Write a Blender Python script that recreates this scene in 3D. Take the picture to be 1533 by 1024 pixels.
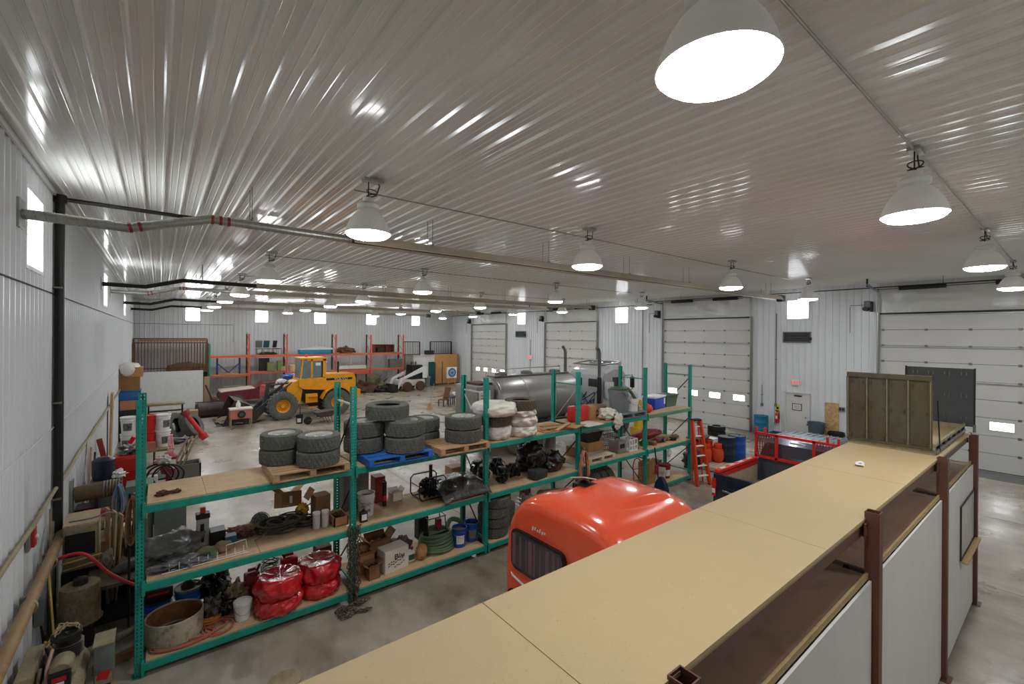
import bpy, bmesh, math, random
from mathutils import Vector, Matrix, Euler, noise
R_ = random.Random(7)
PI = math.pi
for o in list(bpy.data.objects): bpy.data.objects.remove(o)
SC = bpy.context.scene; COL = SC.collection

# ---------------------------------------------------------------- camera, world, exposure
cd = bpy.data.cameras.new('camera'); cam = bpy.data.objects.new('camera', cd); COL.objects.link(cam)
cd.sensor_fit = 'HORIZONTAL'; cd.sensor_width = 36; cd.lens = 36*672/1533.
cd.shift_y = -9.5/1533.; cd.clip_start = .05; cd.clip_end = 200
YAW = math.radians(38.2)
cam.location = (0, 0, 4.5)
cam.rotation_euler = (Euler((PI/2, 0, -YAW)).to_matrix() @ Matrix.Rotation(math.radians(.4), 3, 'Z')).to_euler()
SC.camera = cam
w = bpy.data.worlds.new('overcast_sky'); SC.world = w; w.use_nodes = True
w.node_tree.nodes['Background'].inputs[0].default_value = (.93, .97, 1, 1)
w.node_tree.nodes['Background'].inputs[1].default_value = 10.0
SC.view_settings.view_transform = 'Standard'; SC.view_settings.look = 'None'
SC.view_settings.gamma = 1; SC.view_settings.use_curve_mapping = False
SC.view_settings.exposure = 1.02
LAMP = 34.0

# ---------------------------------------------------------------- materials
def lin(c):
    r = []
    for v in c[:3]:
        v = v/255.; r.append(v/12.92 if v <= .04045 else ((v+.055)/1.055)**2.4)
    return (*r, 1)
MATS = {}
def mat(name, col, rough=.6, metal=0., var=.12, scale=6., bump=.0, bscale=60., col2=None, dirt=0., coat=0., emit=0., trans=0., stretch=(1, 1, 1), spec=.5, dscale=0, dlo=.52):
    if name in MATS: return MATS[name]
    m = bpy.data.materials.new(name); m.use_nodes = True; MATS[name] = m
    nt = m.node_tree; n = nt.nodes; l = nt.links; b = n['Principled BSDF']
    b.inputs['Roughness'].default_value = rough; b.inputs['Metallic'].default_value = metal
    b.inputs['Coat Weight'].default_value = coat; b.inputs['Coat Roughness'].default_value = .08
    b.inputs['Specular IOR Level'].default_value = spec
    c = lin(col); c2 = lin(col2) if col2 else tuple(max(0, v*(1-var)) for v in c[:3]) + (1,)
    tc = n.new('ShaderNodeTexCoord'); mp = n.new('ShaderNodeMapping'); l.new(tc.outputs['Object'], mp.inputs[0])
    mp.inputs['Scale'].default_value = stretch
    nz = n.new('ShaderNodeTexNoise'); nz.inputs['Scale'].default_value = scale; nz.inputs['Detail'].default_value = 6
    nz.inputs['Roughness'].default_value = .65; l.new(mp.outputs[0], nz.inputs['Vector'])
    rp = n.new('ShaderNodeValToRGB'); l.new(nz.outputs['Fac'], rp.inputs[0])
    rp.color_ramp.elements[0].position = .35; rp.color_ramp.elements[1].position = .65
    rp.color_ramp.elements[0].color = c2; rp.color_ramp.elements[1].color = c
    out = rp.outputs[0]
    if dirt > 0:
        n2 = n.new('ShaderNodeTexNoise'); n2.inputs['Scale'].default_value = dscale or scale*3.1; n2.inputs['Detail'].default_value = 8
        l.new(mp.outputs[0], n2.inputs['Vector'])
        r2 = n.new('ShaderNodeValToRGB'); r2.color_ramp.elements[0].position = dlo; r2.color_ramp.elements[1].position = min(1, dlo+(.2 if not dscale else .04))
        r2.color_ramp.elements[0].color = (0, 0, 0, 1); r2.color_ramp.elements[1].color = (dirt, dirt, dirt, 1)
        l.new(n2.outputs['Fac'], r2.inputs[0])
        mx = n.new('ShaderNodeMixRGB'); l.new(r2.outputs[0], mx.inputs[0]); l.new(out, mx.inputs[1])
        mx.inputs[2].default_value = (.06, .045, .03, 1); out = mx.outputs[0]
    l.new(out, b.inputs['Base Color'])
    if bump > 0:
        n3 = n.new('ShaderNodeTexNoise'); n3.inputs['Scale'].default_value = bscale; n3.inputs['Detail'].default_value = 4
        l.new(mp.outputs[0], n3.inputs['Vector'])
        bp = n.new('ShaderNodeBump'); bp.inputs['Strength'].default_value = bump; bp.inputs['Distance'].default_value = .02
        l.new(n3.outputs['Fac'], bp.inputs['Height']); l.new(bp.outputs[0], b.inputs['Normal'])
    if emit > 0:
        b.inputs['Emission Color'].default_value = c; b.inputs['Emission Strength'].default_value = emit
    if trans > 0:
        tr = n.new('ShaderNodeBsdfTransparent'); ms = n.new('ShaderNodeMixShader'); ms.inputs[0].default_value = trans
        l.new(b.outputs[0], ms.inputs[1]); l.new(tr.outputs[0], ms.inputs[2]); l.new(ms.outputs[0], n['Material Output'].inputs[0])
    return m
ceil_m = mat('ceiling_white_steel', (224, 223, 218), .13, 0, .04, .35, .003, 5, spec=1.0)
wall_m = mat('wall_white_steel', (222, 225, 226), .3, 0, .05, .5, .012, 8, spec=.6)
door_m = mat('door_grey_steel', (206, 205, 200), .42, 0, .05, 1.2)
teal = mat('teal_rack_paint', (16, 150, 132), .42, 0, .2, 3, dirt=.25)
green_d = mat('dark_teal_paint', (18, 84, 76), .5)
orange_r = mat('orange_rack_paint', (214, 92, 62), .5, 0, .2, 3)
galv = mat('galvanised_steel', (172, 172, 166), .35, .75, .2, 8)
steel = mat('dull_steel', (132, 130, 124), .4, .8, .2, 8)
chrome = mat('polished_metal', (215, 215, 212), .15, 1, .05, 4)
dark_st = mat('dark_steel_pipe', (42, 40, 38), .45, .4)
black = mat('black_plastic', (22, 22, 23), .45, 0, .2)
blackg = mat('glossy_black', (14, 14, 15), .18, 0, .2, coat=.4)
rubber = mat('tyre_rubber', (98, 99, 91), .85, 0, .3, 9, .3, 80)
rubber_b = mat('brown_dusty_tyre_rubber', (92, 84, 66), .9, 0, .3, 9, .3, 80)
plywood = mat('plywood_deck', (190, 160, 122), .75, 0, .12, 2.2, .1, 60, dirt=.3, stretch=(1, 4, 1))
mdf = mat('tan_particle_board', (188, 164, 122), .62, 0, .06, 1.2, .12, 140, dirt=.45, dscale=75, dlo=.685)
mdf_e = mat('board_edge', (176, 150, 104), .8, 0, .2, 30)
wood = mat('pallet_wood', (184, 150, 112), .8, 0, .25, 4, .15, 60, stretch=(1, 5, 5), dirt=.3)
wood_o = mat('orange_wood', (192, 150, 110), .7, 0, .25, 4, .1, 60, stretch=(1, 6, 1))
wood_b = mat('brown_stained_wood', (112, 76, 48), .7, 0, .3, 5, stretch=(1, 1, 4))
brown_st = mat('brown_painted_steel', (104, 66, 50), .5, 0, .15, 3)
brown_sh = mat('brown_shelf_board', (160, 132, 110), .6, 0, .2, 1.6, .05, 40, dirt=.35)
whitep = mat('white_wall_panel', (214, 212, 206), .5, 0, .06, 1.2, stretch=(4, 1, .6))
white = mat('white_plastic', (226, 226, 222), .45, 0, .06, 4)
whited = mat('dirty_white_paint', (206, 204, 196), .5, 0, .15, 5, dirt=.35)
card = mat('cardboard', (178, 132, 84), .85, 0, .12, 5)
card_d = mat('dark_cardboard', (138, 100, 62), .9, 0, .15, 5)
card_w = mat('white_cardboard', (214, 206, 190), .8, 0, .08, 5)
blue = mat('blue_plastic', (22, 76, 164), .4, 0, .12)
blue_d = mat('dark_blue_steel', (28, 56, 110), .4, 0, .15)
blue_p = mat('blue_pallet_paint', (30, 104, 190), .65, 0, .25, 6, dirt=.2)
red = mat('red_paint', (196, 34, 30), .4, 0, .15)
red_d = mat('dark_red_paint', (140, 40, 42), .5, 0, .2)
redfilm = mat('red_plastic_film', (206, 26, 34), .16, 0, .25, 5, .6, 12, coat=.6)
whitefilm = mat('white_plastic_bag', (214, 210, 198), .4, 0, .08, 5, .5, 12)
blackfilm = mat('black_bag_film', (20, 20, 22), .2, 0, .3, 6, .6, 14, coat=.4)
greyfilm = mat('grey_tarp', (98, 98, 96), .38, 0, .3, 5, .4, 14)
truck_o = mat('orange_red_truck_paint', (240, 90, 54), .2, 0, .04, 1.2, coat=.7)
yellow = mat('yellow_machine_paint', (232, 158, 22), .42, 0, .12, 3, dirt=.12)
orange = mat('bright_orange', (226, 72, 34), .5, 0, .12)
navy = mat('navy_vehicle_paint', (26, 36, 52), .2, 0, .1, coat=.6)
glassd = mat('tinted_glass', (66, 60, 66), .08, 0, .25, 3, coat=.5, stretch=(1, 6, .2))
glassl = mat('cab_glass', (120, 134, 138), .06, 0, .3, 2, spec=.8)
grn = mat('green_plastic', (52, 92, 62), .5)
grn_h = mat('green_hose', (84, 112, 78), .5, 0, .2)
greyp = mat('grey_plastic', (116, 122, 122), .55, 0, .1)
greym = mat('grey_machine_paint', (104, 112, 106), .5, 0, .2, dirt=.2)
tanm = mat('tan_dusty_paint', (156, 144, 112), .6, 0, .2, 5, dirt=.35)
rust = mat('rusty_steel', (96, 66, 48), .8, .2, .4, 9)
rope_y = mat('yellow_rope', (206, 176, 92), .8, 0, .2)
cord_o = mat('salmon_cord', (196, 126, 100), .6, 0, .2)
cord_bl = mat('blue_cord', (48, 128, 164), .5, 0, .2)
silver = mat('silver_tank_metal', (150, 148, 144), .36, .45, .12, 1.4)
sheetm = mat('clear_poly_sheet', (200, 200, 194), .28, 0, .06, 1.2, .5, 2.5, spec=.7)
teal_d = mat('teal_door_paint', (30, 84, 88), .5)
barrel_b = mat('blue_barrel_plastic', (26, 118, 150), .45, 0, .1)
burlap = mat('burlap', (158, 128, 98), .9, 0, .25, 9, .3, 60)
osb = mat('osb_board', (214, 176, 122), .8, 0, .45, 11, .1, 60)
olive = mat('olive_checker_steel', (88, 88, 76), .38, .4, .35, 3.0, .3, 130, col2=(86, 76, 50), dirt=.45, stretch=(1, 1, .5))
steeldk = mat('dark_checker_steel', (76, 78, 78), .45, .4, .2, 3, .35, 130)
concrete = mat('concrete_apron', (150, 146, 138), .5)
lens_m = mat('lit_lamp_lens', (250, 252, 255), .4, emit=LAMP)
exit_m = mat('exit_red_letters', (230, 40, 34), .5, emit=.5)
sash = mat('window_sash_white', (226, 226, 224), .4)
# window pane: mostly clear sheet
pane_m = bpy.data.materials.new('window_pane'); pane_m.use_nodes = True
_n = pane_m.node_tree.nodes; _l = pane_m.node_tree.links; _n.remove(_n['Principled BSDF'])
_t = _n.new('ShaderNodeBsdfTransparent'); _g = _n.new('ShaderNodeBsdfGlossy'); _g.inputs['Roughness'].default_value = .03
_m = _n.new('ShaderNodeMixShader'); _m.inputs[0].default_value = .05
_l.new(_t.outputs[0], _m.inputs[1]); _l.new(_g.outputs[0], _m.inputs[2]); _l.new(_m.outputs[0], _n['Material Output'].inputs[0])
# concrete floor: trowelled, stained, damp shine far away from stains of its own
def floor_material():
    m = bpy.data.materials.new('trowelled_concrete'); m.use_nodes = True; n = m.node_tree.nodes; l = m.node_tree.links
    b = n['Principled BSDF']; tc = n.new('ShaderNodeTexCoord')
    def nz(s, d, st=(1, 1, 1)):
        mp = n.new('ShaderNodeMapping'); mp.inputs['Scale'].default_value = st; l.new(tc.outputs['Object'], mp.inputs[0])
        q = n.new('ShaderNodeTexNoise'); q.inputs['Scale'].default_value = s; q.inputs['Detail'].default_value = d
        q.inputs['Roughness'].default_value = .6; l.new(mp.outputs[0], q.inputs['Vector']); return q.outputs['Fac']
    r = n.new('ShaderNodeValToRGB'); l.new(nz(.22, 7), r.inputs[0]); e = r.color_ramp.elements
    e[0].position = .36; e[0].color = lin((148, 136, 116)); e[1].position = .62; e[1].color = lin((172, 165, 152))
    r2 = n.new('ShaderNodeValToRGB'); l.new(nz(1.7, 9, (1, .5, 1)), r2.inputs[0]); e = r2.color_ramp.elements
    e[0].position = .3; e[0].color = lin((128, 118, 102)); e[1].position = .6; e[1].color = (1, 1, 1, 1)
    mx = n.new('ShaderNodeMixRGB'); mx.blend_type = 'MULTIPLY'; mx.inputs[0].default_value = .65
    l.new(r.outputs[0], mx.inputs[1]); l.new(r2.outputs[0], mx.inputs[2]); l.new(mx.outputs[0], b.inputs['Base Color'])
    rr = n.new('ShaderNodeMapRange'); l.new(nz(.5, 5), rr.inputs[0]); rr.inputs[1].default_value = .35; rr.inputs[2].default_value = .65
    rr.inputs[3].default_value = .2; rr.inputs[4].default_value = .5; l.new(rr.outputs[0], b.inputs['Roughness'])
    bp = n.new('ShaderNodeBump'); bp.inputs['Strength'].default_value = .25; bp.inputs['Distance'].default_value = .02
    l.new(nz(3, 6), bp.inputs['Height']); l.new(bp.outputs[0], b.inputs['Normal'])
    return m
floor_m = floor_material()

# ---------------------------------------------------------------- mesh helpers
class M:
    def __init__(s): s.b = bmesh.new()
    def box(s, c, d, rot=(0, 0, 0), bev=0.):
        mt = Matrix.Translation(c) @ Euler(rot).to_matrix().to_4x4() @ Matrix.Diagonal((d[0], d[1], d[2], 1))
        g = bmesh.ops.create_cube(s.b, size=1, matrix=mt)
        if bev > 0:
            es = {e for v in g['verts'] for e in v.link_edges}
            bmesh.ops.bevel(s.b, geom=list(es), offset=min(bev, .45*min(d)), segments=2, affect='EDGES', profile=.5)
        return s
    def ring(s, c, x, y, r, n):
        return [s.b.verts.new(c + x*(r*math.cos(2*PI*i/n)) + y*(r*math.sin(2*PI*i/n))) for i in range(n)]
    def _skin(s, rings, closed=False, caps=True):
        n = len(rings[0]); m = len(rings)
        for a in range(m if closed else m-1):
            A, B = rings[a], rings[(a+1) % m]
            for i in range(n):
                j = (i+1) % n
                try: s.b.faces.new((A[i], A[j], B[j], B[i]))
                except ValueError: pass
        if caps and not closed:
            s.b.faces.new(rings[0][::-1]); s.b.faces.new(rings[-1])
    def cyl(s, p0, p1, r0, r1=None, n=16, caps=True):
        return s.tube([p0, p1], r0, n, r1=r1, caps=caps)
    def tube(s, pts, r, n=8, closed=False, r1=None, caps=True):
        P = [Vector(p) for p in pts]; m = len(P); rings = []; prev = None
        for i in range(m):
            if closed: t = P[(i+1) % m] - P[i-1]
            else: t = P[min(i+1, m-1)] - P[max(i-1, 0)]
            if t.length < 1e-9: t = Vector((0, 0, 1))
            t.normalize()
            if prev is None:
                x = t.orthogonal().normalized()
            else:
                x = prev - t*prev.dot(t)
                x = x.normalized() if x.length > 1e-6 else t.orthogonal().normalized()
            prev = x; y = t.cross(x)
            rr = r if r1 is None else r + (r1-r)*i/(m-1)
            rings.append(s.ring(P[i], x, y, rr, n))
        s._skin(rings, closed, caps); return s
    def lathe(s, prof, n=32, o=(0, 0, 0), axis='Z', caps=False, closed=False):
        o = Vector(o); ax = {'Z': (Vector((1, 0, 0)), Vector((0, 1, 0)), Vector((0, 0, 1))),
                             'X': (Vector((0, 1, 0)), Vector((0, 0, 1)), Vector((1, 0, 0))),
                             'Y': (Vector((0, 0, 1)), Vector((1, 0, 0)), Vector((0, 1, 0)))}[axis]
        rings = [s.ring(o + ax[2]*z, ax[0], ax[1], max(r, 1e-4), n) for r, z in prof]
        s._skin(rings, closed, caps); return s
    def prism(s, poly, a, b, plane='XZ'):
        # poly in the plane, extruded from a to b along the third axis
        f = {'XZ': lambda u, v, w_: (u, w_, v), 'XY': lambda u, v, w_: (u, v, w_), 'YZ': lambda u, v, w_: (w_, u, v)}[plane]
        A = [s.b.verts.new(f(u, v, a)) for u, v in poly]; B = [s.b.verts.new(f(u, v, b)) for u, v in poly]
        n = len(poly); s.b.faces.new(A); s.b.faces.new(B[::-1])
        for i in range(n): s.b.faces.new((A[i], B[i], B[(i+1) % n], A[(i+1) % n]))
        return s
    def loft(s, secs, caps=True, closed=False):
        rings = [[s.b.verts.new(p) for p in sec] for sec in secs]; s._skin(rings, closed, caps); return s
    def lump(s, c, d, amp=.15, freq=2.5, sub=3, seed=0, floor=None, rot=0):
        g = bmesh.ops.create_icosphere(s.b, subdivisions=sub, radius=1)
        cr, sr = math.cos(rot), math.sin(rot)
        for v in g['verts']:
            p = v.co.copy(); q = p*freq + Vector((seed*3.7, seed*1.3, seed*7.1))
            k = 1 + amp*(noise.noise(q)*1.2 + abs(noise.noise(q*2.3))*1.0 - .35)
            x, y, z = p.x*k*d[0], p.y*k*d[1], p.z*k*d[2]
            if floor is not None and c[2]+z < floor: z = floor-c[2]
            v.co = Vector((c[0]+x*cr-y*sr, c[1]+x*sr+y*cr, c[2]+z))
        return s
    def go(s, name, m, par=None, smooth=.6, loc=None, rot=None):
        bmesh.ops.recalc_face_normals(s.b, faces=s.b.faces)
        me = bpy.data.meshes.new(name); s.b.to_mesh(me); s.b.free()
        if smooth:
            me.polygons.foreach_set('use_smooth', [True]*len(me.polygons)); me.set_sharp_from_angle(angle=smooth)
        me.materials.append(m)
        o = bpy.data.objects.new(name, me); COL.objects.link(o); o.parent = par
        if loc: o.location = loc
        if rot: o.rotation_euler = rot
        return o
def sp(P, n=7):
    P = [Vector(p) for p in P]; Q = [P[0]] + P + [P[-1]]; out = []
    for i in range(1, len(Q)-2):
        a, b, c, d = Q[i-1:i+3]
        for k in range(n):
            t = k/n; out.append(.5*((2*b)+(c-a)*t+(2*a-5*b+4*c-d)*t*t+(3*b-a-3*c+d)*t**3))
    return out + [P[-1]]
def inst(o, par, loc=None, rot=None, name=None, scale=None):
    c = o.copy()
    COL.objects.link(c); c.parent = par
    if loc is not None: c.location = loc
    if rot is not None: c.rotation_euler = rot
    if scale is not None: c.scale = scale
    return c
def E(name, label, cat, loc=(0, 0, 0), rz=0, group=None, rot=None):
    o = bpy.data.objects.new(name, None); COL.objects.link(o); o.empty_display_size = .1
    o.location = loc; o.rotation_euler = rot if rot else (0, 0, rz); o['label'] = label; o['category'] = cat
    if group: o['group'] = group
    return o
def tag(o, label, cat, group=None):
    o['label'] = label; o['category'] = cat
    if group: o['group'] = group
    return o
def struct(o):
    o['kind'] = 'structure'; return o
def tree(o, loc, rz=None, label=None, group=None, rot=None, scale=None):
    def cp(a, p):
        c = a.copy(); COL.objects.link(c); c.parent = p
        for ch in KIDS.get(a.name, [q for q in a.children]): cp(ch, c)
        return c
    r = cp(o, None); r.location = loc
    if rz is not None: r.rotation_euler = (0, 0, rz)
    if rot is not None: r.rotation_euler = rot
    if label: r['label'] = label
    if group: r['group'] = group
    if scale: r.scale = scale
    return r
KIDS = {}
def text(s, size, m, par, loc, rot, name='lettering', ext=.002, align='CENTER', sx=1):
    c = bpy.data.curves.new(name, 'FONT'); c.body = s; c.size = size; c.extrude = ext; c.align_x = align; c.align_y = 'CENTER'
    c.resolution_u = 3
    t = bpy.data.objects.new('tmp', c); COL.objects.link(t)
    me = bpy.data.meshes.new_from_object(t); bpy.data.objects.remove(t); bpy.data.curves.remove(c)
    me.materials.clear(); me.materials.append(m)
    o = bpy.data.objects.new(name, me); COL.objects.link(o); o.parent = par; o.location = loc; o.rotation_euler = rot; o.scale = (sx, 1, 1)
    return o
FACE_W = (PI/2, 0, -PI/2)   # text facing -X
FACE_S = (PI/2, 0, 0)       # text facing -Y
# ================================================================ SETTING
XL, XR, YB, YS, ZC = -1.32, 22.3, 37.7, -3.2, 6.72
struct(M().box(((XL+XR)/2, (YB+YS)/2, -.1), (XR-XL+.4, YB-YS+.4, .2)).go('floor', floor_m, smooth=0))
_fl = bpy.data.objects['floor']
for i, (a, b) in enumerate([((11.9, YS), (11.9, 7)), ((XL, 16), (XR, 16)), ((XL, 26), (XR, 26)), ((16.5, YS), (16.5, 16)), ((6, 7), (6, YB))]):
    M().box(((a[0]+b[0])/2, (a[1]+b[1])/2, .0008), (abs(b[0]-a[0])+.012, abs(b[1]-a[1])+.012, .0016)).go('control_joint', dark_st, _fl, 0)
# ribbed sheet steel
PITCH = .249
def hgt(u):
    f = (u/PITCH) % 1.0
    if f < .10: return 0
    if f < .165: return .033*(f-.10)/.065
    if f < .235: return .033
    if f < .30: return .033*(1-(f-.235)/.065)
    if .49 < f < .55 or .80 < f < .86: return .006
    return 0
BR = [.10, .165, .235, .30, .48, .50, .54, .56, .79, .81, .85, .87]
def sheet(name, par, O, U, V, N, u0, u1, v0, v1, m, off=0.):
    us = [u0]
    k = int(math.floor(u0/PITCH))
    while k*PITCH < u1:
        for f in BR:
            u = (k+f)*PITCH
            if u0+1e-4 < u < u1-1e-4: us.append(u)
        k += 1
    us.append(u1)
    O, U, V, N = map(Vector, (O, U, V, N)); vs = []; fs = []
    for u in us:
        h = hgt(u) + off
        vs.append(O+U*u+V*v0+N*h); vs.append(O+U*u+V*v1+N*h)
    for i in range(len(us)-1): fs.append((2*i, 2*i+2, 2*i+3, 2*i+1))
    me = bpy.data.meshes.new(name); me.from_pydata(vs, [], fs); me.materials.append(m)
    if (vs[2]-vs[0]).cross(vs[1]-vs[0]).dot(N) < 0: pass
    o = bpy.data.objects.new(name, me); COL.objects.link(o); o.parent = par
    return o
def free(v0, v1, cuts):
    iv = [(v0, v1)]
    for a, b in cuts:
        nv = []
        for x, y in iv:
            if b <= x or a >= y: nv.append((x, y)); continue
            if a > x: nv.append((x, a))
            if b < y: nv.append((b, y))
        iv = nv
    return iv
def wall(name, O, U, V, N, u0, u1, v0, v1, opens, m, th=.16):
    O, U, V, N = map(Vector, (O, U, V, N))
    edges = sorted({u0, u1} | {e for o in opens for e in o[:2] if u0 < e < u1})
    mb = M()
    for a, b in zip(edges, edges[1:]):
        mid = (a+b)/2; cuts = [(o[2], o[3]) for o in opens if o[0] <= mid <= o[1]]
        for x, y in free(v0, v1, cuts):
            c = O + U*mid + V*((x+y)/2) - N*(th/2+.002)
            d = [abs(U[i])*(b-a) + abs(V[i])*(y-x) + abs(N[i])*th for i in range(3)]
            mb.box(c, d)
    root = struct(mb.go(name, wall_m, smooth=0))
    cols = []; u = u0
    while u < u1 - 1e-6:
        nx = min(u1, (math.floor(u/(4*PITCH)+1e-6)+1)*4*PITCH); cols.append((u, nx)); u = nx
    for a, b in cols:
        es = sorted({a, b} | {e for o in opens for e in o[:2] if a < e < b})
        for p, q in zip(es, es[1:]):
            if q-p < .005: continue
            mid = (p+q)/2; cuts = [(o[2], o[3]) for o in opens if o[0] <= mid <= o[1]]
            for x, y in free(v0, v1, cuts):
                sheet('panel', root, O, U, V, N, p, q, x, y, m)
    return root
WIN = [0]
def window(O, U, V, N, u0, u1, v0, v1):
    WIN[0] += 1; O, U, V, N = map(Vector, (O, U, V, N)); mb = M(); t = .05
    for a, b, c_, d_ in [(u0, u1, v0, v0+t), (u0, u1, v1-t, v1), (u0, u0+t, v0+t, v1-t), (u1-t, u1, v0+t, v1-t)]:
        c = O+U*((a+b)/2)+V*((c_+d_)/2) - N*.05
        mb.box(c, [abs(U[i])*(b-a)+abs(V[i])*(d_-c_)+abs(N[i])*.16 for i in range(3)])
    r = struct(mb.go('window_%d' % WIN[0], sash, smooth=0))
    c = O+U*((u0+u1)/2)+V*((v0+v1)/2)-N*.09
    M().box(c, [abs(U[i])*(u1-u0-2*t)+abs(V[i])*(v1-v0-2*t)+abs(N[i])*.006 for i in range(3)]).go('pane', pane_m, r, 0)
X3, Y3, Z3 = (1, 0, 0), (0, 1, 0), (0, 0, 1)
LW = [(8.07, 9.12, 5.30, 6.35), (18.05, 19.2, 5.3, 6.33), (28.0, 29.1, 5.3, 6.33)]
RW = [(7.36, 8.28, 5.3, 6.2), (16.96, 17.98, 5.3, 6.3), (26.64, 27.63, 5.36, 6.33)]
BWX = [(1.39, 2.26), (5.54, 6.45), (9.66, 10.6), (13.83, 14.77), (18.0, 18.87)]
DOORS = [(28.98, 34.03), (19.35, 24.25), (9.8, 14.5), (-.1, 4.92)]
PD = (7.36, 8.27, 0, 2.02)
wl = wall('wall_left', (XL, 0, 0), Y3, Z3, X3, YS, YB, 0, ZC, LW, wall_m)
for a in LW: window((XL, 0, 0), Y3, Z3, X3, *a)
ro = RW + [(a, b, 0, 5.45) for a, b in DOORS] + [PD]
wr = wall('wall_right', (XR, 0, 0), Y3, Z3, (-1, 0, 0), YS, YB, 0, ZC, ro, wall_m)
for a in RW: window((XR, 0, 0), Y3, Z3, (-1, 0, 0), *a)
bo = [(a, b, 5.33, 6.3) for a, b in BWX]
wb = wall('wall_back', (0, YB, 0), X3, Z3, (0, -1, 0), XL, XR, 0, ZC, bo, wall_m)
for a in bo: window((0, YB, 0), X3, Z3, (0, -1, 0), *a)
wall('wall_front', (0, YS, 0), X3, Z3, (0, 1, 0), XL, XR, 0, ZC, [], wall_m)
# ceiling: ribs run away from the camera
cl = struct(M().box(((XL+XR)/2, (YB+YS)/2, ZC+.12), (XR-XL+.4, YB-YS+.4, .2)).go('ceiling', wall_m, smooth=0))
u = XL
while u < XR-1e-6:
    nx = min(XR, (math.floor(u/(4*PITCH)+1e-6)+1)*4*PITCH)
    for a, b in ((YS, 15.2), (15.2, YB)):
        sheet('panel', cl, (0, 0, ZC), X3, Y3, (0, 0, -1), u, nx, a, b, ceil_m, .002 if a == YS else 0)
    u = nx
struct(M().prism([(YS, ZC-.0), (YB, ZC-.0), (YB, ZC-.09), (YS, ZC-.09)], XL+.025, XL+.055, 'YZ').go('trim_1', wall_m, smooth=0))
struct(M().prism([(YS, ZC), (YB, ZC), (YB, ZC-.06), (YS, ZC-.06)], XR-.055, XR-.025, 'YZ').go('trim_2', wall_m, smooth=0))
struct(M().box((XL+.04, (YS+YB)/2, 3.02), (.012, YB-YS, .012)).go('trim_3', wall_m, smooth=0))
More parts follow.
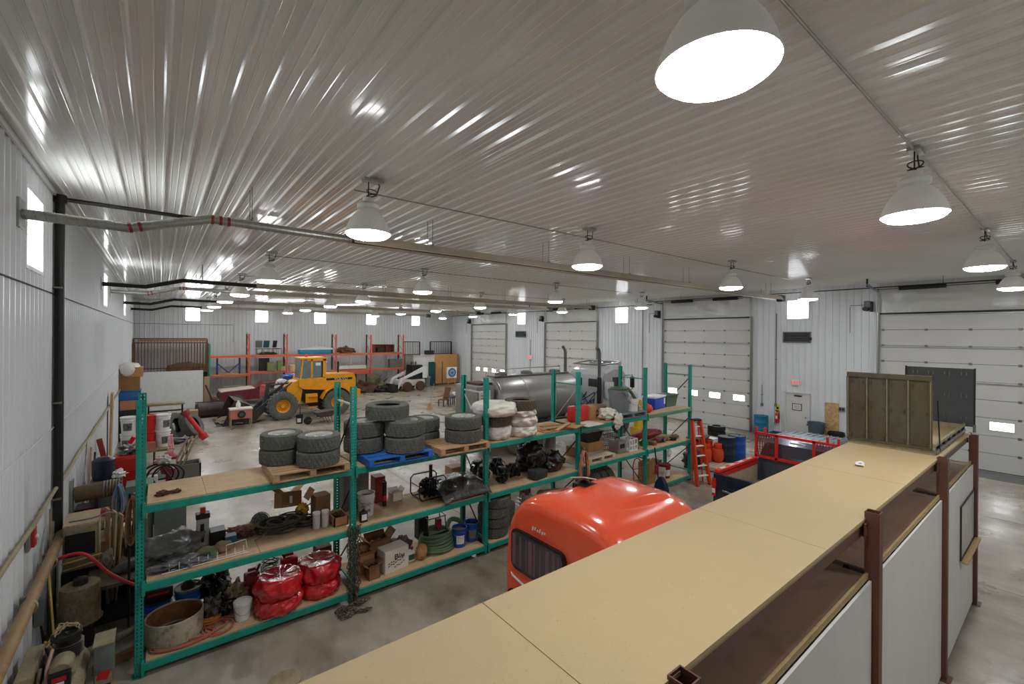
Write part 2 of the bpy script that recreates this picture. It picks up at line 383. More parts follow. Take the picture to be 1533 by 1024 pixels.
# overhead doors: nine insulated sections, one row with small panes
def overhead(n, y0, y1):
    h = 5.43/9; gap = .0
    r = M()
    for yy in (y0-.03, y1+.03): r.box((XR-.05, yy, 2.75), (.13, .07, 5.5), bev=.01)
    root = struct(r.go('door_%d' % n, galv, smooth=0))
    wins = [(y0+a, y0+b) for a, b in ((.26, .83), (1.47, 2.05), (2.66, 3.23), (3.86, 4.42))]
    for i in range(9):
        z0, z1 = i*h+.006, (i+1)*h-.006
        if i < 8: M().box((XR+.012, (y0+y1)/2, (i+1)*h), (.02, y1-y0, .05)).go('section_seal', dark_st, root, 0)
        mb = M()
        if i == 2:
            wz0, wz1 = 1.4, 1.69
            edges = [y0] + [e for w_ in wins for e in w_] + [y1]
            for k in range(0, len(edges)-1):
                a, b = edges[k], edges[k+1]
                if k % 2 == 0: mb.box((XR-.02, (a+b)/2, (z0+z1)/2), (.05, b-a, z1-z0))
                else:
                    mb.box((XR-.02, (a+b)/2, (z0+wz0)/2), (.05, b-a, wz0-z0)); mb.box((XR-.02, (a+b)/2, (z1+wz1)/2), (.05, b-a, z1-wz1))
            s = mb.go('section', door_m, root, 0)
            for a, b in wins:
                M().box((XR-.01, (a+b)/2, (wz0+wz1)/2), (.008, b-a, wz1-wz0)).go('pane', pane_m, s, 0)
                f = M()
                for q in (wz0, wz1): f.box((XR-.05, (a+b)/2, q), (.02, b-a+.06, .03))
                for q in (a, b): f.box((XR-.05, q, (wz0+wz1)/2), (.02, .03, wz1-wz0))
                f.go('window_frame', whitep, s, 0)
        else:
            mb.box((XR-.02, (y0+y1)/2, (z0+z1)/2), (.05, y1-y0, z1-z0), bev=.006)
            for q in (.33, .66): mb.box((XR-.0465, (y0+y1)/2, z0+q*(z1-z0)), (.004, y1-y0-.1, .02))
            s = mb.go('section', door_m, root, 0)
        if i in (4, 6, 8): M().box((XR-.075, (y0+y1)/2, z1-.04), (.05, y1-y0-.06, .03), bev=.004).go('strut', galv, root, 0)
        if i < 8:
            hg = M()
            for q in (.02, .27, .5, .73, .98): hg.box((XR-.055, y0+q*(y1-y0), (i+1)*h), (.02, .09, .08), bev=.004)
            hg.go('hinge', steel, root, 0)
    M().box((XR-.02, (y0+y1)/2, .01), (.07, y1-y0, .02)).go('bottom_seal', black, root, 0)
    t = M()
    for yy in (y0-.03, y1+.03):
        t.box((XR-.17, yy, 2.75), (.09, .03, 5.5)); t.cyl((XR-.17, yy, 5.5), (XR-.17, yy, 6.45), .03)
    t.go('track', galv, root, 0)
    mb = M(); z_ = 6.4
    mb.cyl((XR-.22, y0-.15, z_), (XR-.22, y1+.15, z_), .016); mb.go('shaft', steel, root)
    for a, b in ((.12, .38), (.62, .88)):
        pts = []
        ya, yb = y0+a*(y1-y0), y0+b*(y1-y0)
        M().lathe([(.07+.008*(k % 2), (yb-ya)*k/60) for k in range(61)], 12, (XR-.22, ya, z_), 'Y', caps=True).go('torsion_spring', black, root)
    M().box((XR-.01, (y0+y1)/2, 5.455), (.1, y1-y0+.1, .07)).go('top_seal', dark_st, root, 0); M().box((XR-.075, (y0+y1)/2, 5.39), (.03, y1-y0, .03)).go('top_strut', sash, root, 0)
    # vapour sheet over the track space, top of the opening to the ceiling
    g = []
    ny, nzs = 40, 10
    for j in range(nzs+1):
        row = []
        for i in range(ny+1):
            yy = y0-.02 + (y1-y0+.04)*i/ny; zz = 5.47+(ZC-.03-5.47)*j/nzs
            e = math.sin(PI*i/ny)**.5*math.sin(PI*j/nzs)**.5 if 0 < j < nzs and 0 < i < ny else 0
            d = noise.noise(Vector((yy*1.1+n*5, zz*2.2, n)))*.16 + abs(noise.noise(Vector((yy*2.2, zz*4, n*2))))*.09
            row.append((XR-.03-e*abs(d), yy, zz))
        g.append(row)
    vs = [p for row in g for p in row]; fs = [(j*(ny+1)+i, j*(ny+1)+i+1, (j+1)*(ny+1)+i+1, (j+1)*(ny+1)+i) for j in range(nzs) for i in range(ny)]
    me = bpy.data.meshes.new('vapour_sheet'); me.from_pydata(vs, [], fs); me.materials.append(sheetm)
    me.polygons.foreach_set('use_smooth', [True]*len(me.polygons))
    o = bpy.data.objects.new('vapour_sheet', me); COL.objects.link(o); o.parent = root
for i, (a, b) in enumerate(DOORS): overhead(i+1, a, b)
# person door
r = M()
for y_ in (7.33, 8.30): r.box((XR-.03, y_, 1.02), (.1, .06, 2.1), bev=.006)
r.box((XR-.03, 7.815, 2.05), (.1, 1.03, .06), bev=.006)
pd = struct(r.go('door_5', whitep, smooth=0))
lf = M().box((XR+.0, 7.815, 1.03), (.05, .92, 2.06), bev=.004).go('door_leaf', whitep, pd, 0)
M().cyl((XR-.03, 7.46, 1.0), (XR-.08, 7.46, 1.0), .03).cyl((XR-.08, 7.46, 1.0), (XR-.1, 7.46, 1.0), .035).go('knob', chrome, lf)
M().box((XR-.04, 7.78, 1.92), (.06, .3, .06), bev=.01).go('closer', dark_st, lf, 0)
M().box((XR-.03, 7.82, 1.42), (.01, .38, .3)).go('notice_frame', dark_st, lf, 0)
M().box((XR-.037, 7.82, 1.42), (.006, .32, .24)).go('notice', white, lf, 0)
for i_, (q, ww) in enumerate(((.06, .26), (.02, .2), (-.02, .27), (-.06, .18))): M().box((XR-.041, 7.82, 1.42+q), (.002, ww, .012)).go('print_line', dark_st, lf, 0)
# dark smooth strip on the floor at the near door
struct(M().box((XR-.75, 3.4, .003), (1.1, 9.5, .006)).go('trim_4', mat('dark_floor_strip', (84, 88, 92), .3), smooth=0))

# ================================================================ LAMPS
def lamp():
    r = E('high_bay_lamp', '', 'lamp')
    M().lathe([(.305, 0), (.31, .012), (.30, .03), (.285, .09), (.25, .17), (.2, .25), (.14, .31), (.09, .335), (.085, .34)], 40, caps=False).go('reflector', mat('lamp_reflector', (196, 194, 186), .4, 0, .05, emit=.07), r, 1)  # faint emission stands in for lens light coming through the acrylic
    M().lathe([(.3, .01), (.285, -.02), (.25, -.045), (.2, -.058), (.1, -.066), (.0, -.068)], 40).go('lens', lens_m, r, 1)
    M().lathe([(.09, .335), (.15, .35), (.155, .40), (.13, .43), (.08, .44), (.075, .5), (.0, .505)], 24).go('ballast_housing', white, r, .5)
    M().cyl((0, 0, .5), (0, 0, .78), .008, n=6).go('hanging_rod', dark_st, r)
    pts = []
    for k in range(40):
        a = k/40*4*PI; pts.append((.05+.07*math.cos(a), .07*math.sin(a), .56+.05*math.sin(a*.5)+k*.0008))
    M().tube(pts + [(.16, 0, .7), (.12, 0, .79)], .008, 6).go('power_cord', black, r)
    M().box((.06, 0, .755), (.28, .12, .05), bev=.006).go('ceiling_box', galv, r, 0)
    return r
ordn = {1.2: 'nearest', 6.2: 'second', 13.4: 'third', 18.9: 'fourth', 23.5: 'fifth', 28.4: 'sixth', 33: 'farthest'}
first = None
for Yr in (1.2, 6.2, 13.4, 18.9, 23.5, 28.4, 33.0):
    for Xi, Xr in enumerate((2.3, 6.8, 12.8, 18.6)):
        if first is None: first = lamp(); L_ = first
        else: L_ = tree(first, (0, 0, 0))
        L_.location = (Xr, Yr, 5.91)
        L_['label'] = 'round high bay lamp hanging from ceiling, %s row back, %s' % (ordn[round(Yr, 1)], ['leftmost in its row', 'second from the left', 'third from the left', 'last towards the overhead doors'][Xi])
        L_['group'] = 'high bay lamps on the ceiling'
for (x, y) in ((6.8, -1.9), (16, -1.9)):  # unseen lamps added behind the camera to help light the hall
    q = tree(first, (x, y, 5.91)); q['label'] = 'added high bay lamp unseen behind the viewpoint, %s of the two' % ('left' if x < 10 else 'right'); q['group'] = 'high bay lamps on the ceiling'
# ================================================================ PIPES, HEATERS, WALL SERVICES
def heater(Yh, x1, spiral, desc):
    r = E('tube_heater', 'long overhead radiant tube heater %s' % desc, 'heater', (XL, Yh, 0), group='overhead tube heaters')
    zc = 6.12; s0 = 3.9
    pts = [(.02, 0, 5.9), (1.0, 0, 5.88), (1.9, 0, zc+.02), (s0, 0, zc)]
    # spiral duct from the wall
    d = M(); P = [Vector(p) for p in pts]; path = []
    for a, b in zip(P, P[1:]):
        n = max(2, int((b-a).length/.05)); path += [a.lerp(b, k/n) for k in range(n)]
    path.append(P[-1]); d.tube(path, .062, 14); d.go('vent_duct', galv if spiral else dark_st, r)
    if spiral:
        q = M(); L = 0
        for k in range(0, len(path)*6):
            pass
        hel = []
        for k in range(len(path)*4-4):
            i = k//4; f = (k % 4)/4; c = path[i].lerp(path[min(i+1, len(path)-1)], f); a = k*.9
            hel.append((c.x, c.y+.064*math.cos(a), c.z+.064*math.sin(a)))
        q.tube(hel, .004, 4); q.go('spiral_seam', steel, r)
        for kx in (1.0, 1.12, 1.9, 2.0, 2.1):
            i = min(range(len(path)), key=lambda t: abs(path[t].x-kx))
            M().cyl(path[i], path[i]+(path[i+1]-path[i]).normalized()*.035, .068, n=14).go('red_tape_band', red_d, r)
    M().box((.03, 0, 5.9), (.03, .3, .34), bev=.004).go('wall_flange', galv, r, 0)
    L = x1-XL
    M().cyl((s0-.5, 0, zc), (L, 0, zc), .05, n=12).go('burner_tube', rust, r)
    hood = [(-.17, -.07), (-.175, -.06), (-.1, .085), (.1, .085), (.175, -.06), (.17, -.07), (.09, .075), (-.09, .075)]
    M().prism([(u, v+zc) for u, v in hood], s0, L-.3, 'YZ').go('reflector_hood', mat('hood_tan_metal', (178, 170, 152), .4, .1), r, 0)
    M().box((L-.1, 0, zc), (.34, .22, .26), bev=.01).go('burner_box', dark_st, r, 0)
    k = 2.4
    while k < L:
        h = M(); h.cyl((k, .1, zc+.06), (k, .1, ZC-.03), .006, n=5).cyl((k, -.1, zc+.06), (k, -.1, ZC-.03), .006, n=5).box((k, 0, zc+.09), (.02, .3, .02))
        h.go('hanger', steel, r, 0); k += 3.0
heater(7.75, 20.4, True, 'nearest the camera, with spiral duct and red tape')
heater(17.3, 19.5, False, 'second from camera, with dark wall duct')
heater(20.3, 19.0, True, 'third from camera')
heater(27.3, 18.4, False, 'fourth from camera')
heater(34.0, 17.9, False, 'farthest, in front of back windows')
r = E('gas_pipe', 'black vertical pipe on left wall that turns along the ceiling', 'pipe', (XL+.09, 9.95, 0))
M().cyl((0, 0, 1.33), (0, 0, 6.62), .06, n=14).go('riser', dark_st, r)
M().tube([(0, 0, 6.6), (6, 0, 6.55), (22.3, 0, 6.55)], .035, 10).go('ceiling_run', dark_st, r)
for z_ in (6.6, 1.36): M().lathe([(.0, -.06), (.08, -.06), (.085, 0), (.08, .06), (0, .06)], 14, (0, 0, z_)).go('fitting', dark_st, r)
for z_ in (3.4, 1.9, 5.2): M().box((-.02, 0, z_), (.12, .2, .03), bev=.004).go('clamp', steel, r, 0)
for k in range(1, 8): M().cyl((k*2.9, 0, 6.55), (k*2.9, 0, ZC-.03), .008, n=6).go('hanger', steel, r)
tag(M().cyl((XR-.9, -3, 6.42), (XR-.9, 15, 6.42), .02, n=8).cyl((XR-.9, 3, 6.42), (XR-.9, 3, ZC-.03), .008, n=5).cyl((XR-.9, 9, 6.42), (XR-.9, 9, ZC-.03), .008, n=5).cyl((XR-.9, 13, 6.42), (XR-.9, 13, ZC-.03), .008, n=5).go('pipe', dark_st), 'thin black pipe under ceiling along the overhead doors, upper of two', 'pipe')
tag(M().cyl((XR-.45, 15, 6.3), (XR-.45, 37.5, 6.3), .02, n=8).cyl((XR-.45, 16, 6.3), (XR-.45, 16, ZC-.03), .008, n=5).cyl((XR-.45, 26, 6.3), (XR-.45, 26, ZC-.03), .008, n=5).go('pipe', dark_st), 'thin black pipe above the two farther overhead doors', 'pipe')
tag(M().tube([(2.3, -3, ZC-.058), (2.3, 1.2, ZC-.058), (6.8, 1.2, ZC-.058), (12.8, 1.2, ZC-.058), (18.6, 1.2, ZC-.058)], .014, 8).go('conduit', galv), 'galvanised conduit on ceiling between the nearest lamps', 'conduit')
for i, yy in enumerate((6.2, 13.4, 18.9)):
    tag(M().tube([(2.3, yy+.6, ZC-.04), (12.8, yy+.6, ZC-.04), (18.6, yy+.6, ZC-.04)], .01, 6).go('conduit', steel), 'thin dark conduit on ceiling behind the %s lamp row' % ['second', 'third', 'fourth'][i], 'conduit')
tag(M().tube([(XL+.03, -3, 5.1), (XL+.03, 20, 5.1), (XL+.03, YB-.06, 5.12), (4.2, YB-.06, 5.12), (4.2, YB-.06, 3.9)], .012, 6).go('wall_cable', dark_st), 'black cable running high along the left wall', 'cable')
lc = [(XL+.075, y_, 2.0+.006*y_+.015*math.sin(y_*2.1)) for y_ in [k*.4-3 for k in range(70)]]
tag(M().tube(lc, .028, 8).go('air_line', tanm), 'dusty sagging air line along left wall above the machines', 'pipe')
pp = E('drain_pipe', 'fat brown pipe sloping up along the left wall to the black riser', 'pipe', (XL+.14, 0, 0))
M().tube([(0, -3, 1.12), (0, 7.2, 1.29), (0, 9.9, 1.35)], .065, 14).go('pipe_body', mat('brown_pipe', (158, 128, 88), .6, 0, .2, 4, dirt=.3), pp)
for y_ in (5.2, 7.6, 8.9):
    M().lathe([(.07, -.03), (.082, -.03), (.082, .03), (.07, .03)], 14, (0, y_, 1.28), 'Y').go('coupling', tanm, pp)
    M().box((-.06, y_+.1, 1.28), (.05, .05, .2)).go('bracket', steel, pp, 0)
tag(M().tube(sp([(XL+.12, 8.9, 1.38), (XL+.17, 8.75, .9), (XL+.25, 8.4, .5), (XL+.3, 8.0, .5), (XL+.26, 7.75, .75)]), .013, 8).go('extension_lead', rope_y), 'yellow extension lead looped from brown pipe down to compressor', 'cable')
r = E('alarm_box', 'small red fire alarm pull box on left wall beside white bell', 'alarm', (XL+.05, 8.3, 1.88))
M().box((.02, 0, 0), (.05, .13, .24), bev=.008).go('box', red, r, 0); M().box((-.005, -.12, -.03), (.03, .12, .2), bev=.004).go('back_plate', greyp, r, 0)
M().lathe([(0, .04), (.03, .035), (.04, 0)], 14, (.02, .13, -.05), 'X').go('bell', white, r)
text('FIRE', .05, white, r, (.047, 0, .0), (PI/2, PI/2*0, PI/2), sx=.8)
r = E('switch_box', 'grey electrical switch box on left wall behind the compressor', 'electrical box', (XL+.08, 8.7, .65))
M().box((0, 0, .1), (.1, .2, .36), bev=.01).go('box', greym, r, 0); M().tube([(0, .0, .28), (0, 0, .9), (0, .3, 1.1)], .014, 8).go('conduit', galv, r)
M().tube([(0, .03, -.08), (.03, .03, -.4), (.1, .0, -.6)], .013, 8).go('cable', black, r)
for k in range(3):
    tag(M().cyl((XL+.08+.0*k, 9.4+.2*k, .02), (XL+.08, 9.4+.2*k, 1.9-.25*k), .016, n=8).go('conduit', galv if k else tanm), ['vertical tan pipe on left wall behind the welder', 'vertical grey conduit on left wall, middle one behind the welder', 'vertical grey conduit on left wall, shortest one behind the welder'][k], 'conduit')
# right wall services
def louver(y0, y1, z0, z1, lab):
    r = E('exhaust_louver', lab, 'louver', (XR-.03, (y0+y1)/2, z0)); W_ = y1-y0; H_ = z1-z0
    f = M()
    for a in (0, H_): f.box((-.03, 0, a), (.1, W_, .04))
    for a in (-W_/2, W_/2): f.box((-.03, a, H_/2), (.1, .04, H_+.04))
    f.go('frame', greyp, r, 0); M().box((.0, 0, H_/2), (.01, W_, H_)).go('back_plate', dark_st, r, 0)
    for k in range(6): M().box((-.04, 0, H_*(k+.5)/6), (.07, W_-.05, .012), rot=(0, .5, 0)).go('slat', greyp, r, 0)
    M().box((-.08, -W_/2-.02, .15), (.1, .07, .12), bev=.01).go('motor', dark_st, r, 0)
louver(7.3, 8.37, 4.3, 4.74, 'grey slatted exhaust louver on wall above the exit door')
louver(26.6, 27.75, 4.4, 4.84, 'grey slatted exhaust louver between the two farthest overhead doors')
r = E('exit_sign', 'red EXIT sign on white wall above the person door', 'sign', (XR-.06, 7.86, 2.38))
M().box((0, 0, .12), (.05, .36, .24), bev=.01).go('housing', white, r, 0); text('EXIT', .2, exit_m, r, (-.028, 0, .12), FACE_W)
r = E('exit_sign', 'small faded red EXIT sign between the two farthest overhead doors', 'sign', (XR-.06, 26.0, 2.7))
M().box((0, 0, .16), (.05, .5, .3), bev=.01).go('housing', white, r, 0); text('EXIT', .26, exit_m, r, (-.028, 0, .16), FACE_W)
def extinguisher(loc, lab, rz=0):
    r = E('fire_extinguisher', lab, 'fire extinguisher', loc, rz)
    M().lathe([(0, 0), (.075, .0), (.08, .02), (.08, .4), (.06, .45), (.025, .48), (.02, .5), (0, .5)], 20).go('cylinder', red, r, .6)
    M().box((0, 0, .53), (.04, .12, .05), bev=.006).box((0, .05, .56), (.02, .12, .015)).go('valve_handle', black, r, 0)
    M().tube([(0, -.03, .52), (0, -.1, .48), (0, -.1, .3), (0, -.09, .15)], .011, 8).go('hose', black, r)
    M().box((-.081, 0, .25), (.004, .08, .14)).go('label', white, r, 0)
    return r
extinguisher((XR-.105, 8.6, .62), 'red fire extinguisher on wall left of the person door')
r = E('eyewash_sign', 'yellow wall tag above the fire extinguisher', 'sign', (XR-.05, 8.6, 1.18))
M().box((0, 0, .13), (.02, .16, .28), bev=.003).go('plate', mat('sign_yellow', (226, 206, 50), .5), r, 0); M().box((-.012, 0, .1), (.004, .1, .1)).go('print', dark_st, r, 0)
def barrel(loc, m, r_, h, lab, name='plastic_barrel', top=None, grp=None):
    r = E(name, lab, 'barrel', loc, group=grp)
    M().lathe([(0, 0), (r_*.97, 0), (r_, .02), (r_, h*.3), (r_*1.03, h*.33), (r_, h*.36), (r_, h*.64), (r_*1.03, h*.67), (r_, h*.7), (r_, h-.03), (r_*1.02, h-.015), (r_*1.02, h)], 32, caps=False).go('body', m, r, .5)
    M().lathe([(0, h-.02), (r_*.97, h-.02), (r_*.98, h)], 32).go('lid', top or m, r, .5)
    M().lathe([(0, 0), (.04, 0), (.035, .02), (0, .02)], 12, (r_*.6, 0, h-.02)).go('bung', dark_st, r)
    return r
barrel((XR-.45, 9.15, 0), barrel_b, .3, .9, 'teal blue plastic barrel against wall beside overhead door')
def wastebin(loc, r_, h, m, lab, name='waste_bin', lid=False):
    r = E(name, lab, 'bin', loc)
    M().lathe([(0, .01), (r_*.8, 0), (r_*.82, .03), (r_*.98, h*.9), (r_*1.06, h*.9), (r_*1.07, h), (r_*1.0, h), (r_*.94, h*.88), (r_*.76, .05), (0, .05)], 32).go('body', m, r, .5)
    for s in (-1, 1): M().box((0, s*r_*1.06, h*.84), (.14, .05, .07), bev=.015).go('handle', m, r, 0)
    if lid: M().lathe([(r_*1.09, h-.02), (r_*1.1, h+.01), (r_*.9, h+.05), (r_*.2, h+.09), (0, h+.09)], 32).go('lid', m, r, .5)
    return r
wastebin((XR-.42, 6.95, 0), .3, .92, mat('slate_bin', (74, 88, 98), .55), 'dark slate bin beside the person door')
wastebin((XR-.36, 6.25, 0), .27, .62, black, 'low black bin in front of the chipboard sheet')
r = E('parts_tub', 'flat dark blue tub on floor below the fire extinguisher', 'tub', (XR-.5, 8.35, 0))
M().box((0, 0, .02), (.5, .7, .03)).box((0, .34, .13), (.5, .03, .24)).box((0, -.34, .13), (.5, .03, .24)).box((.24, 0, .13), (.03, .7, .24)).box((-.24, 0, .13), (.03, .7, .24)).go('tub', mat('navy_tub', (40, 84, 104), .5), r, 0)
tag(M().box((XR-.05, 6.5, .92), (.02, .5, 1.7)).go('chipboard_sheet', osb), 'narrow chipboard sheet fixed to wall right of the person door', 'board')
r = E('socket_box', 'small grey socket box on wall beside the chipboard sheet', 'electrical box', (XR-.05, 6.15, 1.55))
M().box((0, 0, 0), (.06, .22, .16), bev=.01).go('box', greyp, r, 0); M().box((-.035, .05, 0), (.01, .06, .08)).box((-.035, -.05, 0), (.01, .06, .08)).go('socket', dark_st, r, 0)
for i, (y_, zb, zt, lb) in enumerate([(9.28, 1.35, 2.3, 'thin cord hanging on wall right of the third overhead door'), (8.68, 1.4, 5.6, 'black conduit down the wall left of the person door'), (15.9, 1.1, 6.2, 'black conduit down the wall left of the third overhead door'), (26.0, 1.1, 4.2, 'conduit down the wall beyond the small exit sign')]):
    r = E('wall_conduit', lb, 'conduit', (XR-.05, y_, 0))
    M().cyl((0, 0, zb), (0, 0, zt), .016 if i else .01, n=8).go('pipe', dark_st, r)
    M().box((0, 0, zb), (.07, .1, .14), bev=.01).go('end_box', greyp, r, 0)
    M().box((0, 0, zb+.5*(zt-zb)), (.05, .08, .03)).go('clamp', steel, r, 0)
for n_, (a, b) in enumerate(DOORS):
    r = E('door_opener', 'jackshaft door opener beside the top of the %s overhead door' % ['farthest', 'second farthest', 'third farthest', 'nearest'][n_], 'door opener', (XR-.2, b+.35, 5.72), group='door openers')
    M().box((0, 0, .12), (.26, .2, .26), bev=.02).go('housing', greyp, r, 0); M().lathe([(0, 0), (.09, 0), (.09, .26), (0, .26)], 18, (-.13, .06, -.06), 'X').go('motor', dark_st, r)
    M().box((0, -.12, .02), (.2, .06, .4), bev=.01).go('bracket', dark_st, r, 0)
    M().tube([(.08, .1, .1), (.13, .6, .1), (.14, .62, .0), (.14, .62, -1.0)], .012, 6).go('conduit', steel, r)
    r = E('track_arm', 'galvanised track brace from the ceiling to the top of the %s overhead door' % ['farthest', 'second farthest', 'third farthest', 'nearest'][n_], 'brace', (XR-.2, b+.03, 6.3), group='track braces')
    M().box((-.75, 0, .1), (1.5, .06, .06), rot=(0, .1, 0)).go('bar', galv, r, 0); M().box((-1.45, 0, .27), (.05, .05, .34)).go('hanger', dark_st, r, 0)

# ================================================================ PALLET RACK
def punched(wd, dp, h, m, name='upright', par=None):
    # C section with two columns of real slots through its front face
    vs = []; fs = []
    xs = [-wd/2, -wd*.3, -wd*.14, wd*.14, wd*.3, wd/2]; step = .0508; n = int(h/step)
    def quad(x0, x1, z0, z1, y=0):
        k = len(vs); vs.extend([(x0, y, z0), (x1, y, z0), (x1, y, z1), (x0, y, z1)]); fs.append((k, k+1, k+2, k+3))
    for y in (0, .004):
        for c in (0, 2, 4): quad(xs[c], xs[c+1], 0, h, y)
        for c in (1, 3):
            z = 0
            for k in range(n):
                quad(xs[c], xs[c+1], z, k*step+.015, y); z = k*step+.037
            quad(xs[c], xs[c+1], z, h, y)
    me = bpy.data.meshes.new(name); me.from_pydata(vs, [], fs)
    b = bmesh.new(); b.from_mesh(me)
    mb = M(); mb.b.free(); mb.b = b
    for s in (-1, 1): mb.box((s*(wd/2-.0015), dp/2, h/2), (.003, dp, h)); mb.box((s*(wd/2-.012), dp, h/2), (.024, .003, h))
    mb.box((0, dp/2, .004), (wd+.05, dp+.05, .008))
    o = mb.go(name, m, par, 0); return o
RK = E('pallet_rack', 'long teal green pallet rack with punched uprights and three plywood shelf levels', 'rack', (0, 7.6, 0))
UX = [-.18, 2.6, 5.34, 8.09, 10.82, 13.16]; RD = .95
up = punched(.095, .075, 3.62, teal, 'upright', RK); up.location = (UX[0], 0, 0)
for i, x in enumerate(UX):
    if i: inst(up, RK, (x, 0, 0))
    inst(up, RK, (x, RD, 0), rot=(0, 0, PI))
    for z in (.3, 1.05, 3.3): M().box((x, RD/2, z), (.028, RD-.15, .028)).go('horizontal_brace', whited if z > 3 and i < 3 else teal, RK, 0)
    for a, b in ((.3, 1.05), (1.1, 1.95), (2.35, 3.2)):
        if i % 2: a, b = b, a
        M().cyl((x, .08, a), (x, RD-.08, b), .014, n=6).go('diagonal_brace', galv if a > 2 and i in (2, 3, 4) else dark_st, RK)
LV = {0: [.18, 1.22, 2.24], 1: [.18, 1.22, 2.24], 2: [.18, 1.22, 2.26], 3: [.18, 1.28, 2.27], 4: [.18, 1.28, 2.28]}
TOPS = {}
for b in range(5):
    x0, x1 = UX[b]+.05, UX[b+1]-.05
    for li, z in enumerate(LV[b]):
        for yy in (-.025, RD+.025):
            mb = M().box(((x0+x1)/2, yy, z-.05), (x1-x0, .045, .1), bev=.008)
            for xx in (x0-.01, x1+.01): mb.box((xx, yy, z-.06), (.035, .06, .19), bev=.003)
            o = mb.go('beam', teal if li != 2 or b != 4 else mat('faded_green_beam', (86, 142, 112), .5), RK, 0)
        th = .018; ns = 2; e = (x1-x0)/ns
        for k in range(ns):
            s = .25 if (b == 0 and li == 2) else .5
            a = x0+.02 if k == 0 else x0+(x1-x0)*(s if b == 0 and li == 2 else .5)+.003
            c = x1-.02 if k == 1 else x0+(x1-x0)*(s if b == 0 and li == 2 else .5)-.003
            M().box(((a+c)/2, RD/2, z+th/2), (c-a, RD+.05, th)).go('deck_board', plywood, RK, 0)
    for z in LV[b][1:]:
        for q in (.25, .5, .75): M().box((x0+q*(x1-x0), RD/2, z-.06), (.05, RD, .03)).go('shelf_support', galv, RK, 0)

# ================================================================ MEZZANINE SHELF (tan top) ON BROWN POSTS
DK = E('storage_deck', 'long chest-high storage structure topped with tan board on brown steel posts', 'deck', (0, 1.2, 0))
DZ = 2.9
for a, b in ((-.5, 1.53), (1.535, 3.975), (3.98, 6.42), (6.425, 8.33)):
    M().box(((a+b)/2, .5, DZ-.012), (b-a, 1.03, .024)).go('deck_board', mdf, DK, 0)
    M().box(((a+b)/2, .04, DZ-.035), (b-a, .1, .02)).go('under_board', mdf_e, DK, 0)
M().box((9.6, .47, DZ-.012), (2.55, 1.0, .024)).go('deck_board', mdf, DK, 0)
for yy in (.03, .98):
    M().box((5.2, yy, DZ-.105), (11.2, .045, .12), bev=.004).go('beam', brown_st, DK, 0)
def boxpost(x, y, h, wx=.1, wy=.1, m=brown_st):
    mb = M(); t = .008
    mb.box((x, y-wy/2, h/2), (wx, t, h)).box((x, y+wy/2, h/2), (wx, t, h)).box((x-wx/2, y, h/2), (t, wy+t, h)).box((x+wx/2, y, h/2), (t, wy+t, h))
    o = mb.go('post', m, DK, 0)
    M().box((x, y, .006), (.2, .2, .012)).go('foot_plate', m, o, 0)
for x, h in ((1.93, 2.92), (5.0, 2.96), (8.2, 2.92), (10.95, 2.86)):
    boxpost(x, -.06, h); boxpost(x, 1.03, h-.2)
    M().box((x-.09, -.03, DZ-.1), (.09, .012, .14)).go('bracket', brown_st, DK, 0)
    for q in (-.05, -.15): M().lathe([(0, 0), (.012, 0), (.012, .012), (0, .012)], 8, (x-.11, -.036, DZ+q), 'Y').go('bolt', chrome, DK, 0)
    M().box((x, .48, DZ-.14), (.05, .95, .08)).go('cross_member', brown_st, DK, 0)
SHZ = 2.40
for a, b in ((-.5, 1.87), (1.99, 4.94), (5.06, 8.14), (8.26, 10.88)):
    M().box(((a+b)/2, .49, SHZ-.01), (b-a, 1.0, .02)).go('lower_shelf', brown_sh, DK, 0)
    M().box(((a+b)/2, -.03, SHZ-.0), (b-a, .02, .05)).go('shelf_edge', mdf_e, DK, 0)
    M().box(((a+b)/2, -.055, (SHZ-.03)/2+.02), (b-a-.01, .02, SHZ-.08)).go('cladding_panel', whitep, DK, 0)
for a, b in ((-.5, 4.9), (5.0, 10.9)): M().box(((a+b)/2, 1.03, SHZ/2), (b-a, .02, SHZ-.05)).go('cladding_panel', whitep, DK, 0)
M().box((10.97, .49, SHZ/2), (.02, .95, SHZ-.05)).go('cladding_panel', whitep, DK, 0)
# little window with wooden sill in the last panel
M().box((10.22, -.07, 1.55), (1.35, .012, .78)).go('side_window', mat('hazy_pane', (190, 190, 188), .25), DK, 0)
mb = M()
for c, d in (((10.22, 1.95), (1.4, .02)), ((10.22, 1.15), (1.4, .02)), ((9.54, 1.55), (.02, .8)), ((10.9, 1.55), (.02, .8))): mb.box((c[0], -.08, c[1]), (d[0], .014, d[1]))
mb.go('window_trim', dark_st, DK, 0)
M().box((10.22, -.11, 1.13), (1.42, .1, .025)).go('window_sill', mdf_e, DK, 0)
# tray with steel end gates
TR = E('steel_tray', 'plywood floored steel tray with rails at the far end of the tan deck', 'tray', (8.36, 1.26, DZ))
M().box((1.22, .47, .03), (2.42, .92, .02)).go('tray_floor', mdf, TR, 0)
for yy in (-.02, .95):
    M().box((1.22, yy, .05), (2.5, .04, .05), bev=.004).go('lower_rail', steel, TR, 0); M().box((1.22, yy, .14), (2.5, .03, .04), bev=.004).go('upper_rail', tanm, TR, 0)
    for k in range(6): M().box((.2+k*.42, yy-.002, .095), (.07, .034, .05)).go('spacer', black, TR, 0)
for xx in (0, 2.46): M().box((xx, .47, .07), (.05, .99, .14), bev=.004).go('end_rail', tanm, TR, 0)
M().cyl((.02, -.04, .75), (.2, -.04, .03), .008, n=6).go('stay_cable', black, TR)
G1 = E('loading_gate', 'rusty olive steel gate of four ribbed panels standing across the deck', 'gate', (8.34, 1.27, DZ+.06), rot=(0, -.03, 0))
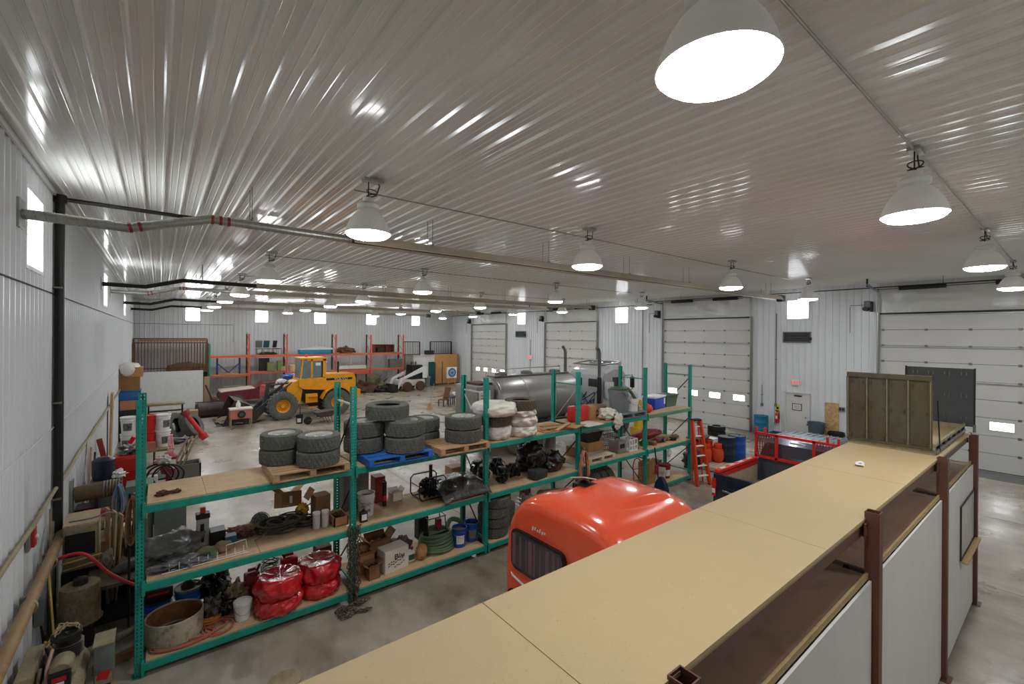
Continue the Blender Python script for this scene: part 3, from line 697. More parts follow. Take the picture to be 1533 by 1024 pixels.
for k in range(4):
    a = .02+k*.235
    M().box((0, a+.105, .49), (.012, .2, .93)).go('panel', olive, G1, 0)
    for q in (.08, .5, .88): M().box((-.012, a+.03, q), (.012, .018, .05)).box((-.012, a+.18, q), (.012, .018, .05)).go('weld_tab', rust, G1, 0)
for k in range(5): M().box((-.006, .01+k*.235, .48), (.026, .036, .96), bev=.003).go('rib', olive, G1, 0); M().box((-.021, .01+k*.235, .48), (.004, .006, .94)).go('pale_edge', tanm, G1, 0)  # thin tan strip down the face of each rib
M().box((-.005, .48, .99), (.04, .96, .07), bev=.004).go('frame_rail', olive, G1, 0); M().box((-.005, .48, .02), (.04, .96, .04)).go('frame_rail', olive, G1, 0)
G2 = E('loading_gate', 'dark checker plate gate standing at the far end of the deck', 'gate', (10.82, 1.12, DZ+.1), rot=(0, .02, 0))
M().box((0, .44, .5), (.014, .9, .98)).go('plate', steeldk, G2, 0)
for yy in (.0, .89): M().box((0, yy, .5), (.03, .02, 1.0)).go('edge_bar', dark_st, G2, 0)
for k in range(4):
    for q in (.14, .52, .9): M().box((-.012, .1+k*.21, q), (.01, .012, .06)).box((-.012, .16+k*.21, q), (.01, .012, .06)).go('slot_tab', steel, G2, 0)
M().cyl((0, -.0, -.08), (0, -.0, .05), .02, n=8).cyl((0, .88, -.08), (0, .88, .05), .02, n=8).go('hinge_pin', steel, G2)
tag(M().lump((6.9, 1.72, DZ+.025), (.06, .05, .03), .5, 3, 2, 3, floor=DZ).go('paper_scrap', white), 'crumpled white scrap lying on the tan deck near the olive gate', 'scrap')
tag(M().box((3.55, 1.72, SHZ+.003), (.5, .35, .006), rot=(0, 0, .25)).go('board_offcut', brown_sh, smooth=0), 'brown board offcut lying on the lower shelf under the tan deck', 'board')
# ================================================================ BUILDERS
def tyre_mesh(R, W, ri, m, blocks=56, name='tyre', depth=.012, par=None):
    # lying flat, base at z=0; tread built as offset blocks
    n = blocks*2
    prof = [(ri, .14*W), (ri+.02, .06*W), ((R+ri)/2, 0), (R-.03, .03*W)]
    rows = 6; zs = []
    z0, z1 = .07*W, .93*W
    tr = []
    for k in range(rows):
        a = z0+(z1-z0)*k/rows; b = z0+(z1-z0)*(k+1)/rows
        tr += [(R-.004 if k in (0, rows-1) else R, a+.002, k), (R-.004 if k in (0, rows-1) else R, b-.006, k), (R-depth, b-.004, -1), (R-depth, b, -1)]
    tr = tr[:-2]
    prof2 = [(R-.03, .97*W), ((R+ri)/2, W), (ri+.02, .94*W), (ri, .86*W)]
    inner = [(ri+.02, .8*W), (R-.035, .75*W), (R-.03, .5*W), (R-.035, .25*W), (ri+.02, .2*W)]
    mb = M(); rings = []
    def ring(r, z, k=None):
        out = []
        for i in range(n):
            a = 2*PI*i/n; rr = r
            if k is not None and k >= 0:
                a += (k % 2)*PI/n + .2*PI/n*math.sin(k*2.1)
                if (i % 2) == 0: pass
                if ((i//1) + k) % 4 == 0: rr = r-depth
            out.append(mb.b.verts.new((rr*math.cos(a), rr*math.sin(a), z)))
        return out
    for r, z in prof: rings.append(ring(r, z))
    for r, z, k in tr: rings.append(ring(r, z, k))
    for r, z in prof2: rings.append(ring(r, z))
    for r, z in inner: rings.append(ring(r, z))
    mb._skin(rings, closed=True)
    return mb.go(name, m, par, .5)
def rim(par, ri, W, m=mat('alloy', (206, 206, 198), .35, .15, .1, 9)):
    M().lathe([(ri*.99, .93*W), (ri*1.03, .95*W), (ri*1.03, .9*W), (ri*.93, .84*W), (ri*.9, .55*W), (ri*.9, .2*W), (ri*.96, .12*W)], 36).go('rim', m, par, .6)
    mb = M()
    mb.lathe([(0, .74*W), (ri*.22, .74*W), (ri*.28, .66*W), (ri*.3, .58*W), (0, .58*W)], 20)
    for k in range(6):
        a = k*PI/3; mb.box((.58*ri*math.cos(a), .58*ri*math.sin(a), .65*W), (ri*.72, ri*.26, .05), rot=(0, 0, a), bev=.01)
    mb.go('spokes', m, par, .6)
    nt = M()
    for k in range(6):
        a = k*PI/3+.5; nt.cyl((.17*ri*math.cos(a), .17*ri*math.sin(a), .73*W), (.17*ri*math.cos(a), .17*ri*math.sin(a), .78*W), .012, n=6)
    nt.go('lug_nuts', dark_st, par)
TW = E('wheel', 'x', 'wheel', (0, 0, 0))
TWB = tyre_mesh(.365, .25, .225, rubber, par=TW); rim(TW, .225, .25)
KIDS_T = TW
def wheel(loc, rz, lab, grp, first=[1], scale=None):
    if first[0]: first[0] = 0; o = TW; o.location = loc; o.rotation_euler = (0, 0, rz); o['label'] = lab; o['group'] = grp; return o
    return tree(TW, loc, rot=(0, 0, rz) if not isinstance(rz, tuple) else rz, label=lab, group=grp, scale=scale)
def tyre(loc, rot, lab, grp, m=rubber, R=.37, W=.24, ri=.2, **k):
    o = tyre_mesh(R, W, ri, m, **k); o.location = loc; o.rotation_euler = rot
    tag(o, lab, 'tyre', grp); return o
def pallet(loc, L, W, lab, m=wood, rz=0, h=.13, nb=7, m2=None):
    r = E('pallet', lab, 'pallet', loc, rz, 'pallets')
    for k in range(nb):
        bw = W/nb*.8; M().box((R_.uniform(-.004, .004), -W/2+W*(k+.5)/nb, h-.01), (L, bw, .02), rot=(0, 0, R_.uniform(-.006, .006))).go('board', m, r, 0)
    for s in (-1, 0, 1):
        M().box((s*(L/2-.045), 0, h/2), (.09, W, h-.045)).go('stringer', m2 or m, r, 0)
    for s in (-1, 0, 1): M().box((0, s*(W/2-.06), .01), (L, .1, .02)).go('bottom_board', m, r, 0)
    return r
def bucket(loc, r_, h, m, lab, lid=None, content=None, labelm=None, name='bucket', rz=0, bail=True, grp=None):
    r = E(name, lab, 'bucket', loc, rz, grp)
    rb = r_*.86
    M().lathe([(0, 0), (rb, 0), (rb+.3*(r_-rb), h*.3), (r_*.98, h*.78), (r_*1.05, h*.79), (r_*1.05, h*.83), (r_*.99, h*.84), (r_*1.0, h*.96), (r_*1.06, h*.96), (r_*1.06, h), (r_*.97, h), (rb-.006, .012), (0, .012)], 28).go('body', m, r, .5)
    if lid: M().lathe([(r_*1.08, h-.03), (r_*1.09, h+.005), (r_*.96, h+.01), (r_*.9, h-.004), (0, h-.002)], 28).go('lid', lid, r, .5)
    elif content: M().lump((0, 0, h*.8), (r_*.93, r_*.93, .03), .3, 3, 3, 5).go('contents', content, r)
    if bail:
        M().tube([(r_*1.06*math.cos(a), .0+r_*.9*math.sin(a)*0-r_*1.05*math.sin(a)*.9, h*.82-.12*math.sin(a)) for a in [PI*k/12 for k in range(13)]], .004, 5).go('bail', steel, r)
    if labelm:
        mb = M(); pts = []
        for k in range(9):
            a = -PI/2-.6+1.2*k/8 - .35; pts.append(a)
        for a, b in zip(pts, pts[1:]):
            f = lambda t, z: ((rb+(r_-rb)*z/h*1.05+.003)*math.cos(t), (rb+(r_-rb)*z/h*1.05+.003)*math.sin(t), z)
            v = [mb.b.verts.new(f(a, h*.2)), mb.b.verts.new(f(b, h*.2)), mb.b.verts.new(f(b, h*.66)), mb.b.verts.new(f(a, h*.66))]; mb.b.faces.new(v)
        mb.go('label_patch', labelm, r)
    return r
def carton(loc, d, lab, m=card, rz=0, open_=False, name='carton', grp=None, flapm=None, tape=True):
    w_, l_, h = d; r = E(name, lab, 'box', loc, rz, grp); t = .006
    if open_:
        mb = M(); mb.box((0, 0, t/2), (w_, l_, t))
        for s in (-1, 1): mb.box((s*(w_/2-t/2), 0, h/2), (t, l_, h)).box((0, s*(l_/2-t/2), h/2), (w_, t, h))
        mb.go('body', m, r, 0)
        for s, a in ((-1, .6), (1, -.9)):
            q = l_*.45; M().box((s*(w_/2+math.cos(a)*w_*.2*s*s), 0, h+.5*.4*w_*abs(math.sin(a))), (w_*.45, l_, .004), rot=(0, a*(1 if s > 0 else 1), 0)).go('flap', flapm or m, r, 0)
        for s in (-1, 1): M().box((0, s*(l_/2+.08*l_), h+.1*l_), (w_, .004, l_*.3), rot=(-s*.7, 0, 0)).go('flap', flapm or m, r, 0)
        M().lump((0, 0, h*.7), (w_*.4, l_*.4, h*.25), .4, 3, 3, w_*17).go('contents', dark_st, r)
    else:
        M().box((0, 0, h/2), (w_, l_, h), bev=.004).go('body', m, r, 0)
        if tape: M().box((0, 0, h+.0005), (w_*1.0, .05, .001)).go('tape', tanm, r, 0)
    return r
def coil(mb, c, R, r, turns, h=.05, jit=.02, plane='XY', seed=0, sq=1.0, n=22):
    q = random.Random(seed); P = []
    for k in range(int(turns*n)):
        a = 2*PI*k/n; rr = R*(1+q.uniform(-.03, .03)) + jit*math.sin(k/n*1.7+seed)
        x, y, z = rr*math.cos(a), rr*sq*math.sin(a), h*(.5+.5*math.sin(k/n*2.3)) + r*(k/n/turns)
        P.append((c[0]+x, c[1]+y, c[2]+z) if plane == 'XY' else ((c[0]+x, c[1]+z, c[2]+y) if plane == 'XZ' else (c[0]+z, c[1]+x, c[2]+y)))
    return mb.tube(P, r, 7)
D0 = [.2, .2, .2, .2, .2]; D1 = [1.24, 1.24, 1.24, 1.3, 1.3]; D2 = [2.26, 2.26, 2.28, 2.29, 2.3]
T0 = 2.26
# ================================================================ TOP LEVEL
GW = 'wheels with winter tyres on the rack'
pallet((1.92, 7.93, 2.258), 1.14, .96, 'pale wooden pallet under four wheels on the first rack bay')
PT = 2.258+.131
wheel((1.60, 8.2, PT), .3, 'studded wheel at bottom of the leftmost stack', GW); wheel((1.61, 8.19, PT+.25), 1, 'studded wheel on top of the leftmost stack', GW)
wheel((2.06, 7.72, PT), 2, 'studded wheel at bottom of the second stack, nearest pallet edge', GW).scale = (.9, .9, .98)
wheel((2.07, 7.715, PT+.25), .7, 'studded wheel on top of the second stack, nearest pallet edge', GW).scale = (.9, .9, .98)
TW.scale = (.88, .88, .98)
for o_ in COL.objects:
    if o_.get('label') == 'studded wheel on top of the leftmost stack': o_.scale = (.88, .88, .98)
bp = pallet((3.38, 7.86, 2.258), 1.2, .98, 'bright blue pallet under five tyres on the second rack bay', blue_p, nb=5)
pts_ = [(3.02, 8.0), (3.6, 7.63)]
wheel((2.97, 8.12, PT), 1.2, 'wheel at bottom left of the blue pallet', GW).scale = (.99, .99, 1.1)
wheel((2.97, 8.12, PT+.28), .2, 'wheel at upper left of the blue pallet, below the loose tyre', GW).scale = (.99, .99, 1.1)
wheel((3.56, 7.68, PT), 2.2, 'dusty wheel at bottom right of the blue pallet', GW).scale = (.99, .99, 1.15)
wheel((3.56, 7.68, PT+.295), .9, 'dusty wheel at upper right of the blue pallet', GW).scale = (.99, .99, 1.12)
tyre((3.32, 7.92, PT+.585), (.02, .0, .4), 'loose tyre without rim lying on top of the blue pallet stacks', 'tyres on the rack', R=.39, W=.27, ri=.22)
op = pallet((4.65, 7.72, 2.258), 1.1, .86, 'orange-brown pallet under four wheels beside the third upright', wood_o)
wheel((4.32, 8.5, 2.26), .3, 'wheel at bottom of the rear stack behind the orange-brown pallet', GW).scale = (1, 1, 1.05)
wheel((4.32, 8.5, 2.26+.27), .9, 'wheel on top of the rear stack behind the orange-brown pallet', GW).scale = (1, 1, 1.05)
wheel((4.84, 7.72, PT), .8, 'road tyre wheel at bottom of stack on the orange-brown pallet', GW).scale = (1.02, 1.02, 1.0)
wheel((4.84, 7.72, PT+.257), .1, 'road tyre wheel on top of stack on the orange-brown pallet', GW).scale = (1.02, 1.02, 1.0)
def bagged(loc, R, W, lab, m=whitefilm, seed=1, flat=1.0, grp=None, cat='tyre', name='bagged_tyre'):
    r = E(name, lab, cat, loc, group=grp)
    mb = M(); n = 64; k = 16; rings = []
    for j in range(k+1):
        t = j/k; z = W*t; base = R*(1-.16*abs(2*t-1)**3)
        rg = []
        for i in range(n):
            a = 2*PI*i/n
            d = .05*noise.noise(Vector((math.cos(a)*3+seed, math.sin(a)*3, t*2.2))) - .035*abs(noise.noise(Vector((math.cos(a)*7+seed*2, math.sin(a)*7, t*4+seed))))
            zz = z + (.03*noise.noise(Vector((math.cos(a)*4, math.sin(a)*4, seed+t))) if 0 < j < k else 0)
            rg.append(mb.b.verts.new(((base+d)*math.cos(a), (base+d)*math.sin(a), min(max(zz, 0), W))))
        rings.append(rg)
    for q, zz in ((.75, 1.0), (.45, .93), (.12, .9)):
        rings.append([mb.b.verts.new((R*q*(1+.12*noise.noise(Vector((math.cos(2*PI*i/n)*3, math.sin(2*PI*i/n)*3, seed+q))))*math.cos(2*PI*i/n), R*q*math.sin(2*PI*i/n), W*zz+.02*noise.noise(Vector((i*.6, q*9, seed))))) for i in range(n)])
    mb._skin(rings); mb.go('bag_film', m, r, 1.2)
    return r
GB = 'white bagged tyres'
for k, (x, y, z, s) in enumerate([(5.78, 7.9, 2.28, 1), (6.42, 7.82, 2.28, 2), (6.43, 7.83, 2.50, 3)]):
    bagged((x, y, z), .36, .22 if k else .28, ['tyre in white bag at bottom of stack right of third upright', 'lowest white bagged tyre of the right hand stack', 'upper white bagged tyre, under the bare brown tyre'][k], seed=s*3.1, grp=GB)
bagged((6.43, 7.83, 2.72), .355, .14, 'thin white bagged tyre directly under the bare brown tyre', seed=8.3, grp=GB)
tyre((5.78, 7.9, 2.565), (0, 0, 0), 'brown dusty tyre between two white bags behind third upright', 'tyres on the rack', rubber_b, .35, .22, .2)
tyre((6.43, 7.83, 2.865), (0, 0, 0), 'bare brown tyre topping the stack of white bagged tyres', 'tyres on the rack', rubber_b, .37, .22, .2)
bagged((5.74, 7.9, 2.79), .5, .26, 'big white bagged tyre topping the stack behind third upright', seed=5.7, grp=GB)
# cardboard flats, cans, bags
for k, (x, y, z, w_, l_, a, lb) in enumerate([(7.35, 7.95, 2.282, .9, .7, .1, 'flattened carton lying lowest on third rack bay'), (7.6, 7.8, 2.30, .8, .5, -.2, 'flattened carton in middle of the loose pile on third bay'), (7.95, 7.62, 2.318, .55, .36, .3, 'small flattened carton on top of the pile near the red case'), (8.42, 7.6, 2.31, .6, .5, .05, 'flattened carton overhanging the beam beneath red case')]):
    tag(M().box((x, y, z+.008), (w_, l_, .014), rot=(0, 0, a)).go('flat_carton', [card, card_d, card, card_w][k], smooth=0), lb, 'cardboard')
tag(M().box((7.5, 7.56, 2.37), (1.0, .09, .018), rot=(0, .01, .5)).box((7.3, 7.7, 2.345), (.7, .08, .018), rot=(0, 0, -.1)).go('loose_slat', wood, smooth=0), 'loose wooden slats on the flattened cartons', 'slat')['kind'] = 'stuff'
r = E('red_case', 'boxy red plastic case on the rack beside the fourth upright', 'case', (8.45, 7.98, 2.325))
M().box((0, 0, .2), (.62, .22, .4), bev=.05).go('shell', red, r, .7); M().box((0, -.115, .2), (.5, .01, .28), bev=.01).go('recessed_panel', red, r)
M().tube([(-.1, 0, .4), (-.1, 0, .45), (.1, 0, .45), (.1, 0, .4)], .014, 6).go('handle', black, r)
carton((9.03, 8.15, 2.292), (.22, .35, .36), 'brown carton squeezed right of the red case', card)
r = E('plastic_bag', 'crumpled white plastic bag sagging over the beam right of red case', 'bag', (9.33, 7.75, 2.3))
M().lump((0, 0, .16), (.24, .2, .17), .35, 2.2, 4, 4, floor=.0).lump((.15, -.24, -.02), (.17, .06, .2), .35, 2.4, 4, 6).go('film', whitefilm, r, 1.2)
for i, (x, y, z, dx, lb) in enumerate([(9.55, 8.4, 2.292, .6, 'brown burlap sack lying behind the white plastic bag'), (9.45, 8.35, 2.45, .55, 'rolled burlap sack on top of the flat one'), (9.0, 8.55, 2.292, .5, 'reddish sack at the back of fourth bay')]):
    tag(M().lump((x, y, z+.08), (dx, .2, .09), .3, 2.5, 3, i+11, floor=z, rot=.1*i).go('sack', [burlap, burlap, mat('red_sack', (158, 92, 78), .9)][i], smooth=1.2), lb, 'sack')
pallet((10.15, 7.95, 2.29), 1.2, .85, 'weathered grey-blue pallet under the grey trash can', mat('greyblue_pallet', (116, 128, 128), .8, 0, .25, 5))
wastebin((9.95, 7.9, 2.422), .27, .62, greyp, 'grey trash can heaped with hose on the grey-blue pallet', 'trash_can', lid=False)
r = E('green_hose', 'loop of green hose lying over the grey trash can rim', 'hose', (9.95, 7.9, 3.03))
coil(M(), (0, 0, .0), .22, .025, 3, .05, seed=3).tube(sp([(.2, 0, .03), (.38, -.05, -.0), (.55, -.1, -.2), (.68, -.12, -.42), (.72, -.1, -.58)]), .045, 10).tube([(.1, .15, .03), (.45, .1, -.1), (.62, .1, -.4), (.66, .1, -.58)], .04, 10).go('hose_body', grn_h, r)
bucket((10.42, 7.78, 2.422), .17, .36, white, 'white bucket wedged between trash can and green hose', grp='buckets on the top shelf')
r = E('cool_box', 'royal blue cool box with white lid on the last rack bay', 'cool box', (12.0, 8.15, 2.3), .15)
M().box((0, 0, .17), (.72, .42, .34), bev=.02).go('body', mat('royal_blue', (24, 70, 190), .4), r, .6); M().box((0, 0, .365), (.76, .46, .06), bev=.02).go('lid', white, r, .6)
M().box((.25, -.22, .22), (.1, .02, .18), bev=.005).box((.37, 0, .2), (.03, .2, .14), bev=.01).go('handle', white, r)
r = E('storage_tote', 'olive green storage tote with darker lid at end of the rack', 'tote', (12.72, 8.2, 2.3))
M().loft([[(-.26, -.18, 0), (.26, -.18, 0), (.26, .18, 0), (-.26, .18, 0)], [(-.31, -.22, .34), (.31, -.22, .34), (.31, .22, .34), (-.31, .22, .34)]]).go('tub', mat('olive_tote', (84, 104, 78), .5), r, 0)
M().box((0, 0, .355), (.68, .5, .05), bev=.02).go('lid', mat('olive_tote_lid', (76, 92, 72), .5), r, .6)
tag(M().lump((11.15, 7.8, 2.42), (.17, .15, .13), .15, 3, 3, 21, floor=2.302).go('orange_bundle', orange, smooth=1), 'bright orange round bundle beside the fifth upright', 'bundle')
M_ = E('mop_bucket', 'yellow upright mop wringer standing on the floor beyond the rack', 'mop bucket', (16.4, 11.9, 0))
M().box((0, 0, .35), (.6, .45, .5), bev=.05).go('pail', mat('mop_yellow', (222, 176, 40), .5), M_, .6); M().loft([[(-.2, -.1, .6), (.2, -.1, .6), (.2, .1, .6), (-.2, .1, .6)], [(-.26, -.1, 1.35), (.26, -.1, 1.35), (.26, .06, 1.35), (-.26, .06, 1.35)], [(-.12, -.04, 1.75), (.12, -.04, 1.75), (.12, .02, 1.75), (-.12, .02, 1.75)]]).go('wringer', mat('mop_yellow', (0, 0, 0)), M_, .6)
for sx in (-1, 1):
    for sy in (-1, 1): M().lathe([(0, 0), (.05, 0), (.05, .04), (0, .04)], 12, (sx*.22, sy*.16, .05), 'Y').go('caster', black, M_)
    M().box((sx*.22, 0, .1), (.04, .4, .04)).go('caster_bar', black, M_, 0)
tag(M().tube([(-.2, .1, .0)] + [(-.2+.36*k/12, .1, 1.75*math.sin(PI*k/12)**.7+.02) for k in range(13)], .016, 6).go('hoop_handle', dark_st, loc=(15.7, 12.1, 0)), 'dark hoop handle standing beside the yellow mop wringer', 'handle')

# ================================================================ MIDDLE LEVEL
z1 = 1.24
tag(M().lump((.15, 8.2, z1+.13), (.36, .34, .24), .35, 1.6, 4, 31, floor=z1).go('grey_tarpaulin', greyfilm, smooth=1.2), 'bunched shiny grey tarpaulin at left end of middle shelf', 'tarpaulin')
tag(M().lump((.25, 7.82, z1+.05), (.34, .16, .08), .5, 2.2, 4, 33, floor=z1).go('plastic_sheeting', greyfilm, smooth=1.2), 'flat folded dark plastic sheeting in front of the grey tarpaulin', 'sheeting')
r = E('tool_box_upright', 'tall grey carton with orange cap on middle shelf of first bay', 'box', (.55, 8.4, z1))
M().box((0, 0, .21), (.16, .13, .42), bev=.006).go('box', mat('grey_print_card', (168, 168, 162), .7), r, 0); M().box((0, 0, .45), (.18, .15, .08), bev=.01).go('cap', black, r, 0); M().box((.0, 0, .53), (.07, .06, .09), bev=.01).go('nozzle', orange, r, 0); M().box((-.01, -.067, .2), (.05, .004, .28)).go('print', dark_st, r, 0)
carton((.74, 8.38, z1), (.2, .24, .2), 'small black carton right of the tall grey carton', black, tape=False)
carton((.9, 8.25, z1), (.16, .16, .11), 'low blue-green tin beside the black carton', mat('tealtin', (38, 96, 112), .5), tape=False)
for k, (x, y, s, mm, lb) in enumerate([(1.02, 8.45, .12, mat('pinkish_part', (146, 84, 74), .7), 'reddish machine part behind the blue-green tin'), (1.15, 8.3, .1, rust, 'rusty lump of parts in the middle of first bay'), (1.22, 8.5, .11, mat('brownpaper_lump', (160, 130, 92), .8), 'brown paper wad near the rusty parts')]):
    tag(M().lump((x, y, z1+s*.5), (s*1.2, s, s*.7), .6, 3, 3, k+41, floor=z1).go('machine_part', mm, smooth=.5), lb, 'part')
r = E('cage_lamp', 'round wire caged work lamp on top of cable pile', 'lamp', (1.36, 8.55, z1+.08), rot=(1.2, 0, .4))
mb = M()
for k in range(4): mb.tube([((.05+.04*k)*math.cos(a), (.05+.04*k)*math.sin(a), .06*math.cos(k*.4)) for a in [2*PI*i/24 for i in range(24)]], .005, 5, closed=True)
for k in range(8): mb.tube([(0, 0, .08), (.1*math.cos(k*PI/4), .1*math.sin(k*PI/4), .05), (.17*math.cos(k*PI/4), .17*math.sin(k*PI/4), 0)], .004, 5)
mb.go('cage', dark_st, r); M().lathe([(0, -.05), (.12, -.04), (.165, 0), (.12, .01), (0, .01)], 24).go('lamp_head', greym, r)
tag(coil(coil(coil(coil(M(), (1.5, 8.3, z1+.02), .22, .012, 8, .12, seed=1), (1.8, 8.35, z1+.02), .2, .012, 8, .12, seed=2), (1.65, 8.2, z1+.02), .26, .01, 6, .16, seed=5, sq=.7), (2.0, 8.2, z1+.01), .15, .014, 6, .1, seed=9).go('cable_pile', mat('dusty_cable', (74, 68, 54), .8, 0, .4, 12)), 'tangled pile of dusty cables across middle of first bay', 'cables')['kind'] = 'stuff'
tag(M().cyl((1.2, 8.0, z1+.02), (2.5, 8.75, z1+.3), .012, n=6).go('metal_rod', steel), 'long thin rod leaning over the cable pile', 'rod')
r = E('carton', 'opened brown carton tipped on the cable pile in first bay', 'box', (1.82, 8.72, z1+.19), rot=(-.25, .15, .3))
M().box((0, 0, .13), (.36, .26, .26), bev=.004).go('body', card_d, r, 0); M().box((.2, 0, .32), (.2, .26, .005), rot=(0, -.7, 0)).go('flap', card, r, 0); M().box((-.2, 0, .3), (.16, .26, .005), rot=(0, .7, 0)).go('flap', card, r, 0); M().box((-.02, -.132, .12), (.05, .003, .12)).go('label', white, r, 0)
r = E('carton', 'tall brown carton with open flap near the second upright, first bay', 'box', (2.3, 8.45, z1), .1)
M().box((0, 0, .2), (.26, .24, .4), bev=.004).go('body', card_d, r, 0); M().box((-.2, 0, .45), (.2, .24, .005), rot=(0, -1.0, 0)).go('flap', card, r, 0)
tag(M().lump((2.02, 8.55, z1+.13), (.1, .12, .13), .4, 3, 3, 44, floor=z1).go('yellow_bag', mat('yellow_bag', (196, 158, 44), .5), smooth=1), 'small yellow bag tucked left of the tall brown carton', 'bag')
for k, (x, lb) in enumerate(((2.1, 'dirty white canister with lid, left of a pair on middle shelf'), (2.24, 'dirty white canister with lid, right of a pair on middle shelf'))):
    r = E('canister', lb, 'canister', (x, 7.95, z1)); M().lathe([(0, 0), (.055, 0), (.058, .02), (.058, .25), (0, .25)], 20).go('body', whited, r, .5); M().lathe([(.062, .24), (.062, .27), (0, .275)], 20).go('lid', white, r, .5)
r = E('parts_tray', 'open brown tray full of small parts by second upright', 'tray', (2.46, 7.98, z1))
M().box((0, 0, .01), (.24, .4, .02)).box((0, -.19, .08), (.24, .02, .14)).box((0, .19, .08), (.24, .02, .14)).box((-.11, 0, .08), (.02, .4, .14)).box((.11, 0, .08), (.02, .4, .14)).go('tray', card, r, 0)
M().lump((0, 0, .1), (.09, .16, .07), .7, 4, 3, 46).go('contents', rust, r, 0)
r = E('wire_shelf_rail', 'white coated wire rail lying along the front edge of middle shelf', 'wire rail', (.55, 7.66, z1+.012), .02)
mb = M()
for k in range(9): mb.tube([(-.42+k*.11, .03, .0), (-.42+k*.11, .03, .1)], .005, 6)
mb.tube([(-.5, .0, 0), (.52, .0, 0)], .006, 6).tube([(-.4, .06, 0), (.5, .06, .0)], .006, 6).tube([(.25, .12, 0), (.25, .12, .13), (.5, .12, .15), (.52, .12, .02)], .006, 6)
mb.go('wires', white, r)
r = E('face_shield', 'dusty green welding helmet shell behind the white wire rail', 'helmet', (.55, 7.95, z1))
mb = M(); mb.loft([[(-.17+.0*i, 0, 0) if 0 else ((.17-.03*j)*math.cos(PI*i/12)*1.0, -.09+.08*j, (.15-.012*j*j)*math.sin(PI*i/12)) for i in range(13)] for j in range(4)]); mb.go('shell', mat('dusty_green', (98, 128, 88), .6, 0, .2, 5, col2=(140, 124, 92)), r)
M().box((0, -.095, .05), (.12, .01, .06)).go('visor', grn, r, 0)
tag(M().lump((.78, 7.95, z1+.07), (.13, .1, .08), .25, 2, 3, 48, floor=z1).go('leather_glove', mat('tan_leather', (146, 124, 96), .85), smooth=1), 'tan leather glove beside the green helmet shell', 'glove')
# bay 2
bucket((2.97, 8.02, z1), .15, .4, whited, 'dirty white bucket with printed label behind the second upright', content=wood_b, labelm=mat('bucket_label', (52, 74, 110), .6, 0, .2, 14, col2=(220, 200, 160)))
r = E('oil_jug', 'dark squat jug with white label at foot of the white bucket', 'jug', (2.82, 7.74, z1)); M().box((0, 0, .09), (.13, .1, .18), bev=.02).go('body', black, r, .6); M().box((0, -.052, .09), (.09, .003, .1)).go('label', white, r, 0); M().cyl((0, 0, .18), (0, 0, .21), .025, n=10).go('cap', black, r)
r = E('steel_cabinet', 'grey steel cabinet behind the white bucket on middle shelf', 'cabinet', (2.92, 8.5, z1)); M().box((0, 0, .37), (.45, .3, .74), bev=.01).go('body', mat('cab_grey', (112, 112, 112), .4, .4), r, 0); M().box((-.1, -.155, .37), (.02, .01, .3)).go('handle', steel, r, 0)
carton((3.4, 8.55, z1), (.2, .25, .5), 'tall red box right of the grey steel cabinet', red_d, tape=False)
r = E('black_tube', 'slim black upright canister before the red box', 'canister', (3.4, 8.22, z1)); M().lathe([(0, 0), (.04, 0), (.04, .46), (0, .46)], 16).go('body', black, r, .5); M().lathe([(.041, .1), (.041, .2)], 16).go('label', red, r, .5); M().cyl((.0, 0, .46), (0, 0, .5), .02, n=8).go('nozzle', black, r)
carton((3.7, 8.4, z1), (.2, .22, .16), 'small pale carton right of the slim black canister', card_w, open_=True)
r = E('generator_frame', 'black tubular framed pump set in the second rack bay', 'machine', (4.32, 8.15, z1))
mb = M()
for y_ in (-.2, .2): mb.tube([(-.28, y_, .03), (-.32, y_, .1), (-.32, y_, .38), (-.26, y_, .44), (.2, y_, .44), (.26, y_, .38), (.26, y_, .08), (.2, y_, .02), (-.28, y_, .02)], .014, 7)
for x_, z_ in ((-.32, .3), (.26, .3), (-.25, .02), (.22, .02)): mb.cyl((x_, -.2, z_), (x_, .2, z_), .012, n=6)
mb.go('tube_frame', black, r)
M().lump((-.0, 0, .2), (.2, .16, .17), .7, 3.5, 4, 51).go('engine_block', mat('oily_engine', (44, 44, 42), .35, .5, .4, 14), r, .3); M().cyl((.05, .05, .3), (.05, .05, .62), .035, n=14).go('exhaust', dark_st, r)
M().lathe([(0, 0), (.05, 0), (.05, .03), (0, .03)], 14, (.1, -.2, .1), 'Y').go('gauge', blue, r)
for k in range(5): M().tube([(-.15+.05*k, -.17, .1), (-.12+.06*k, -.2, .22), (-.05+.04*k, -.12, .34)], .01, 6).go('hose', black, r)
r = E('vehicle_hood', 'glossy black car hood resting on slats at the third upright', 'car hood', (4.86, 8.0, z1+.1), rot=(0, 0, 0))
mb = M(); secs = []
for j in range(17):
    v = j/16; secs.append([(-.55+1.1*i/20, -.5+1.0*v, .2*(1-(2*i/20-1)**4*.55)*(1-.5*(2*v-1)**4)+.1*math.sin(v*PI)*.5 - (.12*(.2-v)/.2 if v < .2 else 0)*1.0+.05*noise.noise(Vector((i*.3, v*4, 1)))) for i in range(21)])
vs = []; fs = []
bmx = mb.b; grid = [[bmx.verts.new(p) for p in s] for s in secs]; grid2 = [[bmx.verts.new((p[0], p[1], p[2]-.02)) for p in s] for s in secs]
for g in (grid, grid2):
    for j in range(16):
        for i in range(20): bmx.faces.new((g[j][i], g[j][i+1], g[j+1][i+1], g[j+1][i]))
loop = [(0, i) for i in range(20)] + [(j, 20) for j in range(16)] + [(16, i) for i in range(20, 0, -1)] + [(j, 0) for j in range(16, 0, -1)]
for k in range(len(loop)):
    a, b = loop[k], loop[(k+1) % len(loop)]
    bmx.faces.new((grid[a[0]][a[1]], grid[b[0]][b[1]], grid2[b[0]][b[1]], grid2[a[0]][a[1]]))
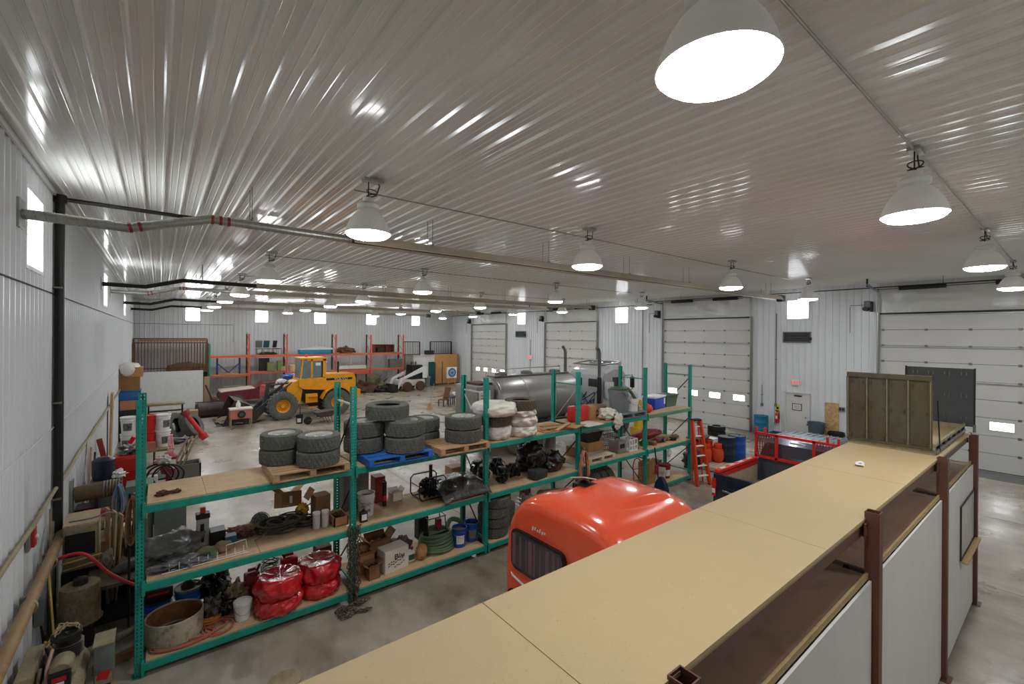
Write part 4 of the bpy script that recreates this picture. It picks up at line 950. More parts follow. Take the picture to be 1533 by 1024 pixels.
mb.go('hood_skin', mat('dusty_gloss_black', (26, 27, 26), .25, 0, .5, 7, .4, 20, col2=(64, 64, 58), coat=.3), r, .8)
M().box((-.3, -.3, .06), (.35, .2, .16), rot=(0, .3, 0), bev=.02).go('inner_brace', black, r, 0); M().box((.1, -.4, .0), (.8, .06, .1), bev=.02).go('front_lip', black, r, 0)
for k in range(2): tag(M().box((4.95+.05*k, 7.65+.4*k, z1+.03), (.9, .07, .05), rot=(0, 0, .12)).go('loose_timber', wood, smooth=0), ['front timber slat under the black car hood', 'rear timber slat under the black car hood'][k], 'timber')
carton((5.25, 9.0-.25, z1), (.3, .3, .32), 'orange-brown carton behind the black car hood', wood_o)
# bay 3 engines
def engine(loc, s, seed, lab, accents=()):
    r = E('small_engine', lab, 'engine', loc, seed*.3, 'small engines on the middle shelf')
    q = random.Random(seed); mm = mat('oily_engine', (0, 0, 0))
    M().lump((0, 0, .16*s), (.16*s, .14*s, .15*s), .6, 3.5, 3, seed, floor=0).go('block', mm, r, .3)
    M().box((0, 0, .33*s), (.2*s, .14*s, .07*s), bev=.01).go('valve_cover', dark_st, r, .5)
    for k in range(7):
        a = q.uniform(0, 6.28); M().tube([(.12*s*math.cos(a), .12*s*math.sin(a), .1), (.2*s*math.cos(a+.4), .2*s*math.sin(a+.4), .22*s), (.1*s*math.cos(a+1), .1*s*math.sin(a+1), q.uniform(.3, .42)*s)], .009, 6).go('hose', black, r)
    M().lathe([(0, 0), (.08*s, 0), (.08*s, .03), (.03, .04), (0, .04)], 18, (.0, -.16*s, .16*s), 'Y').go('pulley', steel, r)
    for (m_, x, y, z, rr) in accents: M().lathe([(rr*(.8+.2*(k % 2)), .2*k/12) for k in range(13)], 16, (x, y, z), 'Z', caps=True).go('coil', m_, r)
engine((5.68, 8.25, z1), 1.0, 3, 'oily small engine just right of the third upright'); engine((6.0, 7.95, z1), .95, 5, 'oily small engine with blue plug left of the red coil', ((blue, .1, -.12, .02, .05),))
engine((6.42, 8.1, z1), .9, 8, 'small engine with dark red coil spring, third bay', ((red_d, .12, -.16, .05, .07),)); engine((6.25, 8.5, z1), 1.1, 9, 'oily small engine at the back of third bay')
engine((5.8, 8.62, z1), 1.0, 12, 'small engine behind the black car hood, by third upright')
tag(M().box((6.85, 7.72, z1+.1), (.45, .26, .2), rot=(0, .1, .2), bev=.02).go('black_battery_case', mat('charcoal_case', (46, 50, 48), .5), smooth=.5), 'charcoal case lying in front of the black bags', 'case')
for k, (x, y, z, dx, dz, lb) in enumerate([(7.05, 8.2, z1+.34, .38, .4, 'big knotted black refuse bag in the middle of third bay'), (7.55, 8.0, z1+.2, .3, .26, 'shiny black refuse bag before the grey cylinder'), (7.32, 8.62, z1+.26, .3, .33, 'black refuse bag at back of third bay')]):
    tag(M().lump((x, y, z), (dx, dx*.9, dz), .3, 1.7, 4, 60+k, floor=z1).go('refuse_bag', blackfilm, smooth=1.2), lb, 'bag', 'black refuse bags on the rack')
r = E('steel_cylinder', 'grey galvanised cylinder standing left of the fourth upright', 'cylinder', (7.86, 8.42, z1)); M().lathe([(0, 0), (.15, 0), (.15, .3), (.158, .31), (.15, .32), (.15, .75), (.13, .78), (0, .78)], 24).go('body', mat('dull_zinc', (134, 136, 132), .45, .5), r, .5); M().lathe([(.152, .25), (.154, .33), (.152, .42)], 24).go('tan_band', tanm, r); M().lathe([(.1, .78), (.1, .84), (.04, .86), (0, .86)], 16).go('neck', black, r)
# bay 4
r = E('black_bin', 'black plastic parts bin on top of brown carton in fourth bay', 'bin', (9.2, 8.3, z1+.36+.06)); M().loft([[(-.24, -.18, 0), (.24, -.18, 0), (.24, .18, 0), (-.24, .18, 0)], [(-.32, -.24, .26), (.32, -.24, .26), (.32, .24, .26), (-.32, .24, .26)]]).go('tub', black, r, 0); M().box((0, 0, .27), (.68, .52, .02)).go('rim', black, r, 0)
carton((9.25, 8.3, z1+.06), (.6, .45, .36), 'brown carton under the black parts bin', card)
carton((8.75, 8.4, z1+.06), (.3, .3, .26), 'small dark carton left of the brown carton, fourth bay', card_d)
pallet((8.95, 7.82, 1.3), 1.0, .5, 'small pale pallet on middle shelf behind hanging cords', mat('pale_wood', (206, 190, 164), .8, 0, .2, 5), nb=4)
r = E('battery_charger', 'grey steel battery charger beside the white crate', 'charger', (9.98, 7.95, 1.3)); M().box((0, 0, .17), (.3, .36, .34), bev=.02).go('case', mat('warm_grey', (140, 138, 130), .5), r, .6); M().tube([(-.1, 0, .34), (-.1, 0, .39), (.1, 0, .39), (.1, 0, .34)], .012, 6).go('handle', black, r); M().box((.0, -.183, .2), (.2, .004, .12)).go('panel', dark_st, r, 0)
r = E('milk_crate', 'white plastic milk crate left of the fifth upright', 'crate', (10.42, 7.9, 1.3)); mb = M()
for sx in (-1, 1):
    for k in range(4): mb.box((sx*.17, -.17+.113*k, .17), (.012, .03, .34))
    for k in range(4): mb.box((-.17+.113*k, sx*.17, .17), (.03, .012, .34))
    for q in (.02, .17, .33): mb.box((sx*.17, 0, q), (.014, .36, .035)).box((0, sx*.17, q), (.36, .014, .035))
mb.go('lattice', white, r, 0); M().box((0, 0, .01), (.34, .34, .012)).go('crate_floor', white, r, 0)
mb = M(); r = E('wire_basket', 'stack of black wire baskets behind the white milk crate', 'basket', (10.1, 8.4, 1.3))
for k in range(3):
    for q in (.02+.16*k, .14+.16*k): mb.tube([(-.3, -.14, q), (.3, -.14, q), (.3, .14, q), (-.3, .14, q)], .007, 5, closed=True)
    for j in range(9): mb.tube([(-.3+.075*j, -.14, .02+.16*k), (-.3+.075*j, -.14, .14+.16*k)], .005, 5).tube([(-.3+.075*j, .14, .02+.16*k), (-.3+.075*j, .14, .14+.16*k)], .005, 5)
mb.go('wires', black, r)
# bay 5
tag(M().lump((12.0, 8.45, 1.3+.14), (.75, .2, .16), .3, 2, 3, 71, floor=1.3).go('red_tarpaulin', mat('red_vinyl', (166, 44, 40), .5, 0, .35, 6), smooth=1), 'long folded red tarpaulin at the back of last bay', 'tarpaulin')
r = E('green_bottle', 'round green bottle next to fifth upright', 'bottle', (11.2, 7.95, 1.3)); M().lathe([(0, 0), (.1, 0), (.14, .06), (.14, .14), (.06, .2), (.03, .22), (0, .23)], 20).go('body', mat('bottle_green', (22, 112, 64), .3), r)
for k in range(9):
    x = 11.5+.17*k; mm = [mat('mixed_brown', (132, 96, 66), .7), yellow, red_d, black, greyp, wood_o, dark_st, red, tanm][k]
    nm = ['small brown parts box', 'yellow tool lying', 'dark red part lying', 'black power tool lying', 'grey pipe fitting lying', 'orange wood block lying', 'dark clamp lying', 'red hand tool lying', 'tan part lying'][k]
    o = M(); 
    if k % 3 == 0: o.box((x, 7.85+.1*(k % 2), 1.3+.05), (.16, .2, .1), rot=(0, 0, k), bev=.01)
    elif k % 3 == 1: o.tube([(x-.12, 7.8, 1.33), (x, 7.9, 1.36), (x+.12, 7.95, 1.33)], .028, 8)
    else: o.lump((x, 7.95, 1.36), (.1, .12, .07), .5, 3, 3, 80+k, floor=1.3)
    tag(o.go('loose_tool', mm, smooth=.6), nm + ' on the last bay middle shelf', 'tool')
# ================================================================ BOTTOM LEVEL
z0 = .2
r = E('steel_ring', 'large rusty-rimmed grey drum section at left end of the bottom shelf', 'drum', (.2, 7.98, z0))
RW_ = .33
M().lathe([(RW_*.92, 0), (RW_*1.02, .02), (RW_*1.04, .3), (RW_*1.03, .325), (RW_*.99, .33), (RW_*.97, .3), (RW_*.93, .05), (RW_*.9, .012)], 48).go('wall', mat('pitted_cream_paint', (176, 166, 142), .7, 0, .3, 4, .3, 30, dirt=.6), r, .6)
M().lathe([(RW_*.965, .31), (RW_*.94, .2), (RW_*.9, .06)], 48).go('rusty_lining', mat('orange_rust', (136, 88, 42), .8, 0, .5, 8, .4, 40), r); M().lathe([(0, .01), (RW_*.93, .01), (RW_*.93, .03), (0, .035)], 40).go('drum_floor', rust, r)
mb = M(); [coil(mb, (.35, -.05, .0), .24+.02*k, .011, 1.2, .0, seed=k) for k in range(1)]
tag(coil(coil(coil(M(), (.72, 7.78, z0+.012), .2, .011, 2, .01, jit=.04, seed=2), (.3, 7.75, z0+.012), .36, .011, 3, .015, seed=4, sq=.45), (.5, 7.85, z0+.012), .3, .011, 2, .02, seed=6, sq=.6).go('air_hose', mat('salmon_hose', (172, 92, 74), .6), smooth=.8), 'pinkish air hose coiled around the grey drum section', 'hose')
r = E('cord_reel', 'flat orange coiled cord beside the grey drum section', 'cord', (.62, 8.05, z0+.02)); coil(coil(M(), (0, 0, 0), .12, .012, 5, .05, seed=7), (0, 0, .0), .08, .012, 5, .06, seed=8).go('coils', mat('amber_cord', (206, 128, 54), .6), r)
bucket((-.0, 8.5, z0), .17, .36, blue, 'blue bucket behind the first upright on bottom shelf', lid=mat('charcoal_lid', (40, 42, 46), .5)); 
r = E('toolbox', 'black toolbox with red trim lying on the blue bucket behind first upright', 'toolbox', (0.02, 8.45, z0+.37)); M().box((0, 0, .09), (.34, .2, .18), bev=.02).go('body', black, r, .5); M().box((0, -.102, .11), (.24, .006, .03)).go('red_stripe', red, r, 0)
bucket((.38, 8.48, z0), .17, .42, blue, 'blue bucket with grey lid and funnel, second on the bottom shelf', lid=greym, labelm=card_w)
tag(M().lathe([(.09, 0), (.1, .01), (.05, .06), (.03, .1), (0, .1)], 20, (.38, 8.48, z0+.43)).go('funnel', black), 'black funnel on top of the lidded blue bucket', 'funnel')
for k, (x, y, dx, dz, mm, lb) in enumerate([(.72, 8.5, .2, .32, blackfilm, 'tall black refuse bag behind the lidded blue bucket'), (.66, 8.12, .15, .16, mat('brown_grey_bag', (84, 76, 64), .4, 0, .4, 8, .4, 20), 'crumpled brown-grey bag in front of black bag'), (.82, 8.1, .11, .13, blackfilm, 'small knotted black bag left of the white bucket'), (.98, 8.35, .17, .16, mat('beige_rag', (150, 136, 108), .9, 0, .3, 7, .3, 20), 'beige rag heap behind the white bucket')]):
    tag(M().lump((x, y, z0+dz), (dx, dx, dz), .5, 2.6, 4, 90+k, floor=z0).go('bag' if k < 3 else 'rag', mm, smooth=1.2), lb, 'bag' if k < 3 else 'rag')
bucket((1.02, 7.84, z0), .115, .26, white, 'small white lidded bucket left of the red wrapped tyres', lid=white)
for k, (x, y, z, s, lb) in enumerate([(1.5, 7.8, z0, 0, 'red film wrapped tyre at bottom of the left red stack'), (1.51, 7.8, z0+.235, 2, 'red film wrapped tyre on top of the left red stack'), (2.14, 7.92, z0, 4, 'red film wrapped tyre at bottom of the right red stack'), (2.13, 7.92, z0+.235, 6, 'red film wrapped tyre on top of the right red stack')]):
    bagged((x, y, z), .345, .23 if k % 2 == 0 else .3, lb, redfilm, 20+s, grp='red wrapped tyres')
r = E('fuel_can', 'dark red fuel can behind the left red wrapped stack', 'can', (1.22, 8.4, z0)); M().box((0, 0, .2), (.22, .16, .4), bev=.03).box((0, 0, .44), (.12, .04, .05), bev=.01).go('can', red_d, r, .6); M().cyl((.07, 0, .4), (.12, 0, .5), .02, n=8).go('spout', black, r)
r = E('fuel_can', 'red fuel can behind the gap between the red wrapped stacks', 'can', (1.8, 8.5, z0)); M().box((0, 0, .22), (.26, .18, .44), bev=.03).box((0, 0, .48), (.14, .04, .05), bev=.01).go('can', red, r, .6); M().cyl((-.07, 0, .44), (-.12, 0, .54), .02, n=8).go('spout', black, r)
tag(coil(M(), (1.5, 8.45, z0+.3), .12, .008, 6, .2, seed=12).box((1.5, 8.45, z0+.15), (.2, .2, .3)).go('wire_bundle', black), 'black wire bundle on a black box behind the left red stack', 'wire')
tag(M().box((2.35, 8.5, z0+.25), (.25, .3, .5), bev=.01).go('dark_crate', wood_b, smooth=0), 'dark brown crate at the back beside second upright', 'crate')
# bay 2 bottom
carton((2.95, 8.1, z0), (.3, .35, .34), 'open brown carton of rags near the second upright, bottom shelf', card, open_=True)
carton((3.0, 7.78, z0), (.2, .22, .22), 'small dark open carton beside the white printed carton', card_d, open_=True)
r = carton((3.42, 7.86, z0), (.48, .3, .4), 'white printed carton reading Blu on the bottom shelf', card_w, rz=.12, name='printed_carton', tape=False)
text('Blu', .13, dark_st, r, (.05, -.154, .26), FACE_S, sx=1.3); 
for j in range(3):
    for k in range(7 - 2*(j == 2)):
        M().box((-.16+.045*k+(.12 if j == 2 else 0), -.1525, .175-.045*j+.012*math.sin(k*2.1)+.012*k), (.034, .002, .016), rot=(0, -.3+.2*(k % 3), 0)).go('print_mark', dark_st if j < 2 else mat('grey_plum_ink', (92, 78, 88), .7), r, 0)
carton((3.3, 8.3, z0), (.4, .3, .42), 'open brown carton behind the white printed one', card_d, open_=True)
r = E('spray_jug', 'white jug with green label right of the printed carton', 'jug', (3.78, 7.88, z0)); M().box((0, 0, .11), (.16, .11, .22), bev=.03).go('body', white, r, .6); M().cyl((.03, 0, .22), (.03, 0, .27), .025, n=10).go('cap', red_d, r); M().box((0, -.057, .1), (.12, .003, .1)).go('label', grn, r, 0)
tag(M().lump((3.98, 7.82, z0+.15), (.12, .09, .16), .25, 2.4, 3, 101, floor=z0).go('paper_bag', card, smooth=.8), 'crumpled brown paper bag right of the white jug', 'bag')
tag(M().lump((3.75, 8.3, z0+.14), (.22, .2, .18), .5, 2.6, 3, 103, floor=z0).go('cloth_heap', mat('grey_brown_cloth', (92, 84, 72), .9, 0, .3), smooth=1), 'grey-brown cloth heap behind the paper bag', 'cloth')
r = E('hose_coil', 'big coil of grey-green suction hose on bottom shelf, second bay', 'hose', (4.42, 8.05, z0))
mb = M()
for k in range(6): mb.tube([((.36-.012*k)*math.cos(a), (.3-.01*k)*math.sin(a)+.0, .05+.055*k+.02*math.sin(a*2+k)) for a in [2*PI*i/36 for i in range(36)]], .032, 8, closed=True)
mb.go('coils', grn_h, r); M().tube(sp([(.3, .1, .3), (.45, .2, .4), (.62, .15, .36), (.7, .1, .2), (.68, .05, .1)]), .05, 10).go('loose_end', grn_h, r)
r = E('metal_stand', 'bare metal angle frame standing inside the hose coil', 'stand', (4.5, 8.2, z0)); mb = M()
for x_ in (-.2, .2):
    mb.cyl((x_, -.12, .0), (x_-.06, -.12, .6), .012, n=6).cyl((x_, .12, .0), (x_-.06, .12, .6), .012, n=6)
for z_ in (.3, .6): mb.tube([(-.2-.06*z_, -.12, z_), (.2-.06*z_, -.12, z_), (.2-.06*z_, .12, z_), (-.2-.06*z_, .12, z_)], .01, 6, closed=True)
mb.go('frame', steel, r); M().box((-.28, .1, .4), (.22, .2, .44), bev=.01).go('dark_panel', dark_st, r, 0); M().box((.05, 0, .42), (.1, .12, .2), bev=.01).go('red_unit', red_d, r, 0)
bucket((4.86, 7.88, z0), .15, .38, blue, 'blue bucket filled with grit, left of a pair on bottom shelf', content=burlap, labelm=white)
bucket((5.2, 7.95, z0), .15, .38, blue, 'blue bucket with dark label beside the third upright', content=dark_st, labelm=greyp)
for k in range(4): tyre((5.75+.02*(k % 2), 7.95-.02*k, z0+k*.215), (0, 0, k), ['bottom', 'second', 'third', 'top'][k]+' tyre of the dark stack behind the orange cab', 'tyres stacked behind the cab', rubber, .35, .21, .2)
tyre((6.25, 8.35, z0), (0, 0, 0), 'lower tyre of the rear stack right of the dark stack', 'tyres stacked behind the cab', rubber, .35, .21, .2); tyre((6.25, 8.35, z0+.215), (0, 0, 0), 'upper tyre of the rear stack right of the dark stack', 'tyres stacked behind the cab', rubber, .35, .21, .2)
r = E('muffler', 'dusty steel muffler drum on bottom shelf of third bay', 'muffler', (6.85, 8.1, z0)); M().lathe([(0, 0), (.14, .0), (.16, .03), (.16, .5), (.13, .55), (0, .55)], 24, (0, 0, 0)).go('body', tanm, r, .5); M().cyl((0, 0, .55), (.0, 0, .68), .05, n=12).go('pipe', steel, r)
tag(M().cyl((7.1, 7.9, z0+.55), (8.0, 8.1, z0+.36), .11, n=18).box((7.55, 8.0, z0+.2), (.5, .3, .4)).go('cloth_roll', mat('grey_roll', (112, 104, 92), .8)), 'greyish roll on a support in the third bay, bottom shelf', 'roll')
tag(M().box((6.98, 8.4, z0+.3), (.12, .12, .6)).box((7.14, 8.4, z0+.28), (.1, .1, .56)).go('red_jack_stand', red_d), 'dark red jack stands behind the greyish roll', 'jack stand')
# bay 4/5 bottom
for k in range(3): tyre((9.0+.27*k, 8.15, z0+.37), (0, PI/2, 0), 'upright %s tyre under the fourth bay' % ['left', 'middle', 'right'][k], 'tyres standing under the fourth bay', rubber, .37, .23, .2)
tyre((8.55, 7.95, z0+.02), (.25, 0, 0), 'tyre leaning near the hanging cords, fourth bay', 'tyres standing under the fourth bay', rubber, .34, .22, .2)
r = E('hand_truck', 'dark red hand truck standing left of the fifth upright', 'hand truck', (10.3, 7.42, 0)); mb = M()
for s in (-1, 1): mb.tube([(s*.2, 0, .08), (s*.2, .05, .6), (s*.19, .09, 1.0), (s*.1, .11, 1.14)], .016, 8)
for q in (.3, .6, .9): mb.cyl((-.2, .02+.05*q, q), (.2, .02+.05*q, q), .012, n=6)
mb.tube([(-.1, .11, 1.14), (0, .115, 1.17), (.1, .11, 1.14)], .016, 8); mb.go('frame', red_d, r)
M().box((0, -.12, .02), (.4, .22, .012)).go('toe_plate', steel, r, 0)
for s in (-1, 1): M().lathe([(0, -.03), (.06, -.03), (.1, -.025), (.11, 0), (.1, .025), (.06, .03), (0, .03)], 18, (s*.26, .08, .11), 'X').go('wheel', black, r)
r = E('floor_jack', 'navy blue hydraulic jack with tall handle at the fifth upright', 'jack', (11.12, 7.3, 0)); M().loft([[(-.14, -.2, .04), (.14, -.2, .04), (.14, .2, .04), (-.14, .2, .04)], [(-.08, -.14, .4), (.08, -.14, .4), (.08, .14, .4), (-.08, .14, .4)], [(-.05, -.05, .56), (.05, -.05, .56), (.05, .05, .56), (-.05, .05, .56)]]).go('body', mat('jack_navy', (28, 36, 66), .4), r, .3)
M().cyl((0, .1, .5), (-.03, .2, 1.35), .02, n=8).go('handle', black, r); M().box((-.02, .14, .75), (.12, .06, .25), bev=.01).go('printed_sleeve', red_d, r, 0)
for s in (-1, 1):
    for q in (-1, 1): M().lathe([(0, 0), (.05, 0), (.05, .03), (0, .03)], 14, (s*.14, q*.16, .05), 'X').go('wheel', steel, r)
for k, (x, y, z, d, mm, rz, op_, lb) in enumerate([(11.35, 7.95, z0, (.34, .36, .6), card, .1, False, 'tall brown carton right of the navy jack'), (11.75, 7.78, z0, (.3, .28, .26), card_w, .4, True, 'pale open carton at the front of last bay, bottom shelf'), (11.75, 8.1, z0, (.3, .3, .46), card, -.2, True, 'brown carton with spread flaps behind the pale open carton'), (12.3, 8.4, z0, (.5, .35, .4), green_d, 0, False, 'dark green crate at the back of last bay')]):
    carton((x, y, z), d, lb, mm, rz, op_, tape=False)
bucket((12.2, 7.88, z0), .16, .4, red_d, 'dark red metal pail on bottom shelf of last bay', lid=red_d, labelm=white)
tag(M().lump((12.0, 7.62, 1.04), (.1, .05, .12), .4, 3, 3, 111).cyl((12.0, 7.66, 1.1), (12.0, 7.6, 1.2), .008, n=5).go('hanging_rag', white, smooth=1), 'white rag hanging under the last bay beam', 'rag')
# hanging cords on fourth upright
def hank(loc, n, h, w_, cols, lab, name='cord_hank'):
    r = E(name, lab, 'cord', loc); q = random.Random(n)
    for k in range(n):
        ww = w_*q.uniform(.5, 1); hh = h*q.uniform(.8, 1); o = q.uniform(-.05, .05)
        M().tube([(ww*math.sin(2*PI*i/20)*(.5+.5*(1-math.cos(2*PI*i/20))/2)*1.2+o*.3, q.uniform(-.01, .01)+o, -hh*(1-math.cos(2*PI*i/20))/2) for i in range(20)], .011, 6, closed=True).go('loop', cols[k % len(cols)], r)
    M().tube([(0, .02, -.06), (0, .0, .04), (.03, .03, .05)], .012, 6).go('hook', galv, r)
    return r
hank((8.14, 7.47, 1.72), 22, .98, .17, [cord_o, mat('brown_cord', (120, 76, 56), .6), cord_o, mat('dusky_cord', (96, 74, 62), .6), rope_y], 'thick hank of salmon extension cords hanging on the fourth upright')
# chain on second upright
def chain(pts, name, lab, m, R=.036, r=.0075):
    mb = M(); P = [Vector(p) for p in pts]; acc = 0; k = 0
    for a, b in zip(P, P[1:]):
        L = (b-a).length; d = (b-a)/max(L, 1e-6); s = acc
        while s < L:
            c = a+d*s; x = d.orthogonal().normalized(); y = d.cross(x)
            an = k*1.9; side = x*math.cos(an)+y*math.sin(an)
            mb.tube([c+d*(R*math.cos(t))+side*(R*.6*math.sin(t)) for t in [2*PI*i/8 for i in range(8)]], r, 4, closed=True)
            s += R*1.5; k += 1
        acc = s-L
    o = mb.go(name, m); tag(o, lab, 'chain'); o['kind'] = 'stuff'; return o
cp_ = []; q = random.Random(4)
for k in range(5):
    x = 2.5+.045*k; y = 7.53-.012*(k % 2); n = 13; zb = .04 if k % 2 else .3+.2*q.random()
    st = [(x+q.uniform(-.014, .014), y+q.uniform(-.012, .0), 1.28-(1.28-zb)*i/n) for i in range(n+1)]
    cp_ += st if k % 2 == 0 else st[::-1]
X_, Y_ = 2.6, 7.42; cp_ += [(2.6, 7.48, .03)]
for k in range(46):
    X_ = min(2.98, max(2.28, X_+q.uniform(-.16, .16))); Y_ = min(7.46, max(7.12, Y_+q.uniform(-.1, .1))); cp_.append((X_, Y_, .02+.03*q.random()))
chain(cp_, 'lifting_chain', 'heavy rusty chain hanging down the second upright to the floor', mat('chain_steel', (104, 94, 78), .6, .5, .3, 10))
# ================================================================ ORANGE TRUCK CAB
TK = E('truck_cab', 'glossy orange-red truck cab with tinted rear window parked behind the tan deck', 'truck', (4.6, 4.72, 0))
def sect(x, hw, zr, rz, zb=.2):
    P = []; n = 96
    for i in range(n+1):
        a = PI*i/n; c, s = math.cos(a), math.sin(a)
        y = (abs(c)**.52)*(1 if c >= 0 else -1)*hw; z = zb + (zr-zb)*(abs(s)**.5)
        b = .42+.1*x
        k = 1/(1+math.exp((abs(y)-b)*(110 if y < 0 else 30))) if abs(abs(y)-b) < .4 else (1 if abs(y) < b else 0)
        P.append((x, y, z + rz*k))
    return P
body = [(.03, 1.08, 1.45, 0), (.01, 1.18, 1.68, 0), (0, 1.21, 1.78, 0), (.02, 1.235, 1.86, 0), (.08, 1.25, 1.925, 0), (.18, 1.26, 1.965, 0), (.35, 1.265, 1.985, .0), (.5, 1.27, 1.985, .02), (.75, 1.27, 1.965, .06), (1.0, 1.27, 1.95, .09), (1.3, 1.265, 1.94, .1), (1.6, 1.25, 1.94, .08), (1.85, 1.24, 1.95, .04), (2.05, 1.22, 1.93, .0), (2.15, 1.2, 1.84, 0), (2.25, 1.17, 1.68, 0), (2.5, 1.12, 1.2, 0), (3.1, 1.05, 1.12, 0), (3.6, .95, 1.0, 0), (3.7, .85, .8, 0)]
mb = M(); mb.loft([sect(*q_) for q_ in body]); mb.go('cab_shell', truck_o, TK, 1.2)
def rr(w_, h_, r_, n=6):
    P = []
    for cx, cy, a0 in ((w_/2-r_, h_/2-r_, 0), (-w_/2+r_, h_/2-r_, 90), (-w_/2+r_, -h_/2+r_, 180), (w_/2-r_, -h_/2+r_, 270)):
        for k in range(n+1):
            a = math.radians(a0+90*k/n); P.append((cx+r_*math.cos(a), cy+r_*math.sin(a)))
    return P
WY = .46
M().prism([(y+WY, z+1.04) for y, z in rr(1.22, .64, .12)], -.03, .12, 'YZ').go('window_seal', black, TK, .4)
M().prism([(y+WY, z+1.04) for y, z in rr(1.16, .58, .1)], -.04, .1, 'YZ').go('rear_window', glassd, TK, .4)
for k in range(9): M().box((-.0405, WY-.5+k*.125+.03*math.sin(k*5), 1.04), (.002, .02+.03*(k % 3), .5)).go('curtain_fold', mat('plum_curtain', (120, 84, 92), .6, 0, .2), TK, 0)
M().tube([(.0, -1.1, .5), (.0, -.5, .47), (.0, .5, .47), (.01, 1.08, .55), (.06, 1.2, .6), (.2, 1.265, .63), (.7, 1.275, .64)], .018, 8).go('white_moulding', white, TK)
M().box((.02, 0, .22), (.16, 2.3, .2), bev=.04).go('rear_bumper', black, TK, .5)
for x in (.75, 3.0):
    for s in (-1, 1):
        M().lathe([(.0, -.1), (.2, -.1), (.34, -.1), (.37, -.07), (.37, .07), (.34, .1), (.2, .1), (0, .1)], 28, (x, s*1.02, .37), 'Y').go('wheel', rubber, TK, .5)
M().box((1.02, .42, 1.99), (.3, .3, .1), bev=.01).go('roof_vent', dark_st, TK, 0)
M().box((1.0, .44, 2.12), (.32, .3, .014), rot=(-.25, .3, 0)).go('vent_lid', white, TK, 0)
for k in range(6): M().box((-.006, .56-.055*k, 1.5+.012*(k % 2)), (.012, .022, .06-.015*(k % 3)), rot=(.3, 0, 0)).go('badge_letter', white, TK, 0)
for k in range(3): M().box((.06-.018*k, .98-.0*k, 1.84-.05*k), (.01, .1, .01), rot=(0, .5, 0)).go('marker_trim', white, TK, 0)

# ================================================================ NAVY PICKUP
PU = E('pickup_truck', 'navy blue pickup with red mesh headache rack behind the tan deck', 'pickup truck', (10.35, 4.42, 0))
pm = navy
M().box((1.05, .0, .72), (2.1, 1.7, .06)).go('bed_floor', mat('sandy_bed', (176, 160, 132), .8, 0, .2, 5), PU, 0)
for s in (-1, 1):
    M().prism([(0, .45), (2.1, .45), (2.1, 1.3), (0, 1.3)], s*.87, s*.96, 'XZ').go('bed_side', pm, PU, 0); M().box((1.05, s*.86, 1.0), (2.0, .02, .5)).go('bed_liner', mat('sandy_bed', (0, 0, 0)), PU, 0)
    M().box((1.02, s*.9, 1.335), (2.02, .12, .07), bev=.01).go('red_rail', mat('rack_red', (226, 44, 38), .4), PU, 0)
    for k in range(4): M().box((.3+.45*k, s*.9, 1.373), (.22, .06, .006)).go('rail_pocket', card_w, PU, 0)
M().box((-.02, 0, .9), (.09, 1.9, .8), bev=.02).go('tailgate', pm, PU, .5)
M().box((-.075, .2, .95), (.012, .8, .16), bev=.004).go('tailgate_panel', pm, PU, 0)
M().box((-.085, .55, .93), (.01, .34, .04), rot=(.12, 0, 0), bev=.01).go('silver_badge', chrome, PU, 0)
for s in (-1, 1): M().box((1.02, s*.84, 1.24), (2.0, .02, .1)).go('inner_red_band', red, PU, 0)
for s in (-1, 1): M().box((-.06, s*.92, .98), (.06, .1, .42), bev=.01).go('tail_lamp', red, PU, 0); M().box((-.095, s*.92, .9), (.01, .07, .1)).go('reverse_lens', white, PU, 0)
M().box((-.12, 0, .5), (.2, 1.85, .16), bev=.03).go('bumper', steel, PU, .5)
mb = M()
for z in (1.38, 1.98): mb.box((2.12, 0, z), (.06, 1.86, .06))
for y in (-.92, -.42, .42, .92): mb.box((2.12, y, 1.66), (.06, .06, .66))
for y in (-.92, -.7, .7, .92): mb.box((2.12, y, 2.06), (.05, .05, .16))
mb.go('headache_rack', mat('rack_red', (0, 0, 0)), PU, 0)
for s in (-1, 1):
    mb = M()
    for k in range(9):
        a = s*.42+s*.5*k/8
        if k < 8:
            mb.cyl((2.12, a, 1.4), (2.12, a+s*.062, 1.96), .007, n=4).cyl((2.12, a+s*.062, 1.4), (2.12, a, 1.96), .007, n=4)
    for k in range(8): mb.cyl((2.12, s*.42, 1.42+.07*k), (2.12, s*.92, 1.42+.07*k), .006, n=4)
    mb.go('mesh_infill', red_d, PU)
def cabsec(x, hw, z0_, z1_, top): return [(x, -hw, z0_), (x, hw, z0_), (x, hw+.02, 1.2), (x, top, z1_-.06), (x, top-.12, z1_), (x, -top+.12, z1_), (x, -top, z1_-.06), (x, -hw-.02, 1.2)]
M().loft([cabsec(2.25, .93, .4, 1.75, .76), cabsec(2.4, .95, .4, 1.86, .78), cabsec(3.0, .95, .4, 1.9, .8), cabsec(3.8, .95, .4, 1.87, .78), cabsec(4.45, .95, .4, 1.25, .9), cabsec(5.5, .92, .4, 1.18, .88), cabsec(5.75, .9, .4, .95, .88)]).go('cab', mat('grey_navy_roof', (88, 96, 108), .3, .3, .15, coat=.4), PU, .4)
M().box((2.3, 0, 1.52), (.06, 1.25, .36), rot=(0, .25, 0)).go('rear_window', glassd, PU, 0)
M().box((2.33, 0, 1.8), (.06, .34, .05)).go('brake_lamp', white, PU, 0)
for k in range(9): M().box((3.1, -.6+.15*k, 1.893), (1.3, .018, .012)).go('roof_rib', mat('grey_navy_roof', (0, 0, 0)), PU, 0)
for x in (.95, 4.7):
    for s in (-1, 1): M().lathe([(0, -.12), (.22, -.12), (.36, -.11), (.4, -.07), (.4, .07), (.36, .11), (.22, .12), (0, .12)], 26, (x, s*.82, .4), 'Y').go('wheel', rubber, PU, .5)
